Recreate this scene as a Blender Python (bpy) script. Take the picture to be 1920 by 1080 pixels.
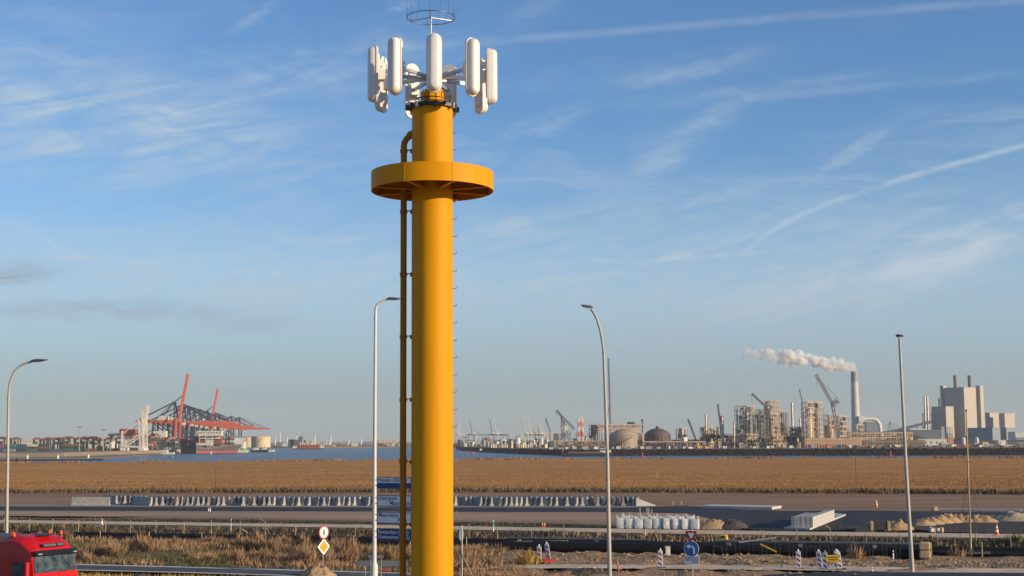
import bpy, bmesh, math, random
import numpy as np
from mathutils import Vector, Matrix, noise

random.seed(7)
R = math.radians
sc = bpy.context.scene
for o in list(bpy.data.objects):
    bpy.data.objects.remove(o)

# ------------------------------------------------------------------ camera
F, CX, CY, HC = 2600.0, 960.0, 540.0, 8.0
PITCH, ROLL = math.atan(287 / F), 0.006
fwd = Vector((0, math.cos(PITCH), math.sin(PITCH)))
r0, u0 = Vector((1, 0, 0)), Vector((0, -math.sin(PITCH), math.cos(PITCH)))
rgt = r0 * math.cos(ROLL) - u0 * math.sin(ROLL)
upv = u0 * math.cos(ROLL) + r0 * math.sin(ROLL)
cam = bpy.data.cameras.new('camera')
camo = bpy.data.objects.new('camera', cam)
sc.collection.objects.link(camo)
camo.matrix_world = Matrix(((rgt.x, upv.x, -fwd.x, 0), (rgt.y, upv.y, -fwd.y, 0), (rgt.z, upv.z, -fwd.z, HC), (0, 0, 0, 1)))
cam.sensor_width = 36.0
cam.lens = 36.0 * F / 1920
cam.clip_start, cam.clip_end = 0.5, 30000
sc.camera = camo

def ray(px, py):
    return fwd * F + rgt * (px - CX) - upv * (py - CY)
def G(px, py, z=0.0):
    r = ray(px, py); t = (z - HC) / r.z
    return Vector((r.x * t, r.y * t, z))
def V(px, py, d):
    r = ray(px, py); t = d / r.y
    return Vector((r.x * t, d, HC + r.z * t))

# ------------------------------------------------------------------ light
SUN_AZ, SUN_EL = 116.0, 13.0            # degrees clockwise from +Y, degrees above the horizon
SKY_STR, SUN_STR, EXPO = 0.115, 5.0, 0.12
sd = Vector((math.sin(R(SUN_AZ)) * math.cos(R(SUN_EL)), math.cos(R(SUN_AZ)) * math.cos(R(SUN_EL)), math.sin(R(SUN_EL))))
sun = bpy.data.lights.new('sun', 'SUN')
sun.energy, sun.angle, sun.color = SUN_STR, R(0.55), (1.0, 0.80, 0.54)
suno = bpy.data.objects.new('sun', sun)
suno.rotation_euler = sd.to_track_quat('Z', 'Y').to_euler()
suno.location = (0, 0, 60)
sc.collection.objects.link(suno)

class NT:
    """small helper for node maths"""
    def __init__(s, tree): s.t = tree
    def n(s, kind, **kw):
        nd = s.t.nodes.new(kind)
        for k, v in kw.items(): setattr(nd, k, v)
        return nd
    def link(s, a, b): s.t.links.new(a, b)
    def put(s, sock, v):
        if hasattr(v, 'is_linked') or hasattr(v, 'links'): s.t.links.new(v, sock)
        else: sock.default_value = v
    def m(s, op, a, b=0.0, c=0.0, clamp=False):
        nd = s.n('ShaderNodeMath', operation=op, use_clamp=clamp)
        s.put(nd.inputs[0], a); s.put(nd.inputs[1], b); s.put(nd.inputs[2], c)
        return nd.outputs[0]
    def ss(s, x, a, b, lo=0.0, hi=1.0):
        nd = s.n('ShaderNodeMapRange', interpolation_type='SMOOTHSTEP')
        s.put(nd.inputs['Value'], x); nd.inputs['From Min'].default_value = a; nd.inputs['From Max'].default_value = b
        nd.inputs['To Min'].default_value = lo; nd.inputs['To Max'].default_value = hi
        return nd.outputs['Result']
    def noise(s, vec, scale, detail=4, rough=0.55, dist=0.0):
        nd = s.n('ShaderNodeTexNoise')
        s.put(nd.inputs['Vector'], vec); nd.inputs['Scale'].default_value = scale
        nd.inputs['Detail'].default_value = detail; nd.inputs['Roughness'].default_value = rough
        nd.inputs['Distortion'].default_value = dist
        return nd.outputs['Fac']
    def comb(s, x, y, z=0.0):
        nd = s.n('ShaderNodeCombineXYZ'); s.put(nd.inputs[0], x); s.put(nd.inputs[1], y); s.put(nd.inputs[2], z)
        return nd.outputs[0]
    def mix(s, fac, a, b, blend='MIX'):
        nd = s.n('ShaderNodeMix', data_type='RGBA', blend_type=blend)
        s.put(nd.inputs[0], fac)
        for i, v in ((6, a), (7, b)):
            if isinstance(v, (tuple, list)): nd.inputs[i].default_value = (*v[:3], 1)
            else: s.t.links.new(v, nd.inputs[i])
        return nd.outputs[2]

world = bpy.data.worlds.new('World'); sc.world = world; world.use_nodes = True
wt = world.node_tree; wt.nodes.clear(); W = NT(wt)
sky = W.n('ShaderNodeTexSky', sky_type='NISHITA')
sky.sun_disc = False
sky.sun_elevation, sky.sun_rotation = R(SUN_EL), R(SUN_AZ)
sky.altitude, sky.air_density, sky.dust_density, sky.ozone_density = 0, 1.0, 0.35, 4.0
tc = W.n('ShaderNodeTexCoord')
sp = W.n('ShaderNodeSeparateXYZ'); W.link(tc.outputs['Generated'], sp.inputs[0])
dx, dy, dz = sp.outputs
az = W.m('ARCTAN2', dx, dy)                     # radians, 0 = north (+Y)
el = W.m('ARCSINE', dz)
hor = W.m('MAXIMUM', el, 0.02)
# cirrus sheet: project onto a high layer so that streaks flatten towards the horizon
inv = W.m('DIVIDE', 1.0, W.m('ADD', W.m('MAXIMUM', dz, 0.0), 0.07))
pu, pv = W.m('MULTIPLY', dx, inv), W.m('MULTIPLY', dy, inv)
rot = 0.30
cu = W.m('ADD', W.m('MULTIPLY', pu, math.cos(rot)), W.m('MULTIPLY', pv, math.sin(rot)))
cv = W.m('SUBTRACT', W.m('MULTIPLY', pv, math.cos(rot)), W.m('MULTIPLY', pu, math.sin(rot)))
warp = W.noise(W.comb(pu, pv), 1.1, 3, 0.5)
cv2 = W.m('ADD', cv, W.m('MULTIPLY', warp, 1.1))
n1 = W.noise(W.comb(W.m('MULTIPLY', cu, 0.45), W.m('MULTIPLY', cv2, 1.25), 3.1), 1.0, 7, 0.60, 0.6)
n2 = W.noise(W.comb(W.m('MULTIPLY', cu, 0.9), W.m('MULTIPLY', cv2, 3.6), 8.7), 1.6, 8, 0.64, 0.4)
fine = W.noise(W.comb(W.m('MULTIPLY', az, 10.0), W.m('MULTIPLY', el, 26.0), 1.0), 1.6, 9, 0.66, 0.8)
cir = W.m('MULTIPLY', W.ss(n1, 0.46, 0.78), W.ss(n2, 0.30, 0.72), 0)
cir = W.m('MULTIPLY', cir, 0.95)
def azel(px, py):
    r = ray(px, py).normalized()
    return math.atan2(r.x, r.y), math.asin(r.z)
warp2 = W.m('SUBTRACT', W.noise(W.comb(W.m('MULTIPLY', az, 6.0), W.m('MULTIPLY', el, 9.0), 4.0), 1.0, 5, 0.55), 0.5)
warp3 = W.m('SUBTRACT', W.noise(W.comb(W.m('MULTIPLY', az, 9.0), W.m('MULTIPLY', el, 22.0), 14.0), 1.3, 9, 0.68), 0.5)
azw = W.m('ADD', az, W.m('MULTIPLY', warp2, 0.05))
elw = W.m('ADD', el, W.m('ADD', W.m('MULTIPLY', warp2, 0.03), W.m('MULTIPLY', warp3, 0.034)))
def blob(px, py, rx, ry, tilt=0.0, soft=1.0):
    """soft elliptical bank of thin cloud centred on a sky direction"""
    a0, e0 = azel(px, py)
    da, de = W.m('SUBTRACT', azw, a0), W.m('SUBTRACT', elw, e0)
    c, s_ = math.cos(tilt), math.sin(tilt)
    p = W.m('DIVIDE', W.m('ADD', W.m('MULTIPLY', da, c), W.m('MULTIPLY', de, s_)), rx / F)
    q = W.m('DIVIDE', W.m('SUBTRACT', W.m('MULTIPLY', de, c), W.m('MULTIPLY', da, s_)), ry / F)
    r2 = W.m('ADD', W.m('MULTIPLY', p, p), W.m('MULTIPLY', q, q))
    return W.m('POWER', 2.718, W.m('MULTIPLY', r2, -soft))
def trail(pts, w0, w1, amp, rough=True):
    """contrail: a polyline of sky directions with a soft cross-section"""
    tot = None
    for (p, q) in zip(pts[:-1], pts[1:]):
        a0, e0 = azel(*p); a1, e1 = azel(*q)
        L2 = (a1 - a0) ** 2 + (e1 - e0) ** 2
        az_, el_ = W.m('ADD', az, W.m('MULTIPLY', warp2, 0.004)), W.m('ADD', el, W.m('MULTIPLY', warp2, 0.004))
        da, de = W.m('SUBTRACT', az_, a0), W.m('SUBTRACT', el_, e0)
        t = W.m('DIVIDE', W.m('ADD', W.m('MULTIPLY', da, a1 - a0), W.m('MULTIPLY', de, e1 - e0)), L2, clamp=True)
        ex = W.m('SUBTRACT', da, W.m('MULTIPLY', t, a1 - a0)); ey = W.m('SUBTRACT', de, W.m('MULTIPLY', t, e1 - e0))
        dist = W.m('SQRT', W.m('ADD', W.m('MULTIPLY', ex, ex), W.m('MULTIPLY', ey, ey)))
        g = W.ss(dist, 0.0, w0 / F, 1.0, 0.0)
        tot = g if tot is None else W.m('MAXIMUM', tot, g)
    return W.m('MULTIPLY', tot, W.m('MULTIPLY', W.ss(fine, 0.25, 0.65), amp))
streak = W.noise(W.comb(W.m('MULTIPLY', az, 7.0), W.m('ADD', W.m('MULTIPLY', el, 60.0), W.m('MULTIPLY', az, -14.0)), 2.0), 1.0, 8, 0.62, 1.2)
tx = W.m('MULTIPLY', W.ss(fine, 0.30, 0.68, 0.35, 1.1), W.ss(streak, 0.30, 0.66, 0.35, 1.2))
veil = W.m('MULTIPLY', blob(230, 235, 430, 115, -0.10), 0.78)
for b, a in ((blob(520, 160, 300, 60, 0.25), 0.50), (blob(330, 488, 420, 12, 0.0), 0.75), (blob(430, 522, 430, 11, 0.035), 0.75),
             (blob(380, 560, 620, 30, 0.02), 0.70), (blob(1290, 260, 120, 30, 0.62), 0.55), (blob(1170, 345, 130, 26, 0.3), 0.36), (blob(1250, 290, 45, 60, 0.5), 0.30),
             (blob(1010, 240, 90, 12, 0.25), 0.38), (blob(1290, 130, 160, 22, 0.12), 0.34), (blob(1430, 165, 260, 16, 0.08), 0.26), (blob(1560, 310, 120, 13, 0.52), 0.60),
             (blob(950, 440, 150, 40, 0.05), 0.75), (blob(1330, 452, 150, 11, 0.08), 0.62), (blob(1060, 520, 330, 26, 0.02), 0.75),
             (blob(1790, 485, 340, 52, 0.30), 1.15), (blob(1850, 415, 200, 26, 0.30), 0.85), (blob(1500, 550, 520, 46, 0.16), 0.85), (blob(1000, 25, 120, 30, 0.6), 0.22),
             (blob(740, 520, 90, 16, -0.2), 0.45), (blob(960, 500, 1300, 95, 0.03, 0.8), 0.62), (blob(1250, 400, 420, 60, 0.12), 0.50), (blob(700, 450, 200, 6, -0.01), 0.42), (blob(480, 35, 60, 10, 0.5), 0.40), (blob(735, 15, 25, 7, 0), 0.45)):
    veil = W.m('MAXIMUM', veil, W.m('MULTIPLY', b, a))
veil = W.m('MULTIPLY', veil, tx)
tr = trail([(560, 98), (820, 86), (1000, 72), (1280, 49), (1500, 30), (1760, 10), (2100, -14)], 13, 0, 0.24)
for t_ in (trail([(1396, 474), (1440, 436), (1500, 403), (1580, 372), (1700, 333), (1920, 272), (2150, 210)], 9, 0, 0.70),
           trail([(1010, 492), (1240, 486), (1400, 474), (1520, 464)], 7, 0, 0.45),
           trail([(1400, 184), (1600, 166), (1760, 152), (1960, 132), (2200, 110)], 15, 0, 0.20),
           trail([(30, 422), (80, 446), (150, 482)], 7, 0, 0.45), trail([(1640, 446), (1800, 442), (1960, 446)], 9, 0, 0.35),
           trail([(520, 448), (620, 450), (690, 446)], 6, 0, 0.35), trail([(0, 124), (260, 112), (380, 100)], 10, 0, 0.16)):
    tr = W.m('MAXIMUM', tr, t_)
lowv = W.ss(el, 0.21, 0.02, 0.0, 0.74)                 # thin veil thickening towards the horizon
dens = W.m('MAXIMUM', W.m('MULTIPLY', cir, 0.80), veil)
dens = W.m('SUBTRACT', 1.0, W.m('MULTIPLY', W.m('SUBTRACT', 1.0, dens), W.m('SUBTRACT', 1.0, tr)))
dens = W.m('SUBTRACT', 1.0, W.m('MULTIPLY', W.m('SUBTRACT', 1.0, dens), W.m('SUBTRACT', 1.0, lowv)), clamp=True)
dark = W.m('MULTIPLY', W.m('MAXIMUM', blob(40, 508, 75, 26, 0.0, 1.4), W.m('MULTIPLY', blob(200, 600, 300, 19, -0.03, 1.4), 0.8)), tx)
CLOUD, GREY = (3.9, 4.75, 5.5), (2.2, 2.75, 3.4)
skyb = W.mix(1.0, sky.outputs[0], (1.0, 1.16, 1.30), 'MULTIPLY')
skyc = W.mix(dens, skyb, W.mix(W.ss(el, 0.13, 0.0), CLOUD, (2.0, 2.4, 2.58)))
skyc = W.mix(W.m('MULTIPLY', dark, 0.75), skyc, GREY)
bg = W.n('ShaderNodeBackground'); W.link(skyc, bg.inputs['Color']); bg.inputs['Strength'].default_value = SKY_STR
wo = W.n('ShaderNodeOutputWorld'); W.link(bg.outputs[0], wo.inputs['Surface'])
world.cycles.sampling_method = 'MANUAL'; world.cycles.sample_map_resolution = 256
sc.view_settings.view_transform = 'Standard'; sc.view_settings.look = 'None'
sc.view_settings.gamma = 1.0; sc.view_settings.use_curve_mapping = False
sc.view_settings.exposure = EXPO
sc.cycles.use_denoising = True
sc.cycles.max_bounces = 10; sc.cycles.diffuse_bounces = 3; sc.cycles.glossy_bounces = 3; sc.cycles.volume_bounces = 10; sc.cycles.transparent_max_bounces = 12
sc.cycles.sample_clamp_indirect = 6

# ------------------------------------------------------------------ materials
MATS = {}
def mat(name, col, rough=0.6, metal=0.0, var=0.12, scale=2.0, bump=0.0, col2=None, stretch=(1, 1, 1), spec=0.5, bscale=None, coat=0.0, patch=None, rnd=0.0):
    m = bpy.data.materials.new(name); m.use_nodes = True
    N = NT(m.node_tree); bs = m.node_tree.nodes['Principled BSDF']
    bs.inputs['Roughness'].default_value = rough; bs.inputs['Metallic'].default_value = metal
    bs.inputs['Specular IOR Level'].default_value = spec
    if coat: bs.inputs['Coat Weight'].default_value = coat; bs.inputs['Coat Roughness'].default_value = 0.08
    t = N.n('ShaderNodeTexCoord'); mp = N.n('ShaderNodeMapping'); N.link(t.outputs['Object'], mp.inputs['Vector'])
    mp.inputs['Scale'].default_value = stretch
    v = mp.outputs[0]
    f = N.ss(N.noise(v, scale, 6, 0.62), 0.28, 0.72)
    a = tuple(max(0, c * (1 - var)) for c in col); b = col2 or tuple(min(1, c * (1 + var)) for c in col)
    c = N.mix(f, a, b)
    if patch:                                   # second, larger stain pattern
        c = N.mix(N.ss(N.noise(v, patch[1], 5, 0.6, 0.6), patch[2], patch[3]), c, patch[0])
    if rnd:                                     # each piece a little lighter or darker than the next
        oi = N.n('ShaderNodeObjectInfo'); q = N.ss(oi.outputs['Random'], 0.0, 1.0, 1 - rnd, 1 + rnd)
        c = N.mix(1.0, c, N.comb(q, q, q), 'MULTIPLY')
    N.link(c, bs.inputs['Base Color'])
    if bump:
        bp = N.n('ShaderNodeBump'); bp.inputs['Strength'].default_value = 1.0; bp.inputs['Distance'].default_value = bump
        N.link(N.noise(v, bscale or scale * 3, 6, 0.6), bp.inputs['Height']); N.link(bp.outputs[0], bs.inputs['Normal'])
    MATS[name] = m
    return m

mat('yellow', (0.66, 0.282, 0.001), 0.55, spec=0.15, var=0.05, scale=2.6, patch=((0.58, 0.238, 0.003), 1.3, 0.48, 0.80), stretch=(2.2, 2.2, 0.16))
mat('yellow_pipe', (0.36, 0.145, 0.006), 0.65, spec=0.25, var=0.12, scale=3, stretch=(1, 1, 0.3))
mat('radome', (0.74, 0.70, 0.64), 0.35, var=0.04, scale=3)
mat('galv', (0.42, 0.41, 0.40), 0.42, metal=0.55, var=0.15, scale=6)
mat('dark_steel', (0.05, 0.05, 0.055), 0.5, metal=0.3, var=0.3, scale=5)
mat('wire', (0.09, 0.09, 0.095), 0.45, metal=0.6)
mat('lamp_white', (0.60, 0.57, 0.52), 0.5, var=0.06, scale=2)
mat('lamp_galv', (0.40, 0.37, 0.32), 0.55, metal=0.1, var=0.12, scale=3, stretch=(1, 1, 0.3))
mat('lamp_head', (0.10, 0.095, 0.10), 0.45, var=0.15)
mat('lens', (0.35, 0.36, 0.36), 0.2, var=0.05)
mat('truck_red', (0.52, 0.008, 0.012), 0.4, var=0.05, coat=0.12, spec=0.3)
mat('truck_black', (0.015, 0.015, 0.018), 0.45, var=0.2)
mat('rubber', (0.02, 0.02, 0.02), 0.85, var=0.2)
mat('glass', (0.018, 0.030, 0.042), 0.22, var=0.5, scale=2.2, spec=0.4, col2=(0.10, 0.125, 0.14))  # mottled reflections painted into the base colour as paler noise
mat('chrome', (0.12, 0.12, 0.13), 0.25, metal=0.6)
mat('orange_lens', (0.75, 0.10, 0.02), 0.3)
mat('sign_white', (0.80, 0.80, 0.78), 0.45, var=0.03)
mat('sign_blue', (0.010, 0.055, 0.20), 0.45, var=0.05)
mat('sign_blue_light', (0.015, 0.14, 0.38), 0.45, var=0.05)
mat('sign_red', (0.36, 0.012, 0.025), 0.45, var=0.05)
mat('sign_orange', (0.82, 0.30, 0.005), 0.45, var=0.04)
mat('sign_yellow', (0.72, 0.42, 0.01), 0.5, var=0.05)
mat('sign_black', (0.02, 0.02, 0.02), 0.5)
mat('sign_green', (0.05, 0.28, 0.16), 0.5)
mat('sign_grey', (0.16, 0.18, 0.21), 0.5, var=0.1)
mat('concrete', (0.36, 0.34, 0.31), 0.85, var=0.22, scale=2.2, bump=0.01, rnd=0.22)
mat('concrete_pale', (0.50, 0.47, 0.43), 0.8, var=0.1, scale=1.3, bump=0.008)
mat('bag', (0.62, 0.60, 0.56), 0.7, rnd=0.12, var=0.10, scale=4, bump=0.02, bscale=7)
mat('hdpe', (0.013, 0.012, 0.012), 0.6, spec=0.25, var=0.3, scale=2)
mat('pipe_grey', (0.16, 0.16, 0.16), 0.5, metal=0.3, var=0.25, scale=2)
mat('fence_steel', (0.30, 0.26, 0.21), 0.6, metal=0.3, var=0.2)
mat('wood', (0.50, 0.36, 0.18), 0.7, var=0.2, scale=3, stretch=(4, 4, 0.3))
mat('sand_block', (0.52, 0.36, 0.19), 0.9, var=0.2, scale=3, bump=0.03)
mat('orange_plastic', (0.78, 0.16, 0.03), 0.5, var=0.08)
mat('red_plastic', (0.60, 0.03, 0.03), 0.5, var=0.08)
mat('sand', (0.42, 0.275, 0.15), 0.95, spec=0.12, var=0.22, scale=1.4, bump=0.06, bscale=5)
mat('dark_soil', (0.085, 0.075, 0.068), 0.95, spec=0.12, var=0.3, scale=1.4, bump=0.06, bscale=5)
mat('field', (0.54, 0.250, 0.075), 0.95, spec=0.12, var=0.22, scale=0.05, stretch=(0.35, 1.6, 1), bump=0.10, bscale=0.8, patch=((0.43, 0.205, 0.068), 0.03, 0.46, 0.72))
mat('straw', (0.31, 0.165, 0.062), 0.95, spec=0.1, var=0.2, scale=0.06, stretch=(0.4, 1.3, 1))
mat('scrub', (0.36, 0.215, 0.115), 0.9, var=0.30, scale=0.5)
mat('scrub_dark', (0.10, 0.082, 0.048), 0.9, var=0.4, scale=0.6)
mat('scrub_green', (0.115, 0.105, 0.035), 0.9, var=0.35, scale=0.6)
mat('scrub_gold', (0.46, 0.29, 0.08), 0.9, var=0.25, scale=0.7)
mat('asphalt', (0.052, 0.052, 0.058), 0.82, spec=0.12, var=0.25, scale=0.4, stretch=(0.4, 1, 1), bump=0.004, bscale=30)
mat('asphalt_old', (0.115, 0.108, 0.10), 0.88, spec=0.12, var=0.2, scale=0.5, bump=0.004, bscale=30)
mat('shoulder', (0.33, 0.265, 0.20), 0.92, spec=0.12, var=0.16, scale=0.3, stretch=(0.5, 1.5, 1), bump=0.03)
mat('soil', (0.33, 0.195, 0.11), 0.95, spec=0.12, var=0.20, scale=0.10, stretch=(0.35, 1.5, 1), bump=0.06, bscale=0.7)
mat('soil_pink', (0.43, 0.275, 0.18), 0.95, spec=0.12, var=0.18, scale=0.12, stretch=(0.4, 1.6, 1), bump=0.05, bscale=0.9)
mat('path', (0.66, 0.50, 0.34), 0.9, spec=0.12, var=0.12, scale=0.25, bump=0.01)
mat('road_paint', (0.66, 0.63, 0.56), 0.7, var=0.2, scale=1.0)
mat('bank_sand', (0.40, 0.29, 0.17), 0.95, spec=0.12, var=0.15, scale=0.03)
mat('beach', (0.32, 0.245, 0.18), 0.9, spec=0.12, var=0.12, scale=0.02)
mat('rock', (0.036, 0.028, 0.023), 0.95, spec=0.12, var=0.45, scale=0.22, bump=0.5, bscale=0.3)
mat('land', (0.20, 0.155, 0.11), 0.95, spec=0.12, var=0.25, scale=0.02)
mat('far_land', (0.16, 0.15, 0.13), 0.95, spec=0.12, var=0.25, scale=0.01)
# far things
mat('crane_red', (0.62, 0.12, 0.055), 0.55, var=0.12, scale=0.1)
mat('crane_blue', (0.025, 0.036, 0.060), 0.55, var=0.25, scale=0.1)
mat('crane_white', (0.66, 0.60, 0.52), 0.6, var=0.12, scale=0.1)
mat('crane_grey', (0.20, 0.205, 0.21), 0.6, var=0.15, scale=0.1)
mat('house_white', (0.66, 0.61, 0.52), 0.6, var=0.08, scale=0.1)
mat('hull_dark', (0.085, 0.075, 0.07), 0.55, var=0.2, scale=0.05)
mat('hull_black', (0.022, 0.022, 0.03), 0.5, var=0.2, scale=0.05)
mat('hull_red', (0.42, 0.055, 0.05), 0.6, var=0.15, scale=0.05)
mat('hull_green', (0.02, 0.33, 0.09), 0.5, var=0.08, scale=0.05)
mat('tank_beige', (0.62, 0.47, 0.31), 0.65, var=0.10, scale=0.08)
mat('tank_ribbed', (0.36, 0.29, 0.205), 0.6, var=0.25, scale=0.25, stretch=(3, 3, .5))
mat('tank_white', (0.66, 0.63, 0.57), 0.6, var=0.08, scale=0.1)
mat('tank_dark', (0.10, 0.082, 0.07), 0.65, var=0.15, scale=0.1, stretch=(3, 3, .4))
mat('steel_tan', (0.60, 0.42, 0.25), 0.6, var=0.3, scale=0.15, metal=0.1)
mat('steel_dim', (0.22, 0.155, 0.105), 0.65, var=0.35, scale=0.15, metal=0.1)
mat('steel_dark', (0.055, 0.05, 0.05), 0.65, var=0.35, scale=0.15)
mat('silver', (0.58, 0.50, 0.40), 0.5, metal=0.3, var=0.12, scale=0.2)
mat('chimney', (0.52, 0.49, 0.44), 0.8, var=0.08, scale=0.05)
mat('chimney_grey', (0.30, 0.285, 0.265), 0.8, var=0.08, scale=0.05)
mat('clad_grey', (0.42, 0.37, 0.31), 0.6, var=0.05, scale=0.04)
mat('clad_blue', (0.20, 0.24, 0.29), 0.55, var=0.06, scale=0.04)
mat('clad_dark', (0.11, 0.125, 0.15), 0.6, var=0.08, scale=0.04)
mat('stack_brown', (0.17, 0.135, 0.115), 0.7, var=0.15, scale=0.1)
mat('brick_tan', (0.48, 0.29, 0.19), 0.8, var=0.15, scale=0.1)
mat('coal', (0.035, 0.033, 0.035), 0.95, var=0.4, scale=0.1)
mat('roof_pale', (0.60, 0.56, 0.48), 0.7, var=0.08, scale=0.1)
for nm, c in (('c_red', (0.34, 0.07, 0.045)), ('c_brown', (0.20, 0.085, 0.05)), ('c_green', (0.05, 0.14, 0.10)), ('c_blue', (0.035, 0.07, 0.15)), ('c_grey', (0.30, 0.30, 0.28)), ('c_cream', (0.55, 0.46, 0.33)), ('c_orange', (0.48, 0.15, 0.04)), ('c_dark', (0.05, 0.06, 0.065))):
    mat(nm, c, 0.6, var=0.12, scale=0.3, rnd=0.25)

# ------------------------------------------------------------------ mesh helpers
COL = sc.collection
class MB:
    def __init__(s): s.v = []; s.f = []
    def add(s, vs, fs):
        o = len(s.v); s.v += [tuple(v) for v in vs]; s.f += [tuple(i + o for i in f) for f in fs]; return s
    def box(s, c, size, rz=0.0, taper=1.0):
        x, y, z = size[0] / 2, size[1] / 2, size[2] / 2
        cs, sn = math.cos(rz), math.sin(rz); vs = []
        for k, t in ((-1, 1.0), (1, taper)):
            for a, b in ((-1, -1), (1, -1), (1, 1), (-1, 1)):
                px, py = a * x * t, b * y * t
                vs.append((c[0] + px * cs - py * sn, c[1] + px * sn + py * cs, c[2] + k * z))
        return s.add(vs, [(3, 2, 1, 0), (4, 5, 6, 7), (0, 1, 5, 4), (1, 2, 6, 5), (2, 3, 7, 6), (3, 0, 4, 7)])
    def tube(s, p, q, r0_, r1_=None, n=8, cap=True):
        return s.path([p, q], [r0_, r0_ if r1_ is None else r1_], n, cap)
    def path(s, pts, rad, n=8, cap=True, closed=False):
        pts = [Vector(p) for p in pts]; m = len(pts)
        if not isinstance(rad, (list, tuple)): rad = [rad] * m
        vs = []; ref = None
        for i, p in enumerate(pts):
            if closed: t = pts[(i + 1) % m] - pts[i - 1]
            else: t = pts[min(i + 1, m - 1)] - pts[max(i - 1, 0)]
            t.normalize()
            if ref is None:
                ref = Vector((0, 0, 1)) if abs(t.z) < 0.9 else Vector((1, 0, 0))
            a = (ref - t * ref.dot(t))
            if a.length < 1e-4: a = t.orthogonal()
            a.normalize(); b = t.cross(a); ref = a
            for k in range(n):
                w = 2 * math.pi * k / n
                vs.append(p + (a * math.cos(w) + b * math.sin(w)) * rad[i])
        fs = []
        for i in range(m if closed else m - 1):
            for k in range(n):
                j = (i + 1) % m; k2 = (k + 1) % n
                fs.append((i * n + k, i * n + k2, j * n + k2, j * n + k))
        if cap and not closed:
            fs.append(tuple(range(n - 1, -1, -1))); fs.append(tuple((m - 1) * n + k for k in range(n)))
        return s.add(vs, fs)
    def bar(s, p, q, w, h=None):
        """square bar between two points"""
        p, q = Vector(p), Vector(q); h = h or w
        t = (q - p).normalized(); up = Vector((0, 0, 1)) if abs(t.z) < 0.95 else Vector((0, 1, 0))
        a = t.cross(up).normalized() * w / 2; b = a.cross(t).normalized() * h / 2
        vs = [e + sa * a + sb * b for e in (p, q) for sa, sb in ((-1, -1), (1, -1), (1, 1), (-1, 1))]
        return s.add(vs, [(3, 2, 1, 0), (4, 5, 6, 7), (0, 1, 5, 4), (1, 2, 6, 5), (2, 3, 7, 6), (3, 0, 4, 7)])
    def lathe(s, prof, n=24, c=(0, 0, 0), cap=True):
        vs = []; m = len(prof)
        for r_, z_ in prof:
            for k in range(n):
                w = 2 * math.pi * k / n
                vs.append((c[0] + r_ * math.cos(w), c[1] + r_ * math.sin(w), c[2] + z_))
        fs = [(i * n + k, i * n + (k + 1) % n, (i + 1) * n + (k + 1) % n, (i + 1) * n + k) for i in range(m - 1) for k in range(n)]
        if cap: fs += [tuple(range(n - 1, -1, -1)), tuple((m - 1) * n + k for k in range(n))]
        return s.add(vs, fs)
    def prism(s, poly, a, b, axis='y'):
        """poly of (p, q) extruded along an axis from a to b; y: poly is (x, z); z: poly is (x, y); x: poly is (y, z)"""
        f = {'y': lambda p, t: (p[0], t, p[1]), 'z': lambda p, t: (p[0], p[1], t), 'x': lambda p, t: (t, p[0], p[1])}[axis]
        n = len(poly)
        vs = [f(p, a) for p in poly] + [f(p, b) for p in poly]
        return s.add(vs, [tuple(range(n - 1, -1, -1)), tuple(range(n, 2 * n))] + [(i, (i + 1) % n, n + (i + 1) % n, n + i) for i in range(n)])
    def mesh(s, name, smooth=False):
        me = bpy.data.meshes.new(name); me.from_pydata(s.v, [], s.f)
        bm = bmesh.new(); bm.from_mesh(me); bmesh.ops.recalc_face_normals(bm, faces=bm.faces); bm.to_mesh(me); bm.free()
        if smooth:
            me.polygons.foreach_set('use_smooth', [True] * len(me.polygons)); me.set_sharp_from_angle(angle=R(38))
        return me
    def build(s, name, m, parent=None, smooth=False, bevel=0.0):
        me = s.mesh(name, smooth); me.materials.append(MATS[m] if isinstance(m, str) else m)
        o = bpy.data.objects.new(name, me); COL.objects.link(o)
        if parent is not None: o.parent = parent
        if bevel:
            b = o.modifiers.new('bevel', 'BEVEL'); b.width = bevel; b.segments = 2; b.limit_method = 'ANGLE'
        return o
def link_mesh(name, me, parent=None):
    o = bpy.data.objects.new(name, me); COL.objects.link(o); o.parent = parent; return o
def tag(o, label=None, cat=None, group=None, kind=None):
    for k, v in (('label', label), ('category', cat), ('group', group), ('kind', kind)):
        if v: o[k] = v
    return o
def thing(name, label, cat, loc, rz=0.0, group=None):
    o = bpy.data.objects.new(name, None); COL.objects.link(o)
    o.empty_display_size = 0.3; o.location = loc; o.rotation_euler = (0, 0, rz)
    return tag(o, label, cat, group)
def copy_tree(o, parent=None):
    c = o.copy(); COL.objects.link(c); c.parent = parent
    for ch in list(o.children): copy_tree(ch, c)
    return c
def text_mesh(body, size, extrude=0.004, align='LEFT'):
    cu_ = bpy.data.curves.new('lettering', 'FONT'); cu_.body = body; cu_.size = size; cu_.extrude = extrude; cu_.offset = size * 0.006; cu_.align_x = align
    ob = bpy.data.objects.new('lettering', cu_); COL.objects.link(ob)
    bpy.context.view_layer.update()
    me = bpy.data.meshes.new_from_object(ob.evaluated_get(bpy.context.evaluated_depsgraph_get()))
    bpy.data.objects.remove(ob); return me
def lettering(body, size, m, parent, x, z, y, align='LEFT', sx=1.0):
    """flat raised letters in the local xz plane, read from -y"""
    me = text_mesh(body, size, 0.004, align); me.materials.clear(); me.materials.append(MATS[m])
    o = link_mesh('lettering', me, parent); o.rotation_euler = (R(90), 0, 0); o.location = (x, y, z); o.scale = (sx, 1, 1)
    return o
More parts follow.
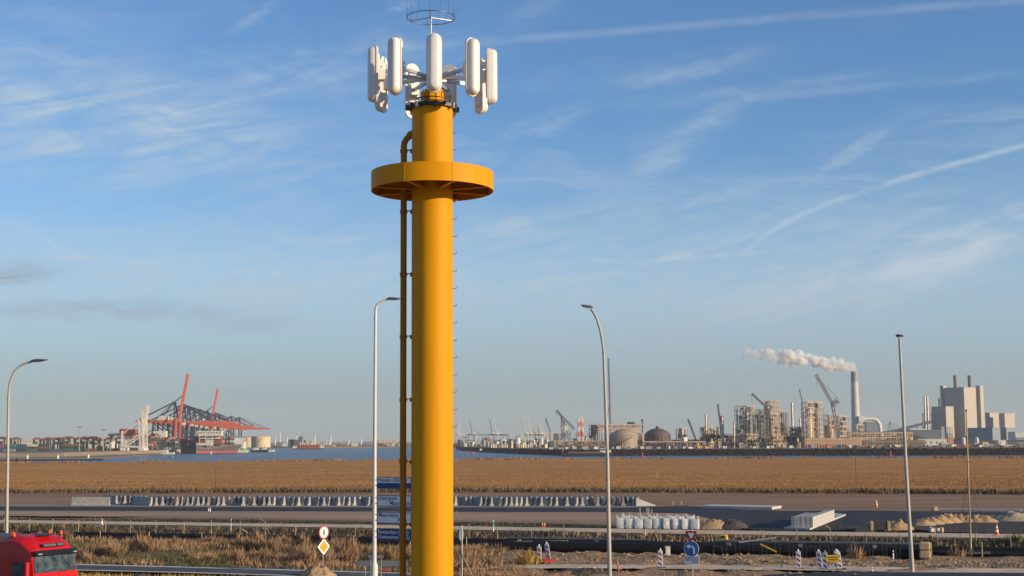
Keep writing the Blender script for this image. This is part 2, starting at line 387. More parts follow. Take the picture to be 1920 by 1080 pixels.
def np_mesh(name, verts, tris, m, parent=None):
    me = bpy.data.meshes.new(name)
    verts = np.asarray(verts, np.float32).reshape(-1, 3); tris = np.asarray(tris, np.int32).reshape(-1, 3)
    me.vertices.add(len(verts)); me.vertices.foreach_set('co', verts.ravel())
    me.loops.add(tris.size); me.loops.foreach_set('vertex_index', tris.ravel())
    me.polygons.add(len(tris)); me.polygons.foreach_set('loop_start', np.arange(0, tris.size, 3, dtype=np.int32))
    me.polygons.foreach_set('loop_total', np.full(len(tris), 3, np.int32))
    me.update(calc_edges=True); me.materials.append(MATS[m])
    o = bpy.data.objects.new(name, me); COL.objects.link(o); o.parent = parent
    return o
# ------------------------------------------------------------------ ground, roads, field, water
EU, EV = Vector((0.952, -0.306)), Vector((0.306, 0.952))     # along and across the service corridor
def uv(x, y): return EU.x * x + EU.y * y, EV.x * x + EV.y * y
def xy(u, v): return EU.x * u + EV.x * v, EU.y * u + EV.y * v
def sstep(x, a, b):
    t = min(1, max(0, (x - a) / (b - a))); return t * t * (3 - 2 * t)
def ground_z(x, y):
    u, v = uv(x, y)
    z = 0.0
    tr_ = sstep(v, 100.5, 103.5) * (1 - sstep(v, 110.5, 117.6))
    z -= 0.9 * tr_
    z -= 0.22 * sstep(v, 124.5, 126.0) * (1 - sstep(v, 128.5, 131.0))      # ditch behind the path
    rough = sstep(v, 79.5, 82.0) * (1 - sstep(v, 116.5, 118.5))
    right = sstep(u, -36, -29) * sstep(v, 62, 66) * (1 - sstep(v, 98, 101))
    n_ = noise.fractal(Vector((x * 0.35, y * 0.5, 0.3)), 1.0, 2.0, 4)
    n3 = noise.fractal(Vector((x * 1.3, y * 1.6, 5.3)), 1.0, 2.0, 3)
    z += rough * (0.16 * n_ + 0.06 * n3)
    z += right * (0.13 * n3 + 0.10 * n_)
    return z
def grid_axis(a, b, fa, fb, fine_, coarse):
    out = []; p = a
    while p < fa: out.append(p); p += coarse
    p = fa
    while p < fb: out.append(p); p += fine_
    p = fb
    while p < b: out.append(p); p += coarse
    out.append(b); return out
gx = grid_axis(-420, 420, -66, 66, 0.55, 30); gy = grid_axis(-80, 596, 60, 150, 0.55, 30)
gm = MB()
gm.v = [(x, y, ground_z(x, y)) for y in gy for x in gx]
nx = len(gx)
gm.f = [(j * nx + i, j * nx + i + 1, (j + 1) * nx + i + 1, (j + 1) * nx + i) for j in range(len(gy) - 1) for i in range(nx - 1)]
# sandy ground whose cover changes across the corridor: verge grass, scrub soil, churned sand
gmat = bpy.data.materials.new('ground'); gmat.use_nodes = True
N = NT(gmat.node_tree); bs = gmat.node_tree.nodes['Principled BSDF']; bs.inputs['Roughness'].default_value = 0.95; bs.inputs['Specular IOR Level'].default_value = 0.1
t = N.n('ShaderNodeTexCoord'); P_ = t.outputs['Object']; s_ = N.n('ShaderNodeSeparateXYZ'); N.link(P_, s_.inputs[0])
gu = N.m('ADD', N.m('MULTIPLY', s_.outputs[0], EU.x), N.m('MULTIPLY', s_.outputs[1], EU.y))
gv = N.m('ADD', N.m('MULTIPLY', s_.outputs[0], EV.x), N.m('MULTIPLY', s_.outputs[1], EV.y))
uvv = N.comb(N.m('MULTIPLY', gu, 0.35), gv, 0.0)
big = N.noise(uvv, 0.22, 6, 0.62); med = N.noise(P_, 0.9, 6, 0.65); fin = N.noise(P_, 4.0, 5, 0.65)
gvw = N.m('ADD', gv, N.m('MULTIPLY', N.m('SUBTRACT', big, 0.5), 5.0))
sandc = N.mix(N.ss(med, 0.3, 0.7), (0.32, 0.205, 0.12), (0.46, 0.30, 0.175))
sandc = N.mix(N.ss(fin, 0.45, 0.75), sandc, (0.19, 0.125, 0.08))
dirt = N.mix(N.ss(med, 0.35, 0.65), (0.11, 0.085, 0.055), (0.26, 0.18, 0.10))
verge = N.mix(N.ss(med, 0.3, 0.7), (0.12, 0.10, 0.04), (0.24, 0.175, 0.075))
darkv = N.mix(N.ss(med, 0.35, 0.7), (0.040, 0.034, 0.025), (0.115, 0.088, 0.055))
left = N.ss(N.m('ADD', gu, N.m('MULTIPLY', big, 6.0)), -32, -25, 1.0, 0.0)
c = N.mix(left, sandc, N.mix(N.ss(big, 0.35, 0.62), dirt, verge))
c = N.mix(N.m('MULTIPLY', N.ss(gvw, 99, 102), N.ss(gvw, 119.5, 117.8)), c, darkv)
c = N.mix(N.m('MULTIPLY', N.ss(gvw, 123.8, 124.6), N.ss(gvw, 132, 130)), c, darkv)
c = N.mix(N.ss(gvw, 131, 133), c, N.mix(N.ss(med, 0.3, 0.7), (0.30, 0.195, 0.13), (0.40, 0.26, 0.17)))
N.link(c, bs.inputs['Base Color'])
bp = N.n('ShaderNodeBump'); bp.inputs['Distance'].default_value = 0.08
N.link(N.m('ADD', fin, med), bp.inputs['Height']); N.link(bp.outputs[0], bs.inputs['Normal'])
MATS['ground'] = gmat
go = gm.build('ground', 'ground', smooth=False); tag(go, kind='structure')
go.data.polygons.foreach_set('use_smooth', [True] * len(go.data.polygons))

def lerp_poly(pts, x):
    for (x0, y0), (x1, y1) in zip(pts[:-1], pts[1:]):
        if x <= x1: return y0 + (y1 - y0) * (x - x0) / (x1 - x0)
    return pts[-1][1]
def sheet(name, top, bot, m, z, jit=0.0, n=260, rows=3, bumpy=0.0, kind='structure'):
    """ground sheet between two edges read off the photograph, laid at height z"""
    x0, x1 = max(top[0][0], bot[0][0]), min(top[-1][0], bot[-1][0])
    mb = MB(); seed = len(name) * 3.7
    for k in range(n + 1):
        px = x0 + (x1 - x0) * k / n
        j1 = jit * noise.noise(Vector((px * 0.035, seed, 0))) + jit * 0.6 * noise.noise(Vector((px * 0.15, seed, 4)))
        j2 = jit * noise.noise(Vector((px * 0.035, seed, 9))) + jit * 0.6 * noise.noise(Vector((px * 0.15, seed, 14)))
        a, b = lerp_poly(top, px) + j1, lerp_poly(bot, px) + j2
        for r_ in range(rows + 1):
            g = G(px, a + (b - a) * r_ / rows, z)
            mb.v.append((g.x, g.y, z + (bumpy * noise.noise(Vector((g.x * .3, g.y * .3, seed))) if 0 < r_ < rows else 0)))
    q = rows + 1
    mb.f = [(k * q + r_, k * q + r_ + 1, (k + 1) * q + r_ + 1, (k + 1) * q + r_) for k in range(n) for r_ in range(rows)]
    o = mb.build(name, m); return tag(o, kind=kind)
FIELD_FAR = [(-250, 869), (0, 867.5), (200, 866.5), (700, 862.5), (960, 861), (1400, 859), (1920, 857.5), (2200, 856.5)]
FIELD_NEAR = [(-250, 925), (0, 924.5), (500, 923.5), (960, 922.5), (1400, 924), (1920, 927), (2200, 929)]
sheet('field', FIELD_FAR, FIELD_NEAR, 'field', 0.06, 0.9, rows=10)
sheet('bare_soil', FIELD_NEAR, [(-250, 950), (0, 947), (500, 948), (1100, 949.5), (1400, 953), (1920, 956), (2200, 958)], 'soil', 0.012, 0.6, rows=6)
ROAD_T = [(-250, 949), (0, 949.5), (500, 951), (960, 951.5), (1180, 951.5), (1290, 948)]
ROAD_B = [(-250, 956), (0, 957), (300, 958), (500, 958.5), (960, 959.8), (1180, 960), (1290, 962)]
sheet('road_shoulder', [(-250, 945), (0, 945.5), (500, 946.5), (960, 947.5), (1230, 947.5)], [(-250, 950), (0, 950.5), (500, 952), (960, 952.5), (1230, 953)], 'shoulder', 0.02, 0.5)
sheet('road', ROAD_T, ROAD_B, 'asphalt', 0.028, 0.15)
sheet('spoil_strip', [(-250, 955), (0, 956.5), (500, 958), (960, 959.3), (1200, 960), (1330, 966)], [(-250, 967), (0, 967), (500, 971), (960, 976.5), (1150, 979), (1330, 984)], 'soil_pink', 0.016, 0.8, rows=5, bumpy=0.0)
sheet('road_junction', [(1289, 949), (1400, 956), (1480, 958), (1560, 957), (1640, 957), (1760, 959), (1920, 960), (2200, 962)],
      [(1289, 962), (1340, 975), (1392, 991), (1480, 995), (1580, 994), (1625, 990), (1690, 978), (1760, 966), (1920, 965), (2200, 967)], 'asphalt', 0.03, 0.4, rows=6)
sheet('gravel_patch', [(1690, 977), (1760, 969), (1920, 972), (2200, 975)], [(1690, 990), (1760, 997), (1920, 1001), (2200, 1006)], 'dark_soil', 0.02, 1.0, rows=5)
PATH_T = [(-250, 970), (0, 974.5), (340, 979), (700, 983.5), (960, 988), (1200, 992), (1500, 996.5), (1920, 1001.5), (2200, 1006)]
PATH_B = [(-250, 976), (0, 980.5), (340, 985), (700, 989.8), (960, 994.5), (1200, 999.5), (1500, 1003.5), (1920, 1009.5), (2200, 1014)]
sheet('path', PATH_T, PATH_B, 'path', 0.05, 0.25)
# access road on the left with its two edge lines, and the asphalt of the lane at lower right
RT = [(-250, 1046), (100, 1056), (340, 1062), (700, 1072), (800, 1075)]; RB = [(-250, 1062), (100, 1069), (340, 1074.5), (700, 1085), (800, 1088)]
sheet('access_road', RT, RB, 'asphalt_old', 0.22, 0.2)
sheet('edge_line', [(p, q + 0.2) for p, q in RT], [(p, q + 1.9) for p, q in RT], 'road_paint', 0.225, 0.1)
sheet('edge_line', [(p, q - 2.2) for p, q in RB], [(p, q - 0.8) for p, q in RB], 'road_paint', 0.225, 0.1)
sheet('lane', [(1430, 1078), (1560, 1072.5), (1720, 1073), (1920, 1074), (2200, 1077)], [(1430, 1130), (1560, 1150), (1720, 1150), (1920, 1150), (2200, 1150)], 'asphalt', 0.24, 0.3)
sheet('sand_track', [(860, 1062), (1040, 1058), (1180, 1058.5), (1500, 1060), (1720, 1064), (1920, 1066), (2200, 1068)], [(860, 1068), (1040, 1065), (1180, 1066), (1500, 1069), (1720, 1073.5), (1920, 1075), (2200, 1077)], 'path', 0.16, 1.4, rows=4, bumpy=0.12)

# water, shores
wm = bpy.data.materials.new('water'); wm.use_nodes = True
N = NT(wm.node_tree); bs = wm.node_tree.nodes['Principled BSDF']
bs.inputs['Base Color'].default_value = (0.010, 0.042, 0.088, 1); bs.inputs['Specular IOR Level'].default_value = 0.14; bs.inputs['Roughness'].default_value = 0.25; bs.inputs['IOR'].default_value = 1.33
t = N.n('ShaderNodeTexCoord'); mp = N.n('ShaderNodeMapping'); N.link(t.outputs['Object'], mp.inputs[0]); mp.inputs['Scale'].default_value = (0.5, 1, 1)
bp = N.n('ShaderNodeBump'); bp.inputs['Distance'].default_value = 0.9
N.link(N.noise(mp.outputs[0], 0.35, 5, 0.6), bp.inputs['Height']); N.link(bp.outputs[0], bs.inputs['Normal'])
MATS['water'] = wm
tag(MB().add([(-7000, 300, -4), (7000, 300, -4), (7000, 9000, -4), (-7000, 9000, -4)], [(0, 1, 2, 3)]).build('water', 'water'), kind='structure')

def land(name, front, back_d, ztop, m, slope=None, zbot=-4.2, mslope=None):
    """piece of land: waterline points (px, depth at the water), bank slope of given width up to ztop, flat behind"""
    lo = [Vector((V(p, 840, d).x, d, zbot)) for p, d in front]
    hi = [Vector((V(p, 840, d + slope).x, d + slope, ztop)) for p, d in front]
    n_ = len(lo)
    mb = MB()
    mb.v = [tuple(p) for p in hi] + [(hi[0].x * back_d / hi[0].y, back_d, ztop) if True else 0] + [(hi[-1].x * back_d / hi[-1].y, back_d, ztop)]
    mb.f = [tuple(range(n_)) + (n_ + 1, n_)]
    o = tag(mb.build(name, m), kind='structure')
    bk = MB()
    for i in range(n_ - 1):
        segs = max(2, int((hi[i + 1] - hi[i]).length / 12)); 
        for k in range(segs):
            a0 = lo[i].lerp(lo[i + 1], k / segs); a1 = lo[i].lerp(lo[i + 1], (k + 1) / segs)
            b0 = hi[i].lerp(hi[i + 1], k / segs); b1 = hi[i].lerp(hi[i + 1], (k + 1) / segs)
            bk.add([a0, a1, b1, b0], [(0, 1, 2, 3)])
    bo = tag(bk.build(name + '_bank', mslope or m), kind='structure')
    return o
land('harbour_land', [(856, 2050), (870, 1750), (930, 1420), (1000, 1230), (1060, 1120), (1300, 1080), (1600, 1020), (1920, 985), (2300, 950)], 8300, 0.7, 'land', 20, mslope='rock')
land('far_shore', [(440, 3300), (520, 3000), (600, 2900), (760, 2850), (852, 2800), (858, 2200)], 8500, -1.0, 'far_land', 8, mslope='bank_sand')
land('terminal_land', [(-500, 900), (-100, 1180), (120, 1250), (230, 1420), (300, 1560), (345, 1800), (360, 2050), (440, 3150), (470, 3290)], 8300, 0.0, 'land', 30, mslope='bank_sand')
land('beach', [(-500, 860), (0, 890), (190, 1030), (240, 1210), (300, 1480)], 1500, -3.2, 'beach', 70, mslope='beach')
# rock armour stones along the right-hand dike
pts_v, pts_f = [], []
rs = random.Random(3)
fr = [(870, 1750), (930, 1420), (1000, 1230), (1060, 1120), (1300, 1080), (1600, 1020), (1920, 985), (2100, 970)]
for k in range(2600):
    px = rs.uniform(870, 2100); d = lerp_poly(fr, px); s0 = rs.random()
    c = Vector((V(px, 840, d).x, d + s0 * 20, -4 + s0 * 4.8)); q = rs.uniform(0.5, 1.15)
    o_ = len(pts_v)
    for vx, vy, vz in ((1, 0, 0), (0, 1, 0), (-1, 0, 0), (0, -1, 0), (0, 0, 0.8), (0, 0, -0.6)):
        pts_v.append((c.x + vx * q * rs.uniform(.6, 1.5), c.y + vy * q * rs.uniform(.6, 1.2), c.z + vz * q))
    for f in ((0, 1, 4), (1, 2, 4), (2, 3, 4), (3, 0, 4), (1, 0, 5), (2, 1, 5), (3, 2, 5), (0, 3, 5)): pts_f.append(tuple(i + o_ for i in f))
tag(np_mesh('rock_armour', pts_v, pts_f, 'rock'), 'dark rock armour lining the far dike along the water', 'rocks', kind='stuff')
# low hazy skyline at the end of the flat land
mb = MB(); rs = random.Random(5); px = -150
while px < 2080:
    w = rs.uniform(20, 90); h = rs.uniform(4, 12); p = V(px + w / 2, 830, 8050 + rs.uniform(0, 150))
    mb.box((p.x, p.y, h / 2 - 1), (w * 8050 / F, 90, h), 0, 0.8); px += w * 0.8
tag(mb.build('far_treeline', 'far_land'), 'low distant tree belt along the horizon', 'trees', kind='stuff')

# ------------------------------------------------------------------ dry reed field, verge grass and scrub (uncountable)
def blades(name, pts, hmin, hmax, wmin, wmax, m, per=3, seed=1, lean=0.35, spread=0.4, label=None, cat='grass', parent=None):
    """many leaf-thin triangles standing at pts (array n x 3)"""
    rg = np.random.default_rng(seed); pts = np.repeat(np.asarray(pts, float), per, 0); n_ = len(pts)
    pts[:, :2] += rg.normal(0, spread, (n_, 2))
    a = rg.uniform(0, 2 * np.pi, n_); h = rg.uniform(hmin, hmax, n_); w = rg.uniform(wmin, wmax, n_)
    d = np.stack([np.cos(a), np.sin(a), np.zeros(n_)], 1)
    b = rg.uniform(0, 2 * np.pi, n_); l = rg.uniform(0, lean, n_) * h
    top = pts + np.stack([np.cos(b) * l, np.sin(b) * l, h], 1)
    v = np.stack([pts - d * w[:, None] / 2, pts + d * w[:, None] / 2, top], 1).reshape(-1, 3)
    tr_ = np.arange(n_ * 3).reshape(-1, 3)
    o = np_mesh(name, v, tr_, m, parent)
    if label: tag(o, label, cat, kind='stuff')
    return o
rg = np.random.default_rng(11)
fp = []
for k in range(52000):
    px = rg.uniform(-120, 2040); a, b = lerp_poly(FIELD_FAR, px), lerp_poly(FIELD_NEAR, px)
    t = rg.random() ** 0.85
    g = G(px, a + (b - a) * t); 
    if noise.noise(Vector((g.x * 0.02, g.y * 0.05, 2))) + rg.uniform(-.4, .4) > -0.45: fp.append((g.x, g.y, 0.05))
blades('reed_field', fp, 0.05, 0.18, 0.06, 0.26, 'straw', 3, 2, 1.3, 0.8, 'wide golden brown field of dry reed behind the barriers', 'reeds')
fp = []
for k in range(1500):
    px = rg.uniform(-120, 2040); clump = noise.noise(Vector((px * 0.03, 1.5, 0)))
    if clump + rg.uniform(-.5, .5) > 0.1:
        g = G(px, lerp_poly(FIELD_FAR, px) + rg.uniform(0.3, 2.0)); fp.append((g.x, g.y, 0.05))
blades('reed_fringe', fp, 0.5, 1.3, 0.15, 0.45, 'straw', 6, 3, 0.4, 0.7, 'taller pale reed plumes along the far waterside edge of the field', 'reeds')
fp = []
for k in range(2200):
    px = rg.uniform(-120, 2040); g = G(px, lerp_poly(FIELD_NEAR, px) + rg.uniform(-2.0, 0.5) + 1.6 * noise.noise(Vector((px * .03, 3, 3)))); fp.append((g.x, g.y, 0.02))
blades('field_edge_weeds', fp, 0.3, 0.9, 0.1, 0.35, 'scrub_dark', 4, 4, 0.4, 0.5, 'ragged weeds along the near edge of the field, painted dark as its shadow', 'weeds')  # dark blade colour stands in for the shadow along the reed edge
def corridor_pts(n_, u0_, u1_, v0_, v1_, thr=-1, fq=0.25):
    out = []
    while len(out) < n_:
        u, v = rg.uniform(u0_, u1_), rg.uniform(v0_, v1_); x, y = xy(u, v)
        if noise.noise(Vector((u * fq * 0.6, v * fq, 7.7))) + rg.uniform(-.25, .25) > thr: out.append((x, y, ground_z(x, y) - 0.02))
    return out
blades('dry_grass', corridor_pts(5200, -92, -32, 80.5, 101, 0.12), 0.15, 0.5, 0.03, 0.09, 'scrub', 4, 5, 0.6, 0.25, 'low dry grass between the access road and the pipes', 'grass')
blades('green_weeds', corridor_pts(3500, -92, -31, 79.5, 100, 0.05, 0.4), 0.12, 0.4, 0.04, 0.1, 'scrub_green', 4, 6, 0.6, 0.25, 'olive green weeds low in the scrub beside the road', 'weeds')
blades('verge_grass', corridor_pts(3800, -62, -24, 66, 75.5, -0.2), 0.1, 0.32, 0.02, 0.06, 'scrub_gold', 4, 7, 0.6, 0.2, 'short yellowish verge grass in front of the access road', 'grass')
blades('slope_brush', corridor_pts(6000, -100, 20, 108.5, 117.2, -0.15), 0.12, 0.45, 0.05, 0.16, 'scrub_dark', 4, 8, 0.5, 0.3, 'dark brushwood on the slope below the pale path', 'brush')
blades('slope_straw', corridor_pts(1500, -100, 20, 109, 117.2, 0.05, 0.5), 0.15, 0.45, 0.05, 0.13, 'scrub', 4, 9, 0.5, 0.3, 'patches of dry straw on the slope below the path', 'grass')
blades('ditch_weeds', corridor_pts(3500, -105, 15, 124.8, 131, -0.2), 0.08, 0.22, 0.05, 0.16, 'scrub_dark', 4, 10, 0.5, 0.3, 'dark weeds in the ditch behind the pale path', 'weeds')
blades('sand_straw', corridor_pts(900, -31, -14, 74, 84, 0.15, 0.4), 0.15, 0.45, 0.02, 0.07, 'scrub', 5, 12, 0.6, 0.25, 'sparse straw on the churned sand near the mast', 'grass')
# scattered clods on the churned sand
cv_, cf_ = [], []
for (x, y, z) in corridor_pts(3000, -29, 12, 66, 98, -0.1, 0.5):
    q = abs(rg.normal(0, 0.07)) + 0.03; o_ = len(cv_)
    for vx, vy, vz in ((1, 0, 0), (0, 1, 0), (-1, 0, 0), (0, -1, 0), (0, 0, 0.8)): cv_.append((x + vx * q * rg.uniform(.6, 1.5), y + vy * q * rg.uniform(.6, 1.5), z + vz * q))
    for f in ((0, 1, 4), (1, 2, 4), (2, 3, 4), (3, 0, 4)): cf_.append(tuple(i + o_ for i in f))
tag(np_mesh('sand_clods', cv_, cf_, 'sand'), 'loose clods scattered over the churned sand', 'soil', kind='stuff')
# tyre and crawler prints pressed into the sand
tv_, tf_ = [], []
for (va, ua_, ub_, wv) in ((94.6, -27, 12, .5), (96.1, -27, 12, .5), (91.2, -20, 14, .45), (92.9, -20, 14, .45), (89.0, -27, -6, .4), (97.2, -12, 14, .4)):
    u_ = ua_
    while u_ < ub_:
        v_ = va + 0.5 * math.sin(u_ * .21 + va)
        for sg in (-1, 1):
            x, y = xy(u_ + sg * .06, v_ + sg * wv * .28); z = ground_z(x, y); o_ = len(tv_); w_, l_, h_ = .055, wv * .24, rg.uniform(.03, .07)
            for a, b, c in ((-1, -1, -.03), (1, -1, -.03), (1, 1, -.03), (-1, 1, -.03), (0, -1, h_), (0, 1, h_)):
                ax, ay = a * w_ + b * l_ * .35 * sg, b * l_; tv_.append((x + EU.x * ax + EV.x * ay, y + EU.y * ax + EV.y * ay, z + c))
            for f in ((0, 3, 5), (0, 5, 4), (1, 4, 5), (1, 5, 2), (0, 4, 1), (2, 5, 3)): tf_.append(tuple(i + o_ for i in f))
        u_ += .26
tag(np_mesh('tyre_tracks', tv_, tf_, 'sand'), 'rows of tyre cleat prints pressed into the sand before the thick pipe', 'tracks', kind='stuff')
# countable dry shrubs
def shrub_mesh(m, seed, n_=150, w=1.0, h=0.9):
    rs = np.random.default_rng(seed); vs = []; fs = []
    for k in range(n_):
        a = rs.uniform(0, 2 * np.pi); el_ = rs.uniform(0.15, 1.0); L = rs.uniform(0.5, 1.0)
        dirv = np.array([np.cos(a) * (1 - el_ * 0.75) * w, np.sin(a) * (1 - el_ * 0.75) * w, el_ * h])
        b0 = np.array([np.cos(a), np.sin(a), 0]) * rs.uniform(0, 0.45) * w
        side = np.array([-np.sin(a), np.cos(a), 0]); tip = b0 + dirv * L
        mid = b0 + dirv * L * 0.55 + np.array([0, 0, 0.06]); ww = rs.uniform(0.012, 0.035)
        o_ = len(vs); vs += [b0 - side * ww * .6, b0 + side * ww * .6, mid + side * ww, mid - side * ww, tip]
        fs += [(o_, o_ + 1, o_ + 2), (o_, o_ + 2, o_ + 3), (o_ + 3, o_ + 2, o_ + 4)]
        for q in range(2):                        # side twigs
            t_ = rs.uniform(0.4, 0.95); p = b0 + dirv * L * t_; e = p + rs.normal(0, 0.12, 3) + np.array([0, 0, 0.06]); o_ = len(vs)
            vs += [p - side * 0.012, p + side * 0.012, e]; fs.append((o_, o_ + 1, o_ + 2))
    o = np_mesh('shrub', np.array(vs), np.array(fs), m); me = o.data; bpy.data.objects.remove(o); return me
SHR = [shrub_mesh('scrub', 1), shrub_mesh('scrub', 2, 130, 1.2, 0.75), shrub_mesh('scrub', 3, 170, 0.8, 1.1), shrub_mesh('scrub_green', 4, 140, 1.0, 0.8), shrub_mesh('scrub_gold', 5, 170, 1.0, 0.9)]
rs = random.Random(21)
for k, (x, y, z) in enumerate(corridor_pts(170, -88, -33, 82, 101, 0.0, 0.22)):
    o = link_mesh('dry_shrub', SHR[k % 3]); o.location = (x, y, z); s0 = rs.uniform(0.6, 1.35); o.scale = (s0, s0, s0 * rs.uniform(.8, 1.2)); o.rotation_euler.z = rs.uniform(0, 6)
    tag(o, 'tan dry shrub in the scrub between the access road and the fence', 'shrub', 'dry shrubs beside the access road')
for px, py, k, s0, lab in ((990, 1060, 4, 1.5, 'golden dry bush left of the leaning marker boards'), (880, 1070, 1, 1.6, 'tan dry bush right beside the yellow mast'), (925, 1066, 0, 1.3, 'second tan bush to the right of the yellow mast'),
                      (395, 1014, 3, 1.5, 'olive green bush below the pipes on the left'), (1518, 1012, 3, 1.1, 'green brown bush below the stacked pale blocks'), (1905, 1016, 3, 1.4, 'dark green bush at the right end of the path'),
                      (1605, 1047, 2, 1.1, 'small brown weed behind the yellow board'), (1795, 1040, 2, 1.3, 'dry brown bush left of the wooden mast')):
    o = link_mesh('bush', SHR[k]); g = G(px, py); o.location = (g.x, g.y, ground_z(g.x, g.y)); o.scale = (s0,) * 3; tag(o, lab, 'bush')
def heap(name, label, px, py, rx, ry, h, m, seed, cat='heap', rough=0.38, z0=0.0, group=None):
    g = G(px, py); mb = MB(); n_ = 22
    for j in range(n_ + 1):
        for i in range(n_ + 1):
            a, b = i / n_ * 2 - 1, j / n_ * 2 - 1
            r_ = math.hypot(a, b); e = max(0.0, 1 - r_)
            z = 0.72 * h * min(1.0, e * 1.3) ** 0.75 * (1 + rough * noise.fractal(Vector((a * 3 + seed, b * 3, seed)), 1, 2, 4)) + h * rough * 0.35 * min(1, e * 2) * noise.noise(Vector((a * 9, b * 9, seed)))
            mb.v.append((a * rx, b * ry, max(-0.05, z) if e > 0 else -0.05))
    mb.f = [(j * (n_ + 1) + i, j * (n_ + 1) + i + 1, (j + 1) * (n_ + 1) + i + 1, (j + 1) * (n_ + 1) + i) for j in range(n_) for i in range(n_)]
    o = mb.build(name, m, smooth=False); o.location = (g.x, g.y, z0); tag(o, label, cat, group)
    o.data.polygons.foreach_set('use_smooth', [True] * len(o.data.polygons))
    return o
heap('sand_heap', 'tan sand heap right behind the white bags', 1337, 990, 1.9, 1.2, 1.1, 'sand', 1)
heap('soil_heap', 'dark soil heap right of the sand heap behind the bags', 1372, 990, 1.7, 1.2, 1.0, 'dark_soil', 2)
heap('sand_heap', 'tan sand heap left of the small dark crate', 1632, 994, 1.3, 1.0, 0.85, 'sand', 3)
heap('sand_heap', 'tan sand heap right behind the tall right lamp post', 1683, 992, 1.5, 1.1, 1.0, 'sand', 4)
heap('gravel_heap', 'grey gravel heap at the right edge beyond the path', 1898, 976, 2.4, 1.8, 1.15, 'shoulder', 5)
for k, (px, py, h) in enumerate(((1728, 985, .7), (1745, 983, .75), (1762, 981, .85), (1778, 980, .95), (1795, 979, .9), (1812, 979, .85), (1830, 979, .8), (1846, 979, .7))):
    heap('sand_heap', 'tan sand heap in the ridge beyond the path at right', px, py, 1.35, 1.1, h * 1.05, 'sand', 20 + k, group='heaps of the sand ridge')
heap('sand_heap', 'sand heap at the bottom edge left of the white lamp post', 594, 1086, 1.4, 1.1, 0.95, 'sand', 40, rough=0.45)
heap('soil_heap', 'dark grey heap at the bottom edge right of the truck', 262, 1087, 1.0, 0.8, 0.45, 'dark_soil', 41)
heap('soil_heap', 'dark churned soil mound below the leaning marker boards', 1090, 1074, 2.2, 0.9, 0.3, 'dark_soil', 42, rough=0.6)
# ------------------------------------------------------------------ the yellow antenna mast
MD = 26.0
m0 = V(810.5, 827, MD); KM = 0.01
def MZ(py): return V(810.5, py, MD).z
mast = thing('antenna_mast', 'tall yellow steel antenna mast with disc platform and white panel antennas', 'mast', (m0.x, MD, 0))
prof = [(0.39, 0.0), (0.39, MZ(205))]
MB().lathe(prof, 72).build('shaft', 'yellow', mast, smooth=True)
for py in (268, 455, 640, 860, 1075, 1300): MB().lathe([(0.3902, -.008), (0.3918, -.003), (0.3918, .003), (0.3902, .008)], 72, (0, 0, MZ(py)), cap=False).build('weld_seam', 'yellow', mast, smooth=True)
fl = MB().lathe([(0.62, 0.0), (0.62, 0.05), (0.392, 0.052), (0.392, 0.0)], 48).build('base_flange', 'yellow', mast, smooth=True)
for k in range(12):
    w = k * math.pi / 6; MB().lathe([(0.025, 0.05), (0.025, 0.11)], 6, (0.52 * math.cos(w), 0.52 * math.sin(w), 0)).build('bolt', 'galv', fl)
zc = MZ(203)
# collar: octagonal bolted steel ring with lugs
col_ = MB()
oc = [(0.45 * math.cos(k * math.pi / 4 + .2), 0.45 * math.sin(k * math.pi / 4 + .2)) for k in range(8)]
for k in range(8):
    p, q = oc[k], oc[(k + 1) % 8]; col_.bar((p[0], p[1], zc), (q[0], q[1], zc), 0.07, 0.06)
col_ = col_.build('collar', 'dark_steel', mast)
for k in range(8):
    w = k * math.pi / 4 + .2
    MB().box((0.47 * math.cos(w), 0.47 * math.sin(w), zc - 0.01), (0.09, 0.05, 0.10), w).build('lug', 'galv' if k % 2 else 'dark_steel', col_)
    MB().box((0.42 * math.cos(w + .39), 0.42 * math.sin(w + .39), zc + 0.02), (0.12, 0.05, 0.05), w + .39).build('clamp', 'dark_steel', col_)
MB().lathe([(0.395, zc + .0), (0.36, zc + 0.05), (0.30, zc + 0.09), (0.22, zc + 0.105)], 48).build('top_cap', 'yellow', mast, smooth=True)
ring = [(0.34 * math.cos(k * math.pi / 16), 0.34 * math.sin(k * math.pi / 16), zc + 0.15) for k in range(32)]
hr = MB().path(ring, 0.011, 6, closed=True).build('hand_ring', 'dark_steel', mast, smooth=True)
for k in range(6):
    w = k * math.pi / 3 + .3; MB().tube((0.34 * math.cos(w), 0.34 * math.sin(w), zc + .02), (0.34 * math.cos(w), 0.34 * math.sin(w), zc + 0.15), 0.009, n=6).build('stanchion', 'dark_steel', hr)
zn = MZ(171)
MB().lathe([(0.20, zc + 0.09), (0.20, zn)], 40).build('neck', 'yellow', mast, smooth=True)
MB().lathe([(0.225, zc + 0.10), (0.225, zc + 0.135)], 40).build('neck_flange', 'yellow', mast, smooth=True)
for k in range(10):
    w = k * math.pi / 5 + .15
    MB().box((0.205 * math.cos(w), 0.205 * math.sin(w), (zc + zn) / 2 + .06), (0.03, 0.02, 0.16), w).build('rib', 'yellow', mast)
zh = MZ(147)
MB().lathe([(0.075, zn), (0.075, zh + 0.06)], 24).build('head_pole', 'galv', mast, smooth=True)
MB().lathe([(0.13, zh - 0.05), (0.13, zh + 0.04)], 24).build('hub', 'galv', mast, smooth=True)
def stadium(r_, L, n_=10):
    out = []
    for k in range(n_ + 1): w = math.pi * k / n_; out.append((r_ * math.cos(w), L / 2 + r_ * math.sin(w)))
    for k in range(n_ + 1): w = math.pi + math.pi * k / n_; out.append((r_ * math.cos(w), -L / 2 + r_ * math.sin(w)))
    return out
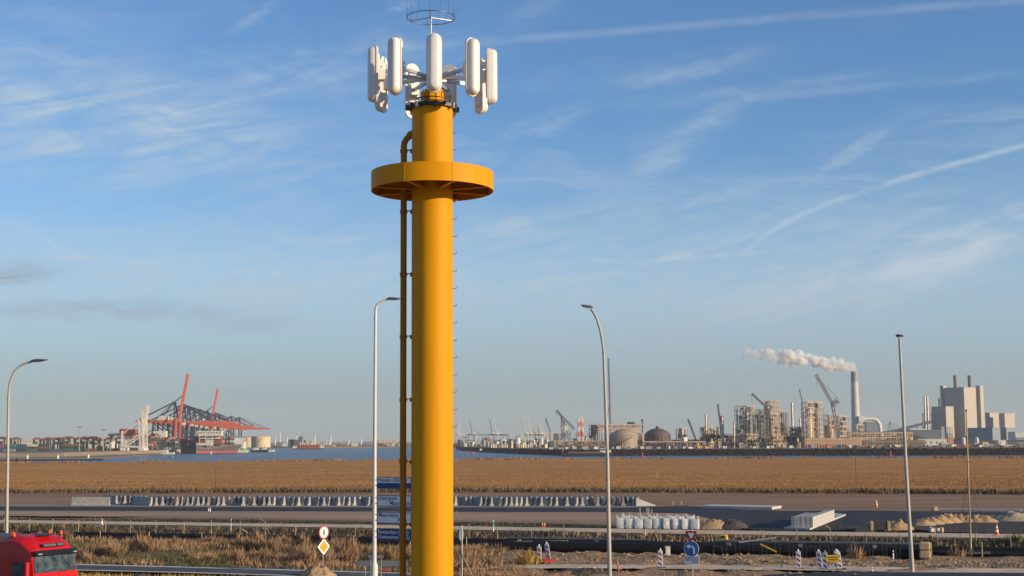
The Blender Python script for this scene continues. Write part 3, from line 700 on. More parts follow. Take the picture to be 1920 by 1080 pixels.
def stad_dome(r_, L, y0, dep, steps=7):
    mb = MB(); rings = []
    for k in range(steps + 1):
        a = k / steps * math.pi / 2 * 0.97
        rings.append([(p[0], y0 - dep * math.sin(a), p[1]) for p in stadium(max(r_ * math.cos(a) ** 0.6, 0.004), L)])
    n_ = len(rings[0])
    for k in range(steps):
        mb.add(rings[k] + rings[k + 1], [(i, (i + 1) % n_, n_ + (i + 1) % n_, n_ + i) for i in range(n_)])
    mb.add(rings[-1], [tuple(range(n_))]); return mb
LA, WA = 0.83, 0.128
RAD = stad_dome(WA, LA, -0.02, 0.15).mesh('radome', True); RAD.materials.append(MATS['radome'])
tr_ = MB(); so = stadium(WA + 0.017, LA); tr_.prism(so, -0.03, 0.012, 'y')
TRAY = tr_.mesh('back_tray', False); TRAY.materials.append(MATS['radome'])
bk = stad_dome(WA * 0.8, LA * 0.8, 0.0, -0.055, 4); BACK = bk.mesh('back_housing', True); BACK.materials.append(MATS['radome'])
BRK = MB().box((0, 0.10, 0), (0.16, 0.10, 0.22)).mesh('bracket'); BRK.materials.append(MATS['radome'])
BRK2 = MB().box((0, 0.085, 0.22), (0.09, 0.07, 0.12)).mesh('step_bracket'); BRK2.materials.append(MATS['radome'])
for k in range(9):
    w = R(5 + 40 * k)                                  # 0 = towards the camera, clockwise seen from above positive to the right
    dirx, diry = math.sin(w), -math.cos(w); RA = 1.08
    px_, py_ = dirx * RA, diry * RA
    a = bpy.data.objects.new('panel_antenna', TRAY); COL.objects.link(a); a.parent = mast
    a.location = (px_, py_, zh + 0.005); a.rotation_euler = (0, 0, w)
    for nm, me in (('radome', RAD), ('back_housing', BACK), ('bracket', BRK), ('step_bracket', BRK2)): link_mesh(nm, me, a)
    for s_, dz in ((0, 0.0),):
        mb = MB().bar((dirx * 0.10 - diry * 0.03 * s_, diry * 0.10 + dirx * 0.03 * s_, zh + dz * .4), (dirx * (RA - 0.12), diry * (RA - 0.12), zh + dz), 0.05, 0.062)
        mb.build('support_arm', 'galv', mast)
# whisker halo on top
zt = MZ(33); rx_ = V(808, 33, MD).x - m0.x
MB().tube((rx_, 0, zh), (rx_, 0, zt + 0.02), 0.018, 0.014, 10).build('halo_rod', 'galv', mast, smooth=True)
MB().lathe([(0.001, 0.035), (0.022, 0.02), (0.028, 0), (0.022, -.02), (0.001, -.03)], 12, (rx_, 0, zt)).build('halo_knob', 'galv', mast, smooth=True)
HR = 0.46
halo = MB().path([(rx_ + HR * math.cos(k * math.pi / 24), HR * math.sin(k * math.pi / 24), zt) for k in range(48)], 0.0075, 6, closed=True).build('halo_ring', 'wire', mast, smooth=True)
for w in (R(155), R(28), R(270)):
    MB().tube((rx_, 0, zt), (rx_ + HR * math.cos(w), HR * math.sin(w), zt), 0.011, n=6).build('spoke', 'galv', halo, smooth=True)
for k in range(15):
    w = k * 2 * math.pi / 15 + 0.12; rs = random.Random(k); o_ = rs.uniform(0.02, 0.10)
    c, s_ = math.cos(w), math.sin(w); L = rs.uniform(0.16, 0.30)
    MB().path([(rx_ + HR * c, HR * s_, zt - 0.03), (rx_ + (HR + .01) * c, (HR + .01) * s_, zt + L * .5), (rx_ + (HR + o_) * c, (HR + o_) * s_, zt + L)], [0.0034, 0.003, 0.002], 5).build('whisker', 'wire', halo)
# disc platform
zpt, zpb, RP = MZ(325), MZ(359), 1.16
pl = MB().lathe([(RP, zpb), (RP, zpt), (RP - 0.014, zpt), (RP - 0.014, zpb), (RP, zpb)], 96, cap=False).build('platform_rim', 'yellow', mast, smooth=True)
for k in range(8):
    w = R(22 + 45 * k); MB().box(((RP + .0015) * math.cos(w), (RP + .0015) * math.sin(w), (zpt + zpb) / 2), (0.006, 0.018, zpt - zpb - .004), w).build('plate_joint', 'yellow', pl)
MB().lathe([(0.392, zpt - 0.11), (RP - 0.016, zpt - 0.11), (RP - 0.016, zpt - 0.10), (0.392, zpt - 0.10)], 64, cap=False).build('deck', 'yellow_pipe', mast, smooth=True)
for k in range(8):
    w = k * math.pi / 4 + 0.42; c, s_ = math.cos(w), math.sin(w)
    rb = MB().bar((0.385 * c, 0.385 * s_, zpb + 0.10), ((RP - .016) * c, (RP - .016) * s_, zpb + 0.10), 0.012, 0.19).build('deck_rib', 'yellow_pipe', mast)
    MB().bar((0.385 * c, 0.385 * s_, zpb + 0.006), ((RP - .016) * c, (RP - .016) * s_, zpb + 0.006), 0.07, 0.010).build('rib_flange', 'yellow', rb)
# side conduit with clamps
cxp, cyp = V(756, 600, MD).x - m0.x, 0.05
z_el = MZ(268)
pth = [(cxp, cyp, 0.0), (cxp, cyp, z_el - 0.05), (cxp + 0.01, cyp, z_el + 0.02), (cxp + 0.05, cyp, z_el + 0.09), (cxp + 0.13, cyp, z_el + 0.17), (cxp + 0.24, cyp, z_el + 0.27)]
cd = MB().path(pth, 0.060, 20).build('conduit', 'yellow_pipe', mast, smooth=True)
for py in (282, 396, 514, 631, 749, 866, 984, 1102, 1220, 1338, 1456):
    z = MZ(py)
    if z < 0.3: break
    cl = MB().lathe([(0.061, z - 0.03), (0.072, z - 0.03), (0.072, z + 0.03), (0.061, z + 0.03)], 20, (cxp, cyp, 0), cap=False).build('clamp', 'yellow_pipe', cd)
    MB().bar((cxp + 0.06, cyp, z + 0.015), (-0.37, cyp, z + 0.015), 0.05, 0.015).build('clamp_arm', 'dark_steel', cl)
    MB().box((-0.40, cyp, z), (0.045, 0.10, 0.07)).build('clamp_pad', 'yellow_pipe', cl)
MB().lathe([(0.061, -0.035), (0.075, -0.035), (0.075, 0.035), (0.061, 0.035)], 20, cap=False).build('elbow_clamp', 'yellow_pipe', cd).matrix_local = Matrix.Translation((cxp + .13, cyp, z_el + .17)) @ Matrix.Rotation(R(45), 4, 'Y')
py = 250.0
while True:
    z = MZ(py)
    if z < 2.2: break
    if not (z > zpb - 0.02 and z < zpt + 0.02):
        wv = R(-6); c, s_ = math.cos(wv), math.sin(wv)
        MB().path([(0.385 * c, 0.385 * s_, z), (0.452 * c, 0.452 * s_, z), (0.464 * c, 0.464 * s_, z + 0.012), (0.466 * c, 0.466 * s_, z + 0.042)], 0.009, 6).build('step_rung', 'galv', mast, smooth=True)
    py += 32.4

# ------------------------------------------------------------------ street lamps
def lamp(label, base_px, pole_pts, arm_pts, rads, head, m, base_r=None, door=None):
    """pixel polyline at the depth given by the foot of the pole"""
    g = G(*base_px); d = g.y; t = thing('street_lamp', label, 'street lamp', (g.x, g.y, 0))
    loc = lambda p, dd=0.0: V(p[0], p[1], d + dd) - g
    pp = [Vector((0, 0, 0))] + [loc(p) for p in pole_pts]
    MB().path(pp, [rads[0] + (rads[1] - rads[0]) * i / (len(pp) - 1) for i in range(len(pp))], 16).build('pole', m, t, smooth=True)
    if base_r:
        MB().lathe([(base_r, 0), (base_r, door - 0.18), (base_r * .62, door)], 20).build('pole_base', m, t, smooth=True)
        MB().box((0.02, -base_r + .004, 0.7), (0.12, 0.02, 0.45)).build('service_door', m, t)
    if arm_pts:
        ap = [pp[-1]] + [loc(p) for p in arm_pts]
        # smooth the arm
        for _ in range(2):
            q = [ap[0]]
            for a, b in zip(ap[:-1], ap[1:]): q += [a.lerp(b, .25), a.lerp(b, .75)]
            ap = q + [ap[-1]]
        MB().path(ap, rads[1] * 0.95, 14).build('arm', m, t, smooth=True)
        MB().lathe([(rads[1] * 1.3, -0.05), (rads[1] * 1.3, 0.05)], 14, tuple(pp[-1])).build('arm_collar', m, t, smooth=True)
    # head: a tapering oval luminaire pointing along `dir`
    hp, dirv, L, wd = head; p0 = loc(hp); dirv = Vector(dirv).normalized(); side = dirv.cross(Vector((0, 0, 1))).normalized(); up_ = side.cross(dirv)
    mb = MB(); rings = []
    for k, (s_, w_, hgt, dn) in enumerate(((0, .30, .4, .4), (0.08, 0.75, 0.8, .75), (0.25, 1.0, 1.0, .9), (0.55, 0.9, .85, .8), (0.85, 0.55, .5, .5), (1.0, 0.18, .2, .2))):
        c = p0 + dirv * (s_ * L)
        rings.append([c + side * (math.cos(a) * wd * w_) + up_ * ((math.sin(a) * 0.10 * hgt if math.sin(a) > 0 else math.sin(a) * 0.06 * dn)) for a in [2 * math.pi * i / 14 for i in range(14)]])
    for a, b in zip(rings[:-1], rings[1:]): mb.add(a + b, [(i, (i + 1) % 14, 14 + (i + 1) % 14, 14 + i) for i in range(14)])
    mb.add(rings[0], [tuple(range(14))]); mb.add(rings[-1], [tuple(range(14))])
    h_ = mb.build('lamp_head', 'lamp_head', t, smooth=True)
    cl = p0 + dirv * (0.5 * L) - up_ * 0.052
    lb = MB().add([cl + dirv * (a * L * .28) + side * (b * wd * .6) for a, b in ((-1, -1), (1, -.8), (1, .8), (-1, 1))] + [cl + dirv * (a * L * .28) + side * (b * wd * .6) - up_ * .012 for a, b in ((-1, -1), (1, -.8), (1, .8), (-1, 1))], [(0, 1, 2, 3), (4, 5, 6, 7), (0, 1, 5, 4), (1, 2, 6, 5), (2, 3, 7, 6), (3, 0, 4, 7)])
    lb.build('lens', 'lens', h_)
    return t
lamp('curved grey street lamp at the left edge in front of the red truck', (10.5, 1132), [(13, 960), (16, 745)], [(17, 725), (23, 702), (37, 685), (60, 677.5)], (0.105, 0.062), ((58, 677.5), (1.0, -0.25, 0.06), 0.98, 0.17), 'lamp_galv')
lamp('white street lamp with angled arm just left of the yellow mast', (701.5, 1118), [(702.5, 860), (704, 596)], [(704.5, 574), (712, 568), (728, 560.5)], (0.125, 0.075), ((726, 560.5), (1.0, -0.15, -0.02), 0.78, 0.15), 'lamp_white', 0.19, 1.75)
lamp('curved street lamp with dark head right of the yellow mast', (1143.5, 1096), [(1139, 860), (1132, 662)], [(1129.5, 640), (1124, 612), (1117, 592), (1108, 579)], (0.125, 0.075), ((1110, 577), (-0.70, -0.72, 0.10), 0.95, 0.21), 'lamp_galv')
lamp('tall street lamp with small dark head at the right', (1711, 1077), [(1699, 880), (1686.5, 634)], None, (0.13, 0.075), ((1688, 631.5), (-0.42, -0.90, 0.10), 0.80, 0.24), 'lamp_galv')

# ------------------------------------------------------------------ direction boards beside the white lamp
def board(label, y0, y1, blue_rows, draw):
    d = 72.0; a, b = V(706, y0, d), V(706, y1, d); h = a.z - b.z
    t = thing('direction_board', label, 'road sign', (a.x + .03, d, b.z), R(-30))
    W_ = 2.26
    MB().box((W_ / 2, 0, h / 2), (W_, 0.05, h)).build('panel', 'sign_blue', t)
    MB().box((W_ / 2, 0.05, h / 2), (W_ * .98, 0.05, 0.10)).build('back_rail', 'galv', t)
    for z in (h * .25, h * .75): MB().box((-0.03, 0.03, z), (0.14, 0.11, 0.05)).build('clamp', 'galv', t)
    draw(t, W_, h); return t
def face(t, x0, x1, z0, z1): MB().box(((x0 + x1) / 2, -0.028, (z0 + z1) / 2), (x1 - x0, 0.008, z1 - z0)).build('face', 'sign_white', t)
def arrow(t, W_, h): MB().prism([(W_ - .13, h * .5 - .015), (W_ - .05, h * .5 - .015), (W_ - .05, h * .5 + .015), (W_ - .13, h * .5 + .015)], -0.033, -0.025, 'y').build('arrow', 'sign_white', t)
def d1(t, W_, h):
    face(t, .05, W_ - .17, h * .50, h * .95); lettering('Havens 100-930', 0.275, 'sign_blue', t, 0.10, h * .60, -0.034, sx=.98); arrow(t, W_, h)
def d2(t, W_, h):
    face(t, .05, W_ - .17, h * .07, h * .94); lettering('Distripark', 0.29, 'sign_blue', t, 0.10, h * .58, -0.034, sx=.98); lettering('Maasvlakte', 0.29, 'sign_blue', t, W_ - .20, h * .16, -0.034, 'RIGHT', .98); arrow(t, W_, h)
def d3(t, W_, h):
    face(t, .05, W_ - .17, h * .07, h * .94); lettering('Maasvlakte', 0.29, 'sign_blue', t, 0.10, h * .58, -0.034, sx=.98); lettering('Plaza', 0.29, 'sign_blue', t, W_ * .70, h * .16, -0.034, 'CENTER', .98); arrow(t, W_, h)
def d4(t, W_, h):
    lettering('Rotterdam (N15)', 0.28, 'sign_white', t, 0.08, h * .58, -0.030, sx=.95); lettering('Oostvoorne (N15)', 0.28, 'sign_white', t, 0.08, h * .16, -0.030, sx=.90); arrow(t, W_, h)
board('topmost board of the direction sign, reading Havens 100', 894.5, 916, 1, d1)
board('white board reading Distripark, second from the top', 928, 949.5, 0, d2)
board('white board reading Maasvlakte Plaza, third from the top', 959.5, 981, 0, d3)
board('blue board reading Rotterdam and Oostvoorne, lowest of the four', 991, 1012.5, 0, d4)
for (x0, x1, y0, y1, lab) in ((690, 719, 1041, 1047, 'small narrow grey sign back on the white lamp post'), (669, 766, 1052, 1061, 'wide dark grey sign back low behind the white lamp post')):
    d = 74.5; a, b = V(x0, y0, d), V(x1, y1, d); t = thing('sign_back', lab, 'road sign', ((a.x + b.x) / 2, d, 0), R(-8))
    MB().box((0, 0, (a.z + b.z) / 2), (b.x - a.x, 0.04, a.z - b.z)).build('panel', 'sign_grey', t)
    for s_ in (-.35, .35): MB().tube((s_ * (b.x - a.x), .05, 0), (s_ * (b.x - a.x), .05, (a.z + b.z) / 2 + .05), 0.03, n=8).build('post', 'galv', t)
    MB().box((0, 0.04, (a.z + b.z) / 2), ((b.x - a.x) * .95, 0.03, 0.04)).build('rail', 'galv', t)

# ------------------------------------------------------------------ traffic signs
def disc(r_, y0, y1, n=40, cx=0, cz=0):
    return MB().prism([(cx + r_ * math.cos(2 * math.pi * k / n), cz + r_ * math.sin(2 * math.pi * k / n)) for k in range(n)], y0, y1, 'y')
def poly_plate(pts, y0, y1): return MB().prism(pts, y0, y1, 'y')
def rpoly(n, r_, rot, cz=0, rc=0.06):
    out = []
    for k in range(n):
        w = rot + 2 * math.pi * k / n
        for j in range(-2, 3):
            out.append(((r_ - rc * 1.4) * math.cos(w) + rc * math.cos(w + j * math.pi / n / 2), cz + (r_ - rc * 1.4) * math.sin(w) + rc * math.sin(w + j * math.pi / n / 2)))
    return out
# lorry sign over the yellow diamond
d = 85.0; g = V(608.5, 840, d); t = thing('road_sign', 'red ringed round sign above an orange and white diamond on one post', 'road sign', (g.x, d, 0), R(50))
zc1, zc2 = V(608, 998, d).z, V(608, 1025, d).z
MB().tube((0, 0.06, 0.0), (0, 0.06, zc1 + .35), 0.032, n=12).build('post', 'galv', t, smooth=True)
o = disc(0.42, -0.015, 0.012, cz=zc1).build('round_plate', 'sign_red', t); disc(0.335, -0.020, -0.012, cz=zc1).build('white_face', 'sign_white', o)
disc(0.285, -0.0235, -0.018, cz=zc1).build('inner_ring', 'sign_red', o); disc(0.265, -0.027, -0.02, cz=zc1).build('inner_face', 'sign_white', o)
MB().box((0, -0.03, zc1 - .03), (0.19, 0.008, 0.22)).build('pictogram', 'sign_green', o); MB().box((0, -0.03, zc1 + .13), (0.13, 0.008, 0.07)).build('pictogram', 'sign_black', o); MB().box((0, -.03, zc1 - .17), (0.15, 0.008, 0.04)).build('pictogram', 'sign_black', o)
o = poly_plate(rpoly(4, 0.50, 0, zc2), -0.012, 0.012).build('diamond_plate', 'sign_white', t); poly_plate(rpoly(4, 0.36, 0, zc2), -0.018, -0.010).build('diamond_face', 'sign_orange', o)
# give way, blue arrow and text plate
d = 80.0; g = V(1292.5, 840, d); t = thing('road_sign', 'give way triangle over a blue left arrow disc and a text plate', 'road sign', (g.x, d, 0), R(-24))
MB().tube((0.03, 0.06, 0), (0.03, 0.06, V(1292, 992, d).z), 0.035, n=12).build('post', 'galv', t, smooth=True)
zt_, zb_, zp_ = V(1291, 1003, d).z, V(1293, 1029, d).z, V(1293, 1050, d).z
o = poly_plate(rpoly(3, 0.40, -math.pi / 2, zt_), -0.012, 0.012).build('triangle_plate', 'sign_red', t); poly_plate(rpoly(3, 0.23, -math.pi / 2, zt_, .03), -0.018, -0.01).build('triangle_face', 'sign_white', o)
o = disc(0.445, -0.014, 0.012, cz=zb_).build('round_plate', 'sign_white', t); b_ = disc(0.42, -0.02, -0.012, cz=zb_).build('blue_face', 'sign_blue_light', o)
arc = [(0.16, -0.28), (0.16, -0.02), (0.12, 0.09), (0.02, 0.13), (-0.12, 0.13)]; arw = MB()
for p, q in zip(arc[:-1], arc[1:]): arw.bar((p[0], -0.024, zb_ + p[1]), (q[0], -0.024, zb_ + q[1]), 0.012, 0.09)
arw.prism([(-0.10, zb_ + .26), (-0.32, zb_ + .13), (-0.10, zb_ + .0)], -0.028, -0.018, 'y'); arw.build('arrow', 'sign_white', b_)
pw, ph = 0.90, 0.46
o = MB().box((0.02, 0, zp_), (pw, 0.02, ph)).build('text_plate', 'sign_white', t)
for r_, row in enumerate((.12, 0.0, -.13)):
    rs = random.Random(r_); x = -0.38 if r_ < 2 else 0.05
    while x < 0.40:
        w = rs.uniform(.03, .06); MB().box((x + w / 2, -0.013, zp_ + row), (w, 0.006, 0.055)).build('print_mark', 'sign_blue', o); x += w + rs.choice((.015, .015, .04))
# round sign seen from behind, with a strut
d = 82.0; g = V(864.5, 840, d); t = thing('road_sign', 'round sign seen from behind on a pale post right beside the mast', 'road sign', (g.x, d, 0), R(-112))
MB().tube((0, 0.05, 0), (0, 0.05, V(864, 985, d).z), 0.03, n=10).build('post', 'lamp_white', t, smooth=True)
disc(0.36, -0.01, 0.01, cz=V(864, 1003, d).z).build('round_plate', 'sign_grey', t); disc(0.35, -0.016, -0.008, cz=V(864, 1003, d).z).build('face', 'sign_white', t)
t2 = V(868, 1038, d) - g; MB().tube((0, 0.05, V(868, 1038, d).z), (0.25, 0.95, 0.0), 0.022, n=8).build('strut', 'lamp_galv', t, smooth=True)
# small signs beyond
d = 125.0; g = V(924.5, 840, d); t = thing('path_sign', 'small green sign on a short white post beside the path', 'road sign', (g.x, d, 0))
MB().tube((0, .02, 0), (0, .02, 1.0), 0.05, n=8).build('post', 'sign_white', t); MB().box((0, -.03, .72), (0.27, 0.03, 0.30)).build('panel', 'sign_green', t)
d = 84.0; g = V(1555, 840, d); t = thing('yellow_board', 'yellow detour board on a thin post between the marker boards', 'road sign', (g.x, d, 0), R(-10))
MB().tube((0, .04, 0), (0, .04, V(1555, 1042, d).z), 0.022, n=8).build('post', 'galv', t); zz = V(1555, 1047, d).z
o = MB().box((0, 0, zz), (0.76, 0.02, 0.40)).build('panel', 'sign_yellow', t); 
for r_ in (-.08, .06): MB().box((0, -.012, zz + r_), (.58, .004, .05)).build('print_mark', 'sign_black', o)

# marker boards (red and white beacons) built once, copied
def marker_proto():
    t = thing('marker_board', 'x', 'marker board', (0, 0, 0))
    MB().box((0, 0, 0.62), (0.30, 0.03, 1.02)).build('frame', 'sign_white', t)
    MB().box((0, -0.017, 0.62), (0.22, 0.008, 0.92)).build('face', 'sign_white', t)
    for k in range(3):
        z = 0.30 + k * 0.30
        poly_plate([(-.10, z + .01), (.10, z - .13), (.10, z + .0), (-.10, z + .14)], -0.026, -0.015).build('red_stripe', 'sign_red', t)
    MB().lathe([(0.03, 1.11), (0.055, 1.14), (0.055, 1.22), (0.02, 1.26)], 12).build('warning_lamp', 'sign_white', t, smooth=True)
    MB().box((0, 0, 0.06), (0.75, 0.38, 0.11), 0, 0.85).build('foot', 'rubber', t, bevel=0.02)
    return t
mk = marker_proto(); first = True
for px, py, yaw, tilt, lab in ((1011.5, 1059, -20, -1, 'upright red and white marker board right of the mast'), (1029, 1055, -25, -8, 'leaning red and white marker board with a red foot'),
        (1238.5, 1067, -15, 0, 'single marker board left of the blue arrow sign'), (1497.5, 1070, -18, 0, 'leftmost marker board of the group round the yellow board'),
        (1538, 1069, -30, -4, 'marker board just left of the yellow board'), (1547, 1071, -10, 2, 'marker board partly behind the left end of the yellow board'),
        (1567, 1068, -55, 3, 'narrow turned marker board right of the yellow board'), (1576, 1071, -12, -7, 'rightmost leaning marker board of the group')):
    o = mk if first else copy_tree(mk); first = False
    g = G(px, py); o.location = (g.x, g.y, max(0.0, ground_z(g.x, g.y))); o.rotation_euler = (0, R(tilt), R(yaw)); o['label'] = lab; o['group'] = 'red and white marker boards'
g = G(1026, 1056); o = MB().box((0, 0, .09), (.95, .45, .18), 0, .8).build('rubber_base', 'red_plastic', bevel=.03); o.location = (g.x, g.y - .1, 0.1); tag(o, 'red plastic foot lying under the leaning marker board', 'sign foot')
def post(name, lab, px, py, h, r_, m, tilt=0, band=None, z=0.0):
    g = G(px, py); t = thing(name, lab, 'post', (g.x, g.y, max(z, ground_z(g.x, g.y)))); t.rotation_euler = (0, R(tilt), 0)
    MB().lathe([(r_, 0), (r_, h * .96), (r_ * .6, h)], 10).build('shaft', m, t, smooth=True)
    if band: MB().lathe([(r_ * 1.06, h * .68), (r_ * 1.06, h * .86)], 10).build('band', band, t)
    return t
post('red_post', 'red marker post leaning on the sand beside the middle lamp', 1160, 1077, 0.68, 0.05, 'red_plastic', -6, 'orange_plastic')
post('marker_post', 'white marker post on the near side of the path at left', 191, 983, 0.55, 0.09, 'sign_white', 0, 'sign_black')
post('marker_post', 'white marker post before the black pipe left of the right lamp', 1675, 1048, 0.58, 0.05, 'sign_white', 0, 'sign_red')
post('marker_post', 'short white post at the bottom right of the marker boards', 1636.5, 1076, 0.40, 0.04, 'sign_white', -4, 'sign_grey')
post('marker_post', 'small white post on the slope right of the middle lamp', 1210, 1005, 0.5, 0.05, 'sign_white', 0, 'sign_grey')
post('marker_post', 'thin pale post standing on the path left of the red ringed sign', 433, 997, 1.15, 0.035, 'lamp_white', 0, 'sign_grey')
for px, lab in ((1017, 'orange marker left of the pair on the path'), (1021, 'orange marker right of the pair on the path')):
    post('orange_marker', lab, px, 989, 0.42, 0.06, 'orange_plastic', 0, 'sign_white')
for px, lab in ((391, 'left small red white peg beside the far road'), (394, 'right small red white peg beside the far road')):
    post('road_peg', lab, px, 959, 0.42, 0.07, 'sign_white', 0, 'red_plastic')
for px, py, h, lab in ((1200, 964, .7, 'tallest white stake behind the white bags'), (1213, 962, .6, 'second white stake behind the bags'), (1216.5, 963, .6, 'third white stake behind the bags'), (1222, 963, .5, 'rightmost white stake behind the bags'), (1262, 948, .55, 'thin stake right of the barrier row'), (1278, 948, .5, 'second thin stake right of the barrier row')):
    post('stake', lab, px, py, h, 0.03, 'lamp_white')
for px, py, h, lab in ((1232, 898, 1.6, 'pale stake standing in the reed field right of the middle lamp'), (614, 899, 2.0, 'dark stake in the reed field'), (404, 918, 4.0, 'tall thin dark stake in the field left'), (1606, 920, 5.2, 'tall thin dark pole in the field left of the right lamp')):
    post('field_stake', lab, px, py, h, 0.05, 'wood' if h < 1.9 else 'dark_steel')
def cone(px, py, lab, h=0.75):
    g = G(px, py); t = thing('traffic_cone', lab, 'traffic cone', (g.x, g.y, 0.06))
    MB().box((0, 0, .02), (.46, .46, .04)).build('base', 'orange_plastic', t); MB().lathe([(.17, .04), (.03, h)], 16).build('cone', 'orange_plastic', t, smooth=True)
    for a, b in ((.30, .48), (.62, .78)): MB().lathe([(.17 - .14 * a + .006, h * a), (.17 - .14 * b + .006, h * b)], 16).build('white_band', 'sign_white', t, smooth=True)
cone(1869.5, 1005, 'orange and white traffic cone standing on the path at right', 0.95); cone(1643.5, 952, 'distant orange cone beside the far road', 0.95)
# ------------------------------------------------------------------ red lorry at the left edge
tg = V(97, 1168, 62.0)
truck = thing('truck', 'red high roofed truck driving at the lower left edge', 'truck', (tg.x, 62.0, 0), math.atan2(-0.530, 0.848))
# local axes: x forward (front face at 0), y left, z up
secs = [(-2.25, 1.0, 3.55, 1.22, 1.10), (-2.15, 0.9, 3.86, 1.25, 1.08), (-1.5, 0.9, 4.02, 1.25, 1.06), (-0.85, 0.9, 3.94, 1.25, 1.05), (-0.40, 0.9, 3.72, 1.25, 1.03), (-0.12, 0.6, 3.50, 1.24, 1.08), (0.0, 0.5, 3.30, 1.22, 1.14)]
cab = MB(); rings = []
for x, zb, zt_, wb, wt_ in secs:
    zs = zt_ - 0.24
    rings.append([(x, -wb, zb), (x, -wb, 2.2), (x, -wb + .015, 2.9), (x, -(wb * .6 + wt_ * .4), zs), (x, -wt_ * .93, zt_ - .05), (x, -wt_ * .55, zt_), (x, wt_ * .55, zt_), (x, wt_ * .93, zt_ - .05), (x, wb * .6 + wt_ * .4, zs), (x, wb - .015, 2.9), (x, wb, 2.2), (x, wb, zb)])
# front: below the roof the nose leans slightly forward
rings.append([(0.16 - 0.02 * 0 if z < 2.3 else 0.16 - (z - 2.2) * 0.16, y * 0.97, z) for (x, y, z) in rings[-1]])
n_ = len(rings[0])
for a, b in zip(rings[:-1], rings[1:]): cab.add(a + b, [(i, i + 1, n_ + i + 1, n_ + i) for i in range(n_ - 1)])
cab.add(rings[0], [tuple(range(n_))]); cab.add(rings[-1], [tuple(range(n_))])
cab.build('cab', 'truck_red', truck, smooth=True)
def quad_plate(pts, th, name, m, parent, bevel=0.0):
    pts = [Vector(p) for p in pts]; nrm = (pts[1] - pts[0]).cross(pts[3] - pts[0]).normalized()
    mb = MB(); n2 = len(pts); mb.add(pts + [p + nrm * th for p in pts], [tuple(range(n2 - 1, -1, -1)), tuple(range(n2, 2 * n2))] + [(i, (i + 1) % n2, n2 + (i + 1) % n2, n2 + i) for i in range(n2)])
    return mb.build(name, m, parent, bevel=bevel)
ws = quad_plate([(0.165, -1.13, 2.42), (0.165, 1.13, 2.42), (0.03, 1.10, 3.25), (0.03, -1.10, 3.25)], 0.012, 'windscreen', 'glass', truck)
for y in (-.55, .45): MB().bar((0.21, y, 2.44), (0.17, y + .62, 2.56), 0.03, 0.025).build('wiper', 'truck_black', ws)
quad_plate([(0.26, -1.15, 3.17), (0.26, 1.15, 3.17), (0.05, 1.14, 3.36), (0.05, -1.14, 3.36)], 0.03, 'sun_visor', 'truck_black', truck)
quad_plate([(0.19, -1.16, 1.35), (0.19, 1.16, 1.35), (0.20, 1.18, 2.36), (0.20, -1.18, 2.36)], 0.03, 'grille_panel', 'truck_red', truck, 0.02)
for z in (0.95, 1.15): MB().box((0.2, 0, z), (0.06, 1.8, 0.12)).build('grille_slat', 'truck_black', truck)
MB().box((0.14, 0, 0.55), (0.24, 2.42, 0.42)).build('bumper', 'truck_red', truck, bevel=.05)
for s_ in (-1, 1): MB().box((0.27, s_ * 0.95, 0.62), (0.06, 0.36, 0.2)).build('headlight', 'lens', truck, bevel=.03)
# lettered plate above the visor: grey unreadable raised print
pl_ = quad_plate([(-0.085, -0.62, 3.40), (-0.085, 0.62, 3.40), (-0.20, 0.60, 3.55), (-0.20, -0.60, 3.55)], 0.02, 'name_plate', 'truck_black', truck)
pl_.location = (0.05, 0, 0.09)
rs = random.Random(4); y = -0.52
while y < 0.52:
    w = rs.uniform(.05, .08); quad_plate([(-0.075, y, 3.435), (-0.075, y + w, 3.435), (-0.155, y + w, 3.525), (-0.155, y, 3.525)], 0.014, 'print_mark', 'sign_grey', pl_).location = (0.02, 0, 0.004)
    y += w + .02 + (.08 if abs(y) < .05 else 0)
MB().box((-0.98, 0.1, 3.965), (0.55, 0.75, 0.03)).build('roof_hatch', 'truck_black', truck).rotation_euler = (0, R(3), 0)
for x, y in ((-1.75, -.85), (-1.45, -1.0), (-1.35, .85), (-.75, 1.0)):
    b_ = MB().lathe([(0.06, 3.86), (0.06, 3.95), (0.075, 3.96), (0.075, 4.10), (0.03, 4.14)], 12, (x, y, 0)).build('beacon', 'orange_lens', truck, smooth=True)
    MB().lathe([(0.085, 3.90), (0.085, 3.955)], 12, (x, y, 0)).build('beacon_base', 'truck_black', b_)
for s_ in (-1, 1):
    if s_ < 0: mh = MB().box((0.08, s_ * 1.50, 2.58), (0.24, 0.20, 0.72)).build('mirror', 'truck_red', truck, bevel=.06)
    if s_ < 0: MB().bar((0.0, s_ * 1.22, 2.85), (0.06, s_ * 1.50, 2.85), 0.05).build('mirror_arm', 'truck_black', mh); MB().box((-.045, s_ * 1.50, 2.58), (0.015, 0.17, 0.62)).build('mirror_glass', 'chrome', mh)
    dr = quad_plate([(-1.30, s_ * 1.252, 1.2), (-0.14, s_ * 1.252, 1.2), (-0.14, s_ * 1.245, 2.95), (-1.30, s_ * 1.245, 2.95)][::s_ * -1], 0.012, 'door', 'truck_red', truck)
    quad_plate([(-1.15, s_ * 1.262, 2.25), (-0.20, s_ * 1.262, 2.12), (-0.24, s_ * 1.255, 2.86), (-1.12, s_ * 1.255, 2.88)][::s_ * -1], 0.012, 'side_window', 'glass', dr)
    MB().box((-1.18, s_ * 1.275, 2.05), (0.16, 0.03, 0.05)).build('handle', 'truck_black', dr)
    quad_plate([(-2.2, s_ * 1.24, 1.0), (-2.55, s_ * 1.20, 1.0), (-2.55, s_ * 1.10, 3.75), (-2.2, s_ * 1.12, 3.80)][::s_], 0.03, 'side_fairing', 'truck_red', truck)
    MB().box((-0.18, s_ * 0.95, 3.24), (0.20, 0.2, 0.05)).build('marker_lamp', 'lens', truck).location = (0.36, 0, 0)
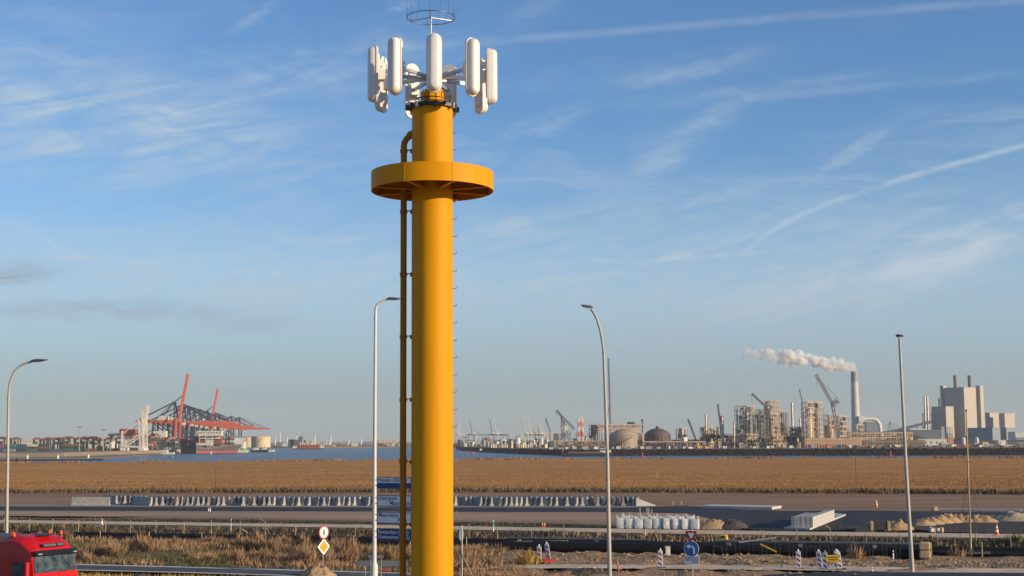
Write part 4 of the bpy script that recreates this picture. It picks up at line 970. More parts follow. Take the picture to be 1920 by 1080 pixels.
def wheel(parent, x, y, r_=0.5, w=0.32):
    t_ = MB().lathe([(r_ * .55, -w / 2), (r_ * .94, -w / 2), (r_, -w / 2 + .05), (r_, w / 2 - .05), (r_ * .94, w / 2), (r_ * .55, w / 2)], 28).build('wheel', 'rubber', parent, smooth=True)
    t_.rotation_euler = (R(90), 0, 0); t_.location = (x, y, r_)
    MB().lathe([(0.02, -w / 2 + .04), (r_ * .55, -w / 2 + .02), (r_ * .55, w / 2 - .02), (0.02, w / 2 - .04)], 20).build('rim', 'galv', t_, smooth=True)
for s_ in (-1, 1):
    wheel(truck, -1.3, s_ * 1.07); wheel(truck, -4.2, s_ * 1.07); MB().box((-2.9, s_ * .95, .75), (1.2, .5, .55)).build('fuel_tank', 'galv', truck, bevel=.08)
MB().box((-3.0, 0, 0.92), (4.2, 0.8, 0.22)).build('chassis', 'truck_black', truck)
MB().box((-2.42, 0, 2.3), (0.12, 2.1, 2.2)).build('back_wall', 'truck_black', truck)
trl = thing('trailer', 'dark box trailer coupled behind the red truck', 'trailer', (tg.x, 62.0, 0), truck.rotation_euler.z)
bo = MB().box((-9.3, 0, 2.55), (12.2, 2.5, 2.65)).build('box_body', 'truck_black', trl, bevel=.03)
for k in range(11): MB().box((-3.8 - k * 1.1, -1.262, 2.55), (0.07, 0.02, 2.5)).build('side_rib', 'truck_black', bo)
MB().box((-9.3, 0, 1.1), (12, 0.9, 0.22)).build('chassis', 'truck_black', trl)
for k in range(3):
    for s_ in (-1, 1): wheel(trl, -11.0 - k * 1.3, s_ * 1.07)

# ------------------------------------------------------------------ concrete barriers
BP = [(-0.31, 0), (0.31, 0), (0.31, 0.09), (0.16, 0.34), (0.09, 1.06), (0.06, 1.10), (-0.06, 1.10), (-0.09, 1.06), (-0.16, 0.34), (-0.31, 0.09)]
BM = []
for L in (3.9, 4.1):
    mb = MB().prism(BP, 0, L, 'y'); me = mb.mesh('concrete_barrier'); me.materials.append(MATS['concrete']); BM.append(me)
rs = random.Random(12)
px, k = 276.0, 0
while px < 1204:
    if 818 < px < 0: px += 9.5; continue
    yaw = 26 if px < 290 else 10 if px < 330 else 3 if px < 510 else 26 if px < 1120 else 4
    g = G(px, 948.2 + (0.6 if px > 900 else 0)); dr_ = rs.choice((0, 0, -0.35, 0.25, 0.5, -0.15))
    o = link_mesh('concrete_barrier', BM[k % 2]); o.location = (g.x, g.y + dr_, 0.014)
    base = math.atan2(g.x, g.y)
    o.rotation_euler.z = -base + R(yaw + rs.uniform(-3, 3))
    tag(o, 'grey concrete safety barrier in the long row beside the far road', 'barrier', 'concrete barriers in the long row')
    px += 9.5 + rs.uniform(-.5, .5); k += 1
for px, dy in ((212, 0), (220, .3), (228, .1), (238, .2), (248, 0), (258, .2), (267, .1)):
    g = G(px, 946.5); o = link_mesh('concrete_barrier', BM[0]); o.location = (g.x, g.y + 1.6 + dy, 0.014); o.rotation_euler.z = R(42)
    tag(o, 'turned barrier at the shaded left end of the long row', 'barrier', 'turned barriers at the left end')
for x0, lab in ((206, 'long pale barrier lying broadside at the left end of the row'),):
    g = G(x0, 948); o = link_mesh('concrete_barrier', MB().prism(BP, 0, 5.0, 'y').mesh('concrete_barrier')); o.data.materials.append(MATS['concrete']); o.location = (g.x, g.y - .1, 0.014); o.rotation_euler.z = R(86); tag(o, lab, 'barrier')
g = G(1192, 949); wd = MB().prism([(0, 0), (2.45, 0), (2.45, 0.08), (0.12, 0.95), (0, 0.95)], -0.3, 0.3, 'y').build('barrier_end', 'concrete_pale'); wd.location = (g.x, g.y, 0.014); wd.rotation_euler.z = R(8); tag(wd, 'sunlit sloping concrete end piece at the right end of the row', 'barrier')

# ------------------------------------------------------------------ white bulk bags
def bag_mesh(seed):
    rs = random.Random(seed); mb = MB(); rings = []
    for i in range(9):
        z = i / 8 * 0.96; bulge = 0.405 + 0.03 * math.sin(math.pi * (i / 8) ** .8) - (0.05 if i == 8 else 0)
        rg_ = []
        for k in range(20):
            a = 2 * math.pi * k / 20; c, s_ = math.cos(a), math.sin(a); e = 0.30
            x = math.copysign(abs(c) ** e, c); y = math.copysign(abs(s_) ** e, s_)
            q = bulge * (1 + 0.05 * noise.noise(Vector((x * 2 + seed, y * 2, z * 3))))
            rg_.append((x * q, y * q, z))
        rings.append(rg_)
    for a, b in zip(rings[:-1], rings[1:]): mb.add(a + b, [(i, (i + 1) % 20, 20 + (i + 1) % 20, 20 + i) for i in range(20)])
    top = [(x * .5, y * .5, 0.98 + rs.uniform(-.03, .03)) for x, y, z in rings[-1]]
    mb.add(rings[-1] + top, [(i, (i + 1) % 20, 20 + (i + 1) % 20, 20 + i) for i in range(20)]); mb.add(top, [tuple(range(20))]); mb.add(rings[0], [tuple(range(20))])
    me = mb.mesh('sack', True); me.materials.append(MATS['bag']); return me
SACK = [bag_mesh(s) for s in (1, 2, 3)]
LOOP = []
for s in range(3):
    rs = random.Random(s); h = rs.uniform(.12, .28); mb = MB().path([(0, -.06, .88), (0.01, -.05, .95 + h * .6), (.03 * (s - 1), 0, .95 + h), (0.01, .05, .95 + h * .6), (0, .06, .88)], 0.022, 6); me = mb.mesh('lifting_loop', True); me.materials.append(MATS['bag']); LOOP.append(me)
LBL = MB().box((0, -0.445, .5), (.3, .012, .3)).mesh('label_patch'); LBL.materials.append(MATS['sign_white'])
rs = random.Random(8)
def bag(px, py, lab, grp, extra=0.0):
    g = G(px, py); t = thing('bulk_bag', lab, 'bag', (g.x, g.y + extra, 0.016), R(rs.uniform(-12, 4)), grp); k = rs.randrange(3)
    s0 = rs.uniform(.92, 1.04); t.scale = (s0, s0, rs.uniform(.92, 1.06)); link_mesh('sack', SACK[k], t)
    for a, b in ((-.33, -.33), (.33, -.33), (.33, .33), (-.33, .33)):
        l_ = link_mesh('lifting_loop', LOOP[rs.randrange(3)], t); l_.location = (a, b, 0); l_.rotation_euler.z = rs.uniform(0, 3)
    if rs.random() < .4: link_mesh('label_patch', LBL, t)
for k in range(9): bag(1163.5 + k * 17.4, 991 + k * .15, 'white bulk bag in the front row beside the path', 'white bulk bags, front row')
for k in range(8): bag(1174 + k * 17.2, 988.6, 'white bulk bag in the back row, only its top showing', 'white bulk bags, back row')

# ------------------------------------------------------------------ pale blocks, slabs and kerbs on the new road
pad = [G(1470, 992), G(1519, 994.5), G(1586, 967), G(1566, 965)]
mb = MB(); mb.v = [(p.x, p.y, 0.0) for p in pad] + [(p.x, p.y, 0.17) for p in pad]; mb.f = [(3, 2, 1, 0), (4, 5, 6, 7), (0, 1, 5, 4), (1, 2, 6, 5), (2, 3, 7, 6), (3, 0, 4, 7)]
tag(mb.build('concrete_pad', 'concrete_pale', bevel=.03), 'pale raised traffic island under the stacked blocks', 'pad')
e1 = Vector((5.0, 13.0, 0)).normalized(); rotb = math.atan2(e1.y, e1.x) - math.pi / 2
def block_pack(loc, w, h, lab, grp, L=1.0):
    t = thing('block_pack', lab, 'blocks', loc, rotb, grp)
    for k in range(3):
        MB().box((0, 0, (k + .5) * h / 3), (w, L, h / 3 - .03)).build('block_layer', 'concrete_pale', t)
    MB().box((0, 0, h * .5), (w * .97, L * .97, h * .97)).build('block_core', 'concrete', t)
    for s_ in (-.3, .3): MB().box((s_ * w, 0, h / 2), (.03, L + .02, h + .02)).build('strap', 'sign_grey', t)
A0, B0 = G(1495.5, 989, .17), G(1516.5, 989.2, .17)
for k in range(7): block_pack(A0 + e1 * (0.6 + k * 1.12), 1.1, 0.93, 'pale block pack in the left row on the traffic island', 'block packs, left row')
for k in range(12): block_pack(B0 + e1 * (0.6 + k * 1.12), 0.72, 0.95, 'pale block pack in the right row on the traffic island', 'block packs, right row')
def slab_row(lab, name, a, b, n_, w, h, cat):
    p, q = G(*a), G(*b); t = thing(name, lab, cat, (p.x, p.y, 0.034), math.atan2(q.y - p.y, q.x - p.x)); L = (q - p).length
    for k in range(n_): MB().box(((k + .5) * L / n_, w / 2, h / 2 - .002), (L / n_ - .03, w, h), 0).build('slab', 'concrete_pale', t, bevel=.02)
slab_row('flat pale concrete slabs in a row on the new road', 'slab_row', (1312, 953.5), (1448, 956), 12, 3.6, 0.30, 'slabs')
slab_row('long thin pale kerb line at the far right road edge', 'kerb_line', (1757, 957.5), (1916, 959.5), 14, 0.5, 0.25, 'kerb')
g = G(1753, 958); o = MB().box((0, 0, .25), (.6, .8, .5), 0, .7).build('stone_block', 'brick_tan', bevel=.08); o.location = (g.x, g.y, .02); tag(o, 'small orange brown stone at the left end of the kerb line', 'stone')
g = G(1650, 995); t = thing('crate', 'small dark crate with tan ends between the sand heaps', 'crate', (g.x, g.y, 0), R(-10))
MB().box((0, 0, .45), (1.2, .8, .8)).build('body', 'steel_dark', t, bevel=.03)
for s_ in (-1, 1): MB().box((s_ * .72, -.1, .42), (.26, .7, .84)).build('end_board', 'sand_block', t, bevel=.04)
g = G(1752, 999); t = thing('rubble_pile', 'small pile of pale stones beside the path at right', 'rubble', (g.x, g.y, 0)); rs = random.Random(2)
for k in range(9): MB().box((rs.uniform(-.8, .8), rs.uniform(-.3, .3), .14 + rs.uniform(0, .2)), (rs.uniform(.2, .45), .3, rs.uniform(.2, .35)), rs.uniform(0, 3), .8).build('stone', 'concrete_pale' if k % 2 else 'sand_block', t, bevel=.05)

# ------------------------------------------------------------------ pipes, fence and mast of the service corridor
def cpt(u, v, z=None): 
    x, y = xy(u, v); return Vector((x, y, ground_z(x, y) if z is None else z))
def U_at(px, v):
    """corridor coordinate u where the sight column px crosses corridor line v"""
    k = V(px, 1000, 1.0).x            # x / y
    # u = EU.x*x + EU.y*y, v = EV.x*x + EV.y*y with x = k*y
    y = v / (EV.x * k + EV.y); return EU.x * k * y + EU.y * y
def pipe_run(lab, name, v, u0_, u1_, z, r_, m, sup=6.0, seg=12.0):
    p0 = cpt(u0_, v, 0); t = thing(name, lab, 'pipe', p0, math.atan2(EU.y, EU.x)); L = u1_ - u0_
    n_ = max(1, int(L / seg))
    for k in range(n_):
        a, b = k * L / n_, (k + 1) * L / n_
        s_ = MB().tube((a, 0, z), (b - .02, 0, z), r_, n=18).build('pipe_section', m, t, smooth=True)
        MB().lathe([(r_ * 1.12, -.08), (r_ * 1.12, .08)], 18).build('joint', m, s_, smooth=True).matrix_local = Matrix.Translation((b, 0, z)) @ Matrix.Rotation(R(90), 4, 'Y')
    x = 1.0
    while x < L:
        MB().box((x, 0, (z - r_ - 1.0) / 2), (.25, r_ * 2.2, z - r_ + 1.0)).build('support', 'concrete', t); x += sup
    return t
ua, ub = U_at(-120, 108.5), U_at(2050, 108.5)
pipe_run('far black pipeline running the width of the trench', 'pipeline', 107.0, ua, ub, 0.02, 0.20, 'hdpe', 7)
pipe_run('middle black pipeline in the trench, lower than the far one', 'pipeline', 104.9, ua, ub, -0.12, 0.22, 'hdpe', 7)
pipe_run('near black pipeline low in the trench', 'pipeline', 103.2, ua, U_at(1900, 103.2), -0.40, 0.18, 'hdpe', 7)
pipe_run('thick black pipe lying above the sand right of the mast', 'pipeline', 98.6, U_at(945, 98.6), U_at(1338, 98.6), 0.30, 0.36, 'hdpe', 9, 9)
pipe_run('thick black pipe continuing to the tan blocks at right', 'pipeline', 98.9, U_at(1342, 98.9), U_at(1736, 98.9), 0.26, 0.33, 'hdpe', 9, 9)
pipe_run('second thick black pipe right behind the first', 'pipeline', 100.2, U_at(1000, 100.2), U_at(1725, 100.2), 0.30, 0.33, 'hdpe', 9, 9)
pipe_run('slim grey pipe on top of the thick black pipe', 'pipeline', 99.6, U_at(1340, 99.6), U_at(1738, 99.6), 0.86, 0.10, 'pipe_grey', 5, 10)
pipe_run('sagging dark hose over the left end of the thick pipe', 'hose', 101.2, U_at(950, 101.2), U_at(1215, 101.2), 0.72, 0.09, 'pipe_grey', 6, 8)
rs = random.Random(31)
# steel frames that carry the pipes on the right
for k in range(16):
    px = 1345 + k * 25; c = cpt(U_at(px, 98.2), 98.2); t = thing('pipe_trestle', 'small steel trestle under the slim grey pipe', 'trestle', (c.x, c.y, c.z), math.atan2(EU.y, EU.x), 'trestles under the grey pipe')
    for s_ in (-.35, .35): MB().bar((s_, 0, -.1), (s_ * .8, 0, .80), .05).build('leg', 'steel_dark', t)
    MB().bar((-.4, 0, .78), (.4, 0, .78), .05).build('cross_bar', 'steel_dark', t)
t = thing('sand_bales', 'two stacked tan blocks at the right end of the thick pipe', 'blocks', cpt(U_at(1733, 98.4), 98.4, 0), math.atan2(EU.y, EU.x))
for k in range(2): MB().box((0, 0, .28 + k * .55), (.72, .8, .52)).build('block', 'sand_block', t, bevel=.1)
c = cpt(U_at(1356, 101.0), 101.0); t = thing('yellow_case', 'yellow machine case standing on the black pipes', 'machine', (c.x, c.y, 0), math.atan2(EU.y, EU.x))
MB().prism([(-.30, .80), (.34, .80), (.24, 1.2), (-.30, 1.2)], -.25, .25, 'y').build('case', 'sign_yellow', t, bevel=.03); MB().box((0, -.26, 1.05), (.3, .02, .16)).build('vent', 'sign_black', t); MB().box((0, 0, .4), (.4, .35, .92)).build('stand', 'dark_steel', t)
c = G(1252, 1043); t = thing('cream_valve_box', 'small cream valve box at the foot of the thick pipe', 'box', (c.x, c.y, 0)); MB().box((0, 0, .3), (.32, .3, .7)).build('body', 'house_white', t, bevel=.04); MB().box((0, 0, .67), (.38, .36, .05)).build('lid', 'sand_block', t)
for px, v, L, m, lab, tl in ((1420, 99.2, 2.6, 'lamp_white', 'white plank lying across the pipes', 8), (1440, 98.0, 1.2, 'sign_yellow', 'small yellow plank under the grey pipe', -25), (185, 110.5, .9, 'lamp_white', 'pale plank left of the white marker post', 12), (1010, 100.6, 4.5, 'sand_block', 'tan boards lying along the pipe right of the mast', 2)):
    c = cpt(U_at(px, v), v, 0); o = MB().box((0, 0, 0), (L, .12, .08)).build('plank', m); o.location = (c.x, c.y, 1.0 if px == 1420 else .55); o.rotation_euler = (0, R(-tl), math.atan2(EU.y, EU.x)); tag(o, lab, 'plank')
# chain link fence, one post after the other
def fence(lab, v, px0, px1, step, h, m, outrig):
    u0_, u1_ = U_at(px0, v), U_at(px1, v); p0 = cpt(u0_, v, 0); t = thing('wire_fence', lab, 'fence', p0, math.atan2(EU.y, EU.x)); u = 0.0; rs = random.Random(int(v * 7)); k = 0
    while u < u1_ - u0_:
        gz = cpt(u0_ + u, v).z; hh = h * rs.uniform(.93, 1.05)
        p_ = MB().tube((u, 0, gz - .1), (u + rs.uniform(-.04, .04), 0, gz + hh), .035, n=6).build('post', m, t)
        if outrig and k % 3 == 0: MB().tube((u, 0, gz + hh), (u + .35 * (1 if k % 2 else -1), -.30, gz + hh + .3), .028, n=6).build('outrigger', m, p_)
        if k % 5 == 2: MB().tube((u, 0, gz + hh * .85), (u + 1.1, 0, gz), .025, n=6).build('brace', m, p_)
        u += step * rs.uniform(.9, 1.1); k += 1
    for z in (.25, .6, .95): MB().bar((0, 0, h * z - .9), (u1_ - u0_, 0, h * z - .9), .015).build('wire', 'wire', t)
fence('tall dark wire fence posts along the foot of the slope', 110.6, -80, 2000, 2.7, 1.95, 'fence_steel', True)
fence('paler fence posts with braces in front of the pipes', 102.6, -80, 930, 4.6, 1.35, 'wood', True)
fence('low pale fence posts right of the wooden mast', 101.5, 1745, 2000, 3.2, 1.2, 'wood', False)
# wooden mast with crossbar and stays
g = G(1820.5, 1036); tp = V(1811.5, 770, g.y) - Vector((g.x, g.y, 0)); t = thing('guyed_mast', 'thin pale wooden mast with crossbar and wire stays at right', 'mast', (g.x, g.y, 0))
MB().path([(0, 0, -.3), tuple(tp * .55), tuple(tp)], [.075, .06, .045], 10).build('pole', 'wood', t, smooth=True)
cz = V(1814.5, 866, g.y) - Vector((g.x, g.y, 0)); MB().bar((cz.x - .32, -.05, cz.z), (cz.x + .32, -.05, cz.z - .02), .045).build('crossbar', 'dark_steel', t)
MB().lathe([(.05, tp.z - .1), (.07, tp.z), (.05, tp.z + .1)], 10, (tp.x, 0, 0)).build('top_knob', 'dark_steel', t, smooth=True)
for a, b in ((-1.15, -.7), (1.2, -.7), (-.75, 1.1), (.85, 1.1)): MB().tube((cz.x * .8, 0, cz.z * .86), (a, b, -.2), .011, n=5).build('stay_wire', 'wire', t)
fr_ = MB()
for a, b in (((-.9, -.6), (1.1, -.6)), ((-.9, .6), (1.1, .6)), ((-.9, -.6), (-.9, .6)), ((1.1, -.6), (1.1, .6))): fr_.bar((a[0], a[1], .02), (b[0], b[1], .02), .14)
fr_.build('base_frame', 'steel_dark', t); MB().box((0, 0, .1), (.4, .4, .35), 0, .7).build('foot', 'steel_dark', t)
o = MB().box((0, 0, .06), (1.5, .5, .14)).build('plastic_sheet', 'red_plastic'); g = G(720, 1072); o.location = (g.x, g.y, .05); o.scale = (.5, 1, .9); tag(o, 'small red plastic piece lying behind the white lamp foot', 'plastic')
# ------------------------------------------------------------------ far things: helpers
def FT(name, label, cat, px, d, group=None, z0=0.0, rz=0.0):
    x = V(px, 835, d).x
    t = thing(name, label, cat, (x, d, z0), rz, group); return t
def LX(t, px, d=None): return V(px, 835, d or t.location.y).x - t.location.x
def LZ(t, px, py, d=None): return V(px, py, d or t.location.y).z - t.location.z
AR = R(50)                                       # the plant's buildings stand corner-on
def rbox(mb, cx, cy, z0, z1, wl, wr):
    """box whose near corner is (cx, cy); wl metres along the left-hand face, wr along the right-hand face"""
    e_l = Vector((-math.cos(AR), math.sin(AR))); e_r = Vector((math.sin(AR), math.cos(AR))); c = Vector((cx, cy))
    p = [c, c + e_r * wr, c + e_r * wr + e_l * wl, c + e_l * wl]
    vs = [(q.x, q.y, z) for z in (z0, z1) for q in p]
    return mb.add(vs, [(3, 2, 1, 0), (4, 5, 6, 7), (0, 1, 5, 4), (1, 2, 6, 5), (2, 3, 7, 6), (3, 0, 4, 7)])
def faces(px, d, left_px, right_px):
    """metres along the left and right faces of a corner-on box that cover the given pixel widths"""
    a = AR - math.atan2(V(px, 835, d).x, d); k = d / F
    return left_px * k / max(.25, math.cos(a)), right_px * k / max(.25, math.sin(a))
def lattice(mb, p, q, w, n_, t_):
    """square lattice boom from p to q, width w, n_ bays, bar thickness t_"""
    p, q = Vector(p), Vector(q); d = (q - p).normalized(); s_ = d.cross(Vector((0, 1, 0))); s_ = s_.normalized() if s_.length > .1 else Vector((1, 0, 0)); b_ = s_.cross(d)
    off = [(s_ * a + b_ * b) * w / 2 for a, b in ((-1, -1), (1, -1), (1, 1), (-1, 1))]
    for o in off: mb.bar(p + o, q + o, t_)
    for k in range(n_):
        a, b = p.lerp(q, k / n_), p.lerp(q, (k + 1) / n_)
        for j in range(4): mb.bar(a + off[j], b + off[(j + 1) % 4], t_ * .7)
    return mb
# ------------------------------------------------------------------ container terminal on the left
rs = random.Random(77)
cmesh = {}
for nm in ('c_red', 'c_brown', 'c_green', 'c_blue', 'c_grey', 'c_cream', 'c_orange', 'c_dark'):
    mb = MB().box((0, 0, 1.3), (12.2, 2.44, 2.58))
    for k in range(13): mb.box((-5.7 + k * .95, -1.25, 1.3), (.35, .07, 2.3))
    me = mb.mesh('shipping_container'); me.materials.append(MATS[nm]); cmesh[nm] = me
cn = {'c_red': 'red', 'c_brown': 'brown', 'c_green': 'dark green', 'c_blue': 'blue', 'c_grey': 'grey', 'c_cream': 'cream', 'c_orange': 'orange', 'c_dark': 'blackish'}
px = -60.0; k = 0
while px < 232:
    d = 1540 + rs.uniform(-30, 50); w = 12.6 * F / d; hgt = rs.choice((1, 2, 2, 3, 3, 3)); 
    if 150 < px < 172: hgt = 1
    for j in range(hgt):
        c = rs.choice(['c_green', 'c_green', 'c_dark', 'c_blue', 'c_grey', 'c_cream', 'c_red', 'c_brown', 'c_dark'])
        o = link_mesh('shipping_container', cmesh[c]); o.location = (V(px + w / 2, 840, d).x, d, j * 2.6); o.rotation_euler.z = R(rs.uniform(-1, 1))
        tag(o, cn[c] + ' shipping container stacked in the yard behind the sand bank', 'container', cn[c] + ' containers in the yard')
    px += w + rs.choice((.6, .6, 3)); k += 1
o = FT('warehouse', 'long low cream warehouse behind the container yard', 'building', 60, 1900); MB().box((LX(o, 55), 0, 6), (230, 40, 12)).build('wall', 'roof_pale', o); MB().prism([(-115, 12), (115, 12), (113, 13.6), (-113, 13.6)], -21, 21, 'y').build('roof', 'roof_pale', o)
# yard gantries
gproto = thing('yard_gantry', 'x', 'gantry crane', (0, 0, 0))
for sx in (-1, 1):
    for sy in (-1, 1): MB().bar((sx * 5.5, sy * 8, 0), (sx * 4.2, sy * 8, 18), 1.5).build('leg', 'c_dark', gproto)
for sy in (-1, 1): MB().box((0, sy * 8, 18.5), (13, 1.6, 2.0)).build('girder', 'c_brown', gproto)
MB().box((0, 0, 19.6), (7, 14, 3.6)).build('trolley_house', 'c_brown', gproto); MB().box((0, -8.2, 12), (4, 2, 4)).build('cabin', 'c_dark', gproto)
first = True
for px, d, lab in ((8, 1690, 'leftmost'), (30, 1760, 'second from left'), (69, 1660, 'third from left'), (84, 1740, 'fourth from left'), (92, 1660, 'fifth from left'), (106, 1620, 'sixth, tall dark'), (118, 1660, 'seventh'), (129, 1720, 'eighth'), (152, 1600, 'ninth, just right of the light mast'), (162, 1640, 'tenth'), (176, 1600, 'eleventh'), (184, 1650, 'twelfth'), (207, 1640, 'thirteenth'), (228, 1600, 'fourteenth'), (246, 1640, 'fifteenth, behind the white crane'), (262, 1700, 'rightmost')):
    o = gproto if first else copy_tree(gproto); first = False
    o.location = (V(px, 840, d).x, d, 0); o.rotation_euler.z = R(rs.uniform(-15, 15)); s0 = rs.uniform(.62, .82); o.scale = (s0 * 1.1, .8, s0); o['label'] = 'dark red yard gantry over the containers, ' + lab; o['group'] = 'yard gantries over the containers'
for px, d, top, lab in ((148.5, 1500, 801, 'tall thin floodlight mast behind the container yard'), (193.5, 1500, 806, 'thin floodlight mast left of the white crane'), (165, 1510, 826, 'short floodlight mast between the two taller ones'), (207, 1520, 828, 'short floodlight mast right of the others')):
    t = FT('floodlight_mast', lab, 'light mast', px, d); h = LZ(t, px, top); MB().tube((0, 0, 0), (0, 0, h), .55, .3, 8).build('pole', 'lamp_galv', t); MB().box((0, 0, h), (5, 2.5, 1.0)).build('lamp_ring', 'crane_grey', t)
# white crane with steep boom
t = FT('quay_crane', 'cream quay crane with a steep raised boom at the yard end', 'crane', 268, 1560, z0=0)
x = lambda p: LX(t, p); z = lambda p: LZ(t, 268, p)
for yy in (-9, 9):
    for a, b, w in (((232, 848), (233, 808), 1.8), ((268, 848), (263, 787), 1.9), ((272, 848), (269, 770), 1.7)): MB().bar((x(a[0]), yy, 0), (x(b[0]), yy, z(b[1])), w).build('leg', 'crane_white', t)
    MB().bar((x(233), yy, z(837)), (x(270), yy, z(838)), 1.8).build('sill_beam', 'crane_white', t); MB().bar((x(234), yy, z(836)), (x(264), yy, z(815)), 1.3).build('brace', 'crane_white', t)
    MB().bar((x(236), yy, z(812)), (x(262), yy, z(789)), .7).build('stay', 'crane_white', t)
for yy in (-3, 3): MB().bar((x(268), yy, z(812)), (x(276), yy, z(759)), 2.2, 2.2).build('boom', 'crane_white', t)
bm_ = MB()
for k in range(9): bm_.bar((x(268 + k * .9), -3, z(812 - k * 6)), (x(268 + k * .9), 3, z(812 - k * 6)), .7)
bm_.build('boom_ties', 'crane_white', t)
MB().bar((x(203), 0, z(815)), (x(262), 0, z(814)), 3, 3.2).build('girder', 'crane_grey', t); MB().box((x(232), 0, z(809)), (9, 6, 6)).build('machine_house', 'c_red', t); MB().box((x(248), 0, z(809)), (10, 6, 5)).build('machine_house', 'crane_red', t); MB().box((x(209), 0, z(820)), (3, 3, 3)).build('cabin', 'c_red', t); MB().box((x(234), 0, 1.5), (5, 20, 3)).build('bogie', 'crane_white', t); MB().box((x(269), 0, 1.5), (6, 20, 3)).build('bogie', 'crane_white', t)
# ship-to-shore cranes along the quay, nearest first
def sts(px, d, lab, raised, house=True, redleg=False, red='crane_red'):
    t = FT('container_crane', lab, 'crane', px, d, 'container cranes along the quay'); H, AP, B = 37.0, 64.0, 66.0; ww = 13.0
    for yy in (-ww, ww):
        MB().bar((0, yy, 0), (0, yy, H + 2), 2.2).build('leg', 'crane_blue', t); MB().bar((-30, yy, 0), (-28, yy, H), 2.2).build('leg', 'crane_blue', t)
        MB().bar((-29, yy, 13), (0, yy, 13), 2.0, 2.4).build('portal_beam', red, t); MB().bar((-28, yy, H - 2), (-1, yy, 14), 1.3).build('brace', 'crane_blue', t)
        MB().bar((0, yy * .9, H), (-3, yy * .25, AP), 1.7).build('pylon', 'crane_blue', t); MB().bar((-28, yy * .9, H), (-4, yy * .25, AP), 1.2).build('pylon', 'crane_blue', t)
    for zz in (H, 25): MB().bar((0, -ww, zz), (0, ww, zz), 1.6).build('cross_beam', 'crane_blue', t); MB().bar((-28, -ww, zz), (-28, ww, zz), 1.6).build('cross_beam', 'crane_blue', t)
    for yy in (-3, 3):
        MB().bar((-55, yy, H + 1), (3, yy, H + 1), 1.8, 3.2).build('girder', red, t)
        MB().bar((-53, yy, H + 2), (-3, yy, AP), .8).build('back_stay', 'crane_blue', t)
    if raised:
        ang = R(80); tip = Vector((3 + B * math.cos(ang), 0, H + B * math.sin(ang)))
        for yy in (-3, 3): MB().bar((3, yy, H), (tip.x, yy, tip.z), 2.0, 3.0).build('boom', red, t); MB().bar((-3, yy, AP), (3 + .55 * B * math.cos(ang) - 1, yy, H + .55 * B * math.sin(ang)), .6).build('fore_stay', 'crane_blue', t)
        tb = MB(); wl = MB()
        for k in range(1, 12):
            f = k / 12; tb.bar((3 + f * B * math.cos(ang), -3, H + f * B * math.sin(ang)), (3 + f * B * math.cos(ang), 3, H + f * B * math.sin(ang)), .9)
            if 3 < k < 10: wl.box((3 + f * B * math.cos(ang) - .3, -4.2, H + f * B * math.sin(ang)), (1.5, .2, 2.0))
        tb.build('boom_ties', red, t); wl.build('boom_lettering', 'sign_white', t)
        if redleg:
            for yy in (-ww, ww): MB().bar((1.5, yy, 13), (2.5, yy, H + 2), 2.6).build('front_leg', red, t)
    else:
        for yy in (-3, 3):
            MB().bar((3, yy, H + 1), (B, yy, H + 1), 1.8, 3.0).build('boom', red, t)
            MB().bar((-3, yy, AP), (B * .55, yy, H + 2), .8).build('fore_stay', 'crane_blue', t); MB().bar((-3, yy, AP), (B * .92, yy, H + 2), .7).build('fore_stay', 'crane_blue', t)
    if house: MB().box((-18, 0, H + 5.2), (14, 9, 6)).build('machine_house', 'house_white', t)
    MB().box((10, 0, H - 3), (4, 4, 4)).build('cabin', 'house_white', t)
    for xx in (0, -30): MB().box((xx, 0, 1.3), (4, 34, 2.6)).build('bogie', 'crane_blue', t)
    return t
for i, (px, d, r_) in enumerate(((330, 1900, 1), (346, 2010, 0), (355, 2110, 0), (365, 2210, 0), (376, 2320, 0), (391, 2420, 1), (404, 2560, 0), (412, 2700, 0), (435, 2950, 0), (450, 3080, 0))):
    lab = ['nearest container crane, its orange red boom raised steeply', 'second container crane with lowered red boom', 'third container crane with lowered red boom', 'fourth container crane with lowered red boom', 'fifth container crane with lowered red boom', 'second container crane with a raised red boom, farther right', 'seventh container crane right of the second raised boom', 'eighth container crane with lowered red boom', 'last but one container crane near the end of the quay', 'farthest container crane at the right end of the quay'][i]
    sts(px, d, lab, r_, i in (0, 1, 5), i == 0)
t = FT('crane_house', 'white crane machinery house low beside the raised boom', 'crane house', 300, 1830); MB().box((0, 0, LZ(t, 300, 814)), (17, 9, 8)).build('house', 'house_white', t)
for s_ in (-6, 6): MB().bar((s_, 0, 0), (s_, 0, LZ(t, 300, 818)), 1.6).build('leg', 'crane_blue', t)
for k in range(3): MB().bar((-40 + k * 16, 0, LZ(t, 300, 838)), (-6, 0, LZ(t, 300, 800 + k * 3)), .9).build('stay', 'crane_blue', t)
# straddle carriers and stacks on the quay
for k in range(26):
    px, d = rs.uniform(272, 345), rs.uniform(1640, 1900); c = rs.choice(['c_dark', 'c_red', 'c_brown', 'c_grey', 'c_blue', 'c_dark'])
    o = link_mesh('shipping_container', cmesh[c]); o.location = (V(px, 840, d).x, d, rs.choice((0, 2.6, 5.2, 7.8))); o.rotation_euler.z = R(rs.uniform(60, 100)); tag(o, cn[c] + ' container among the crane legs on the quay', 'container', cn[c] + ' containers on the quay')
for k in range(12):
    px, d = 273 + k * 6 + rs.uniform(-1, 1), rs.uniform(1650, 1880); o = copy_tree(gproto); o.location = (V(px, 840, d).x, d, 0); s0 = rs.uniform(.55, .95); o.scale = (.8, .5, s0); o.rotation_euler.z = rs.uniform(0, 1.5)
    o['label'] = 'small straddle carrier among the crane legs on the quay'; o['category'] = 'carrier'; o['group'] = 'straddle carriers on the quay'
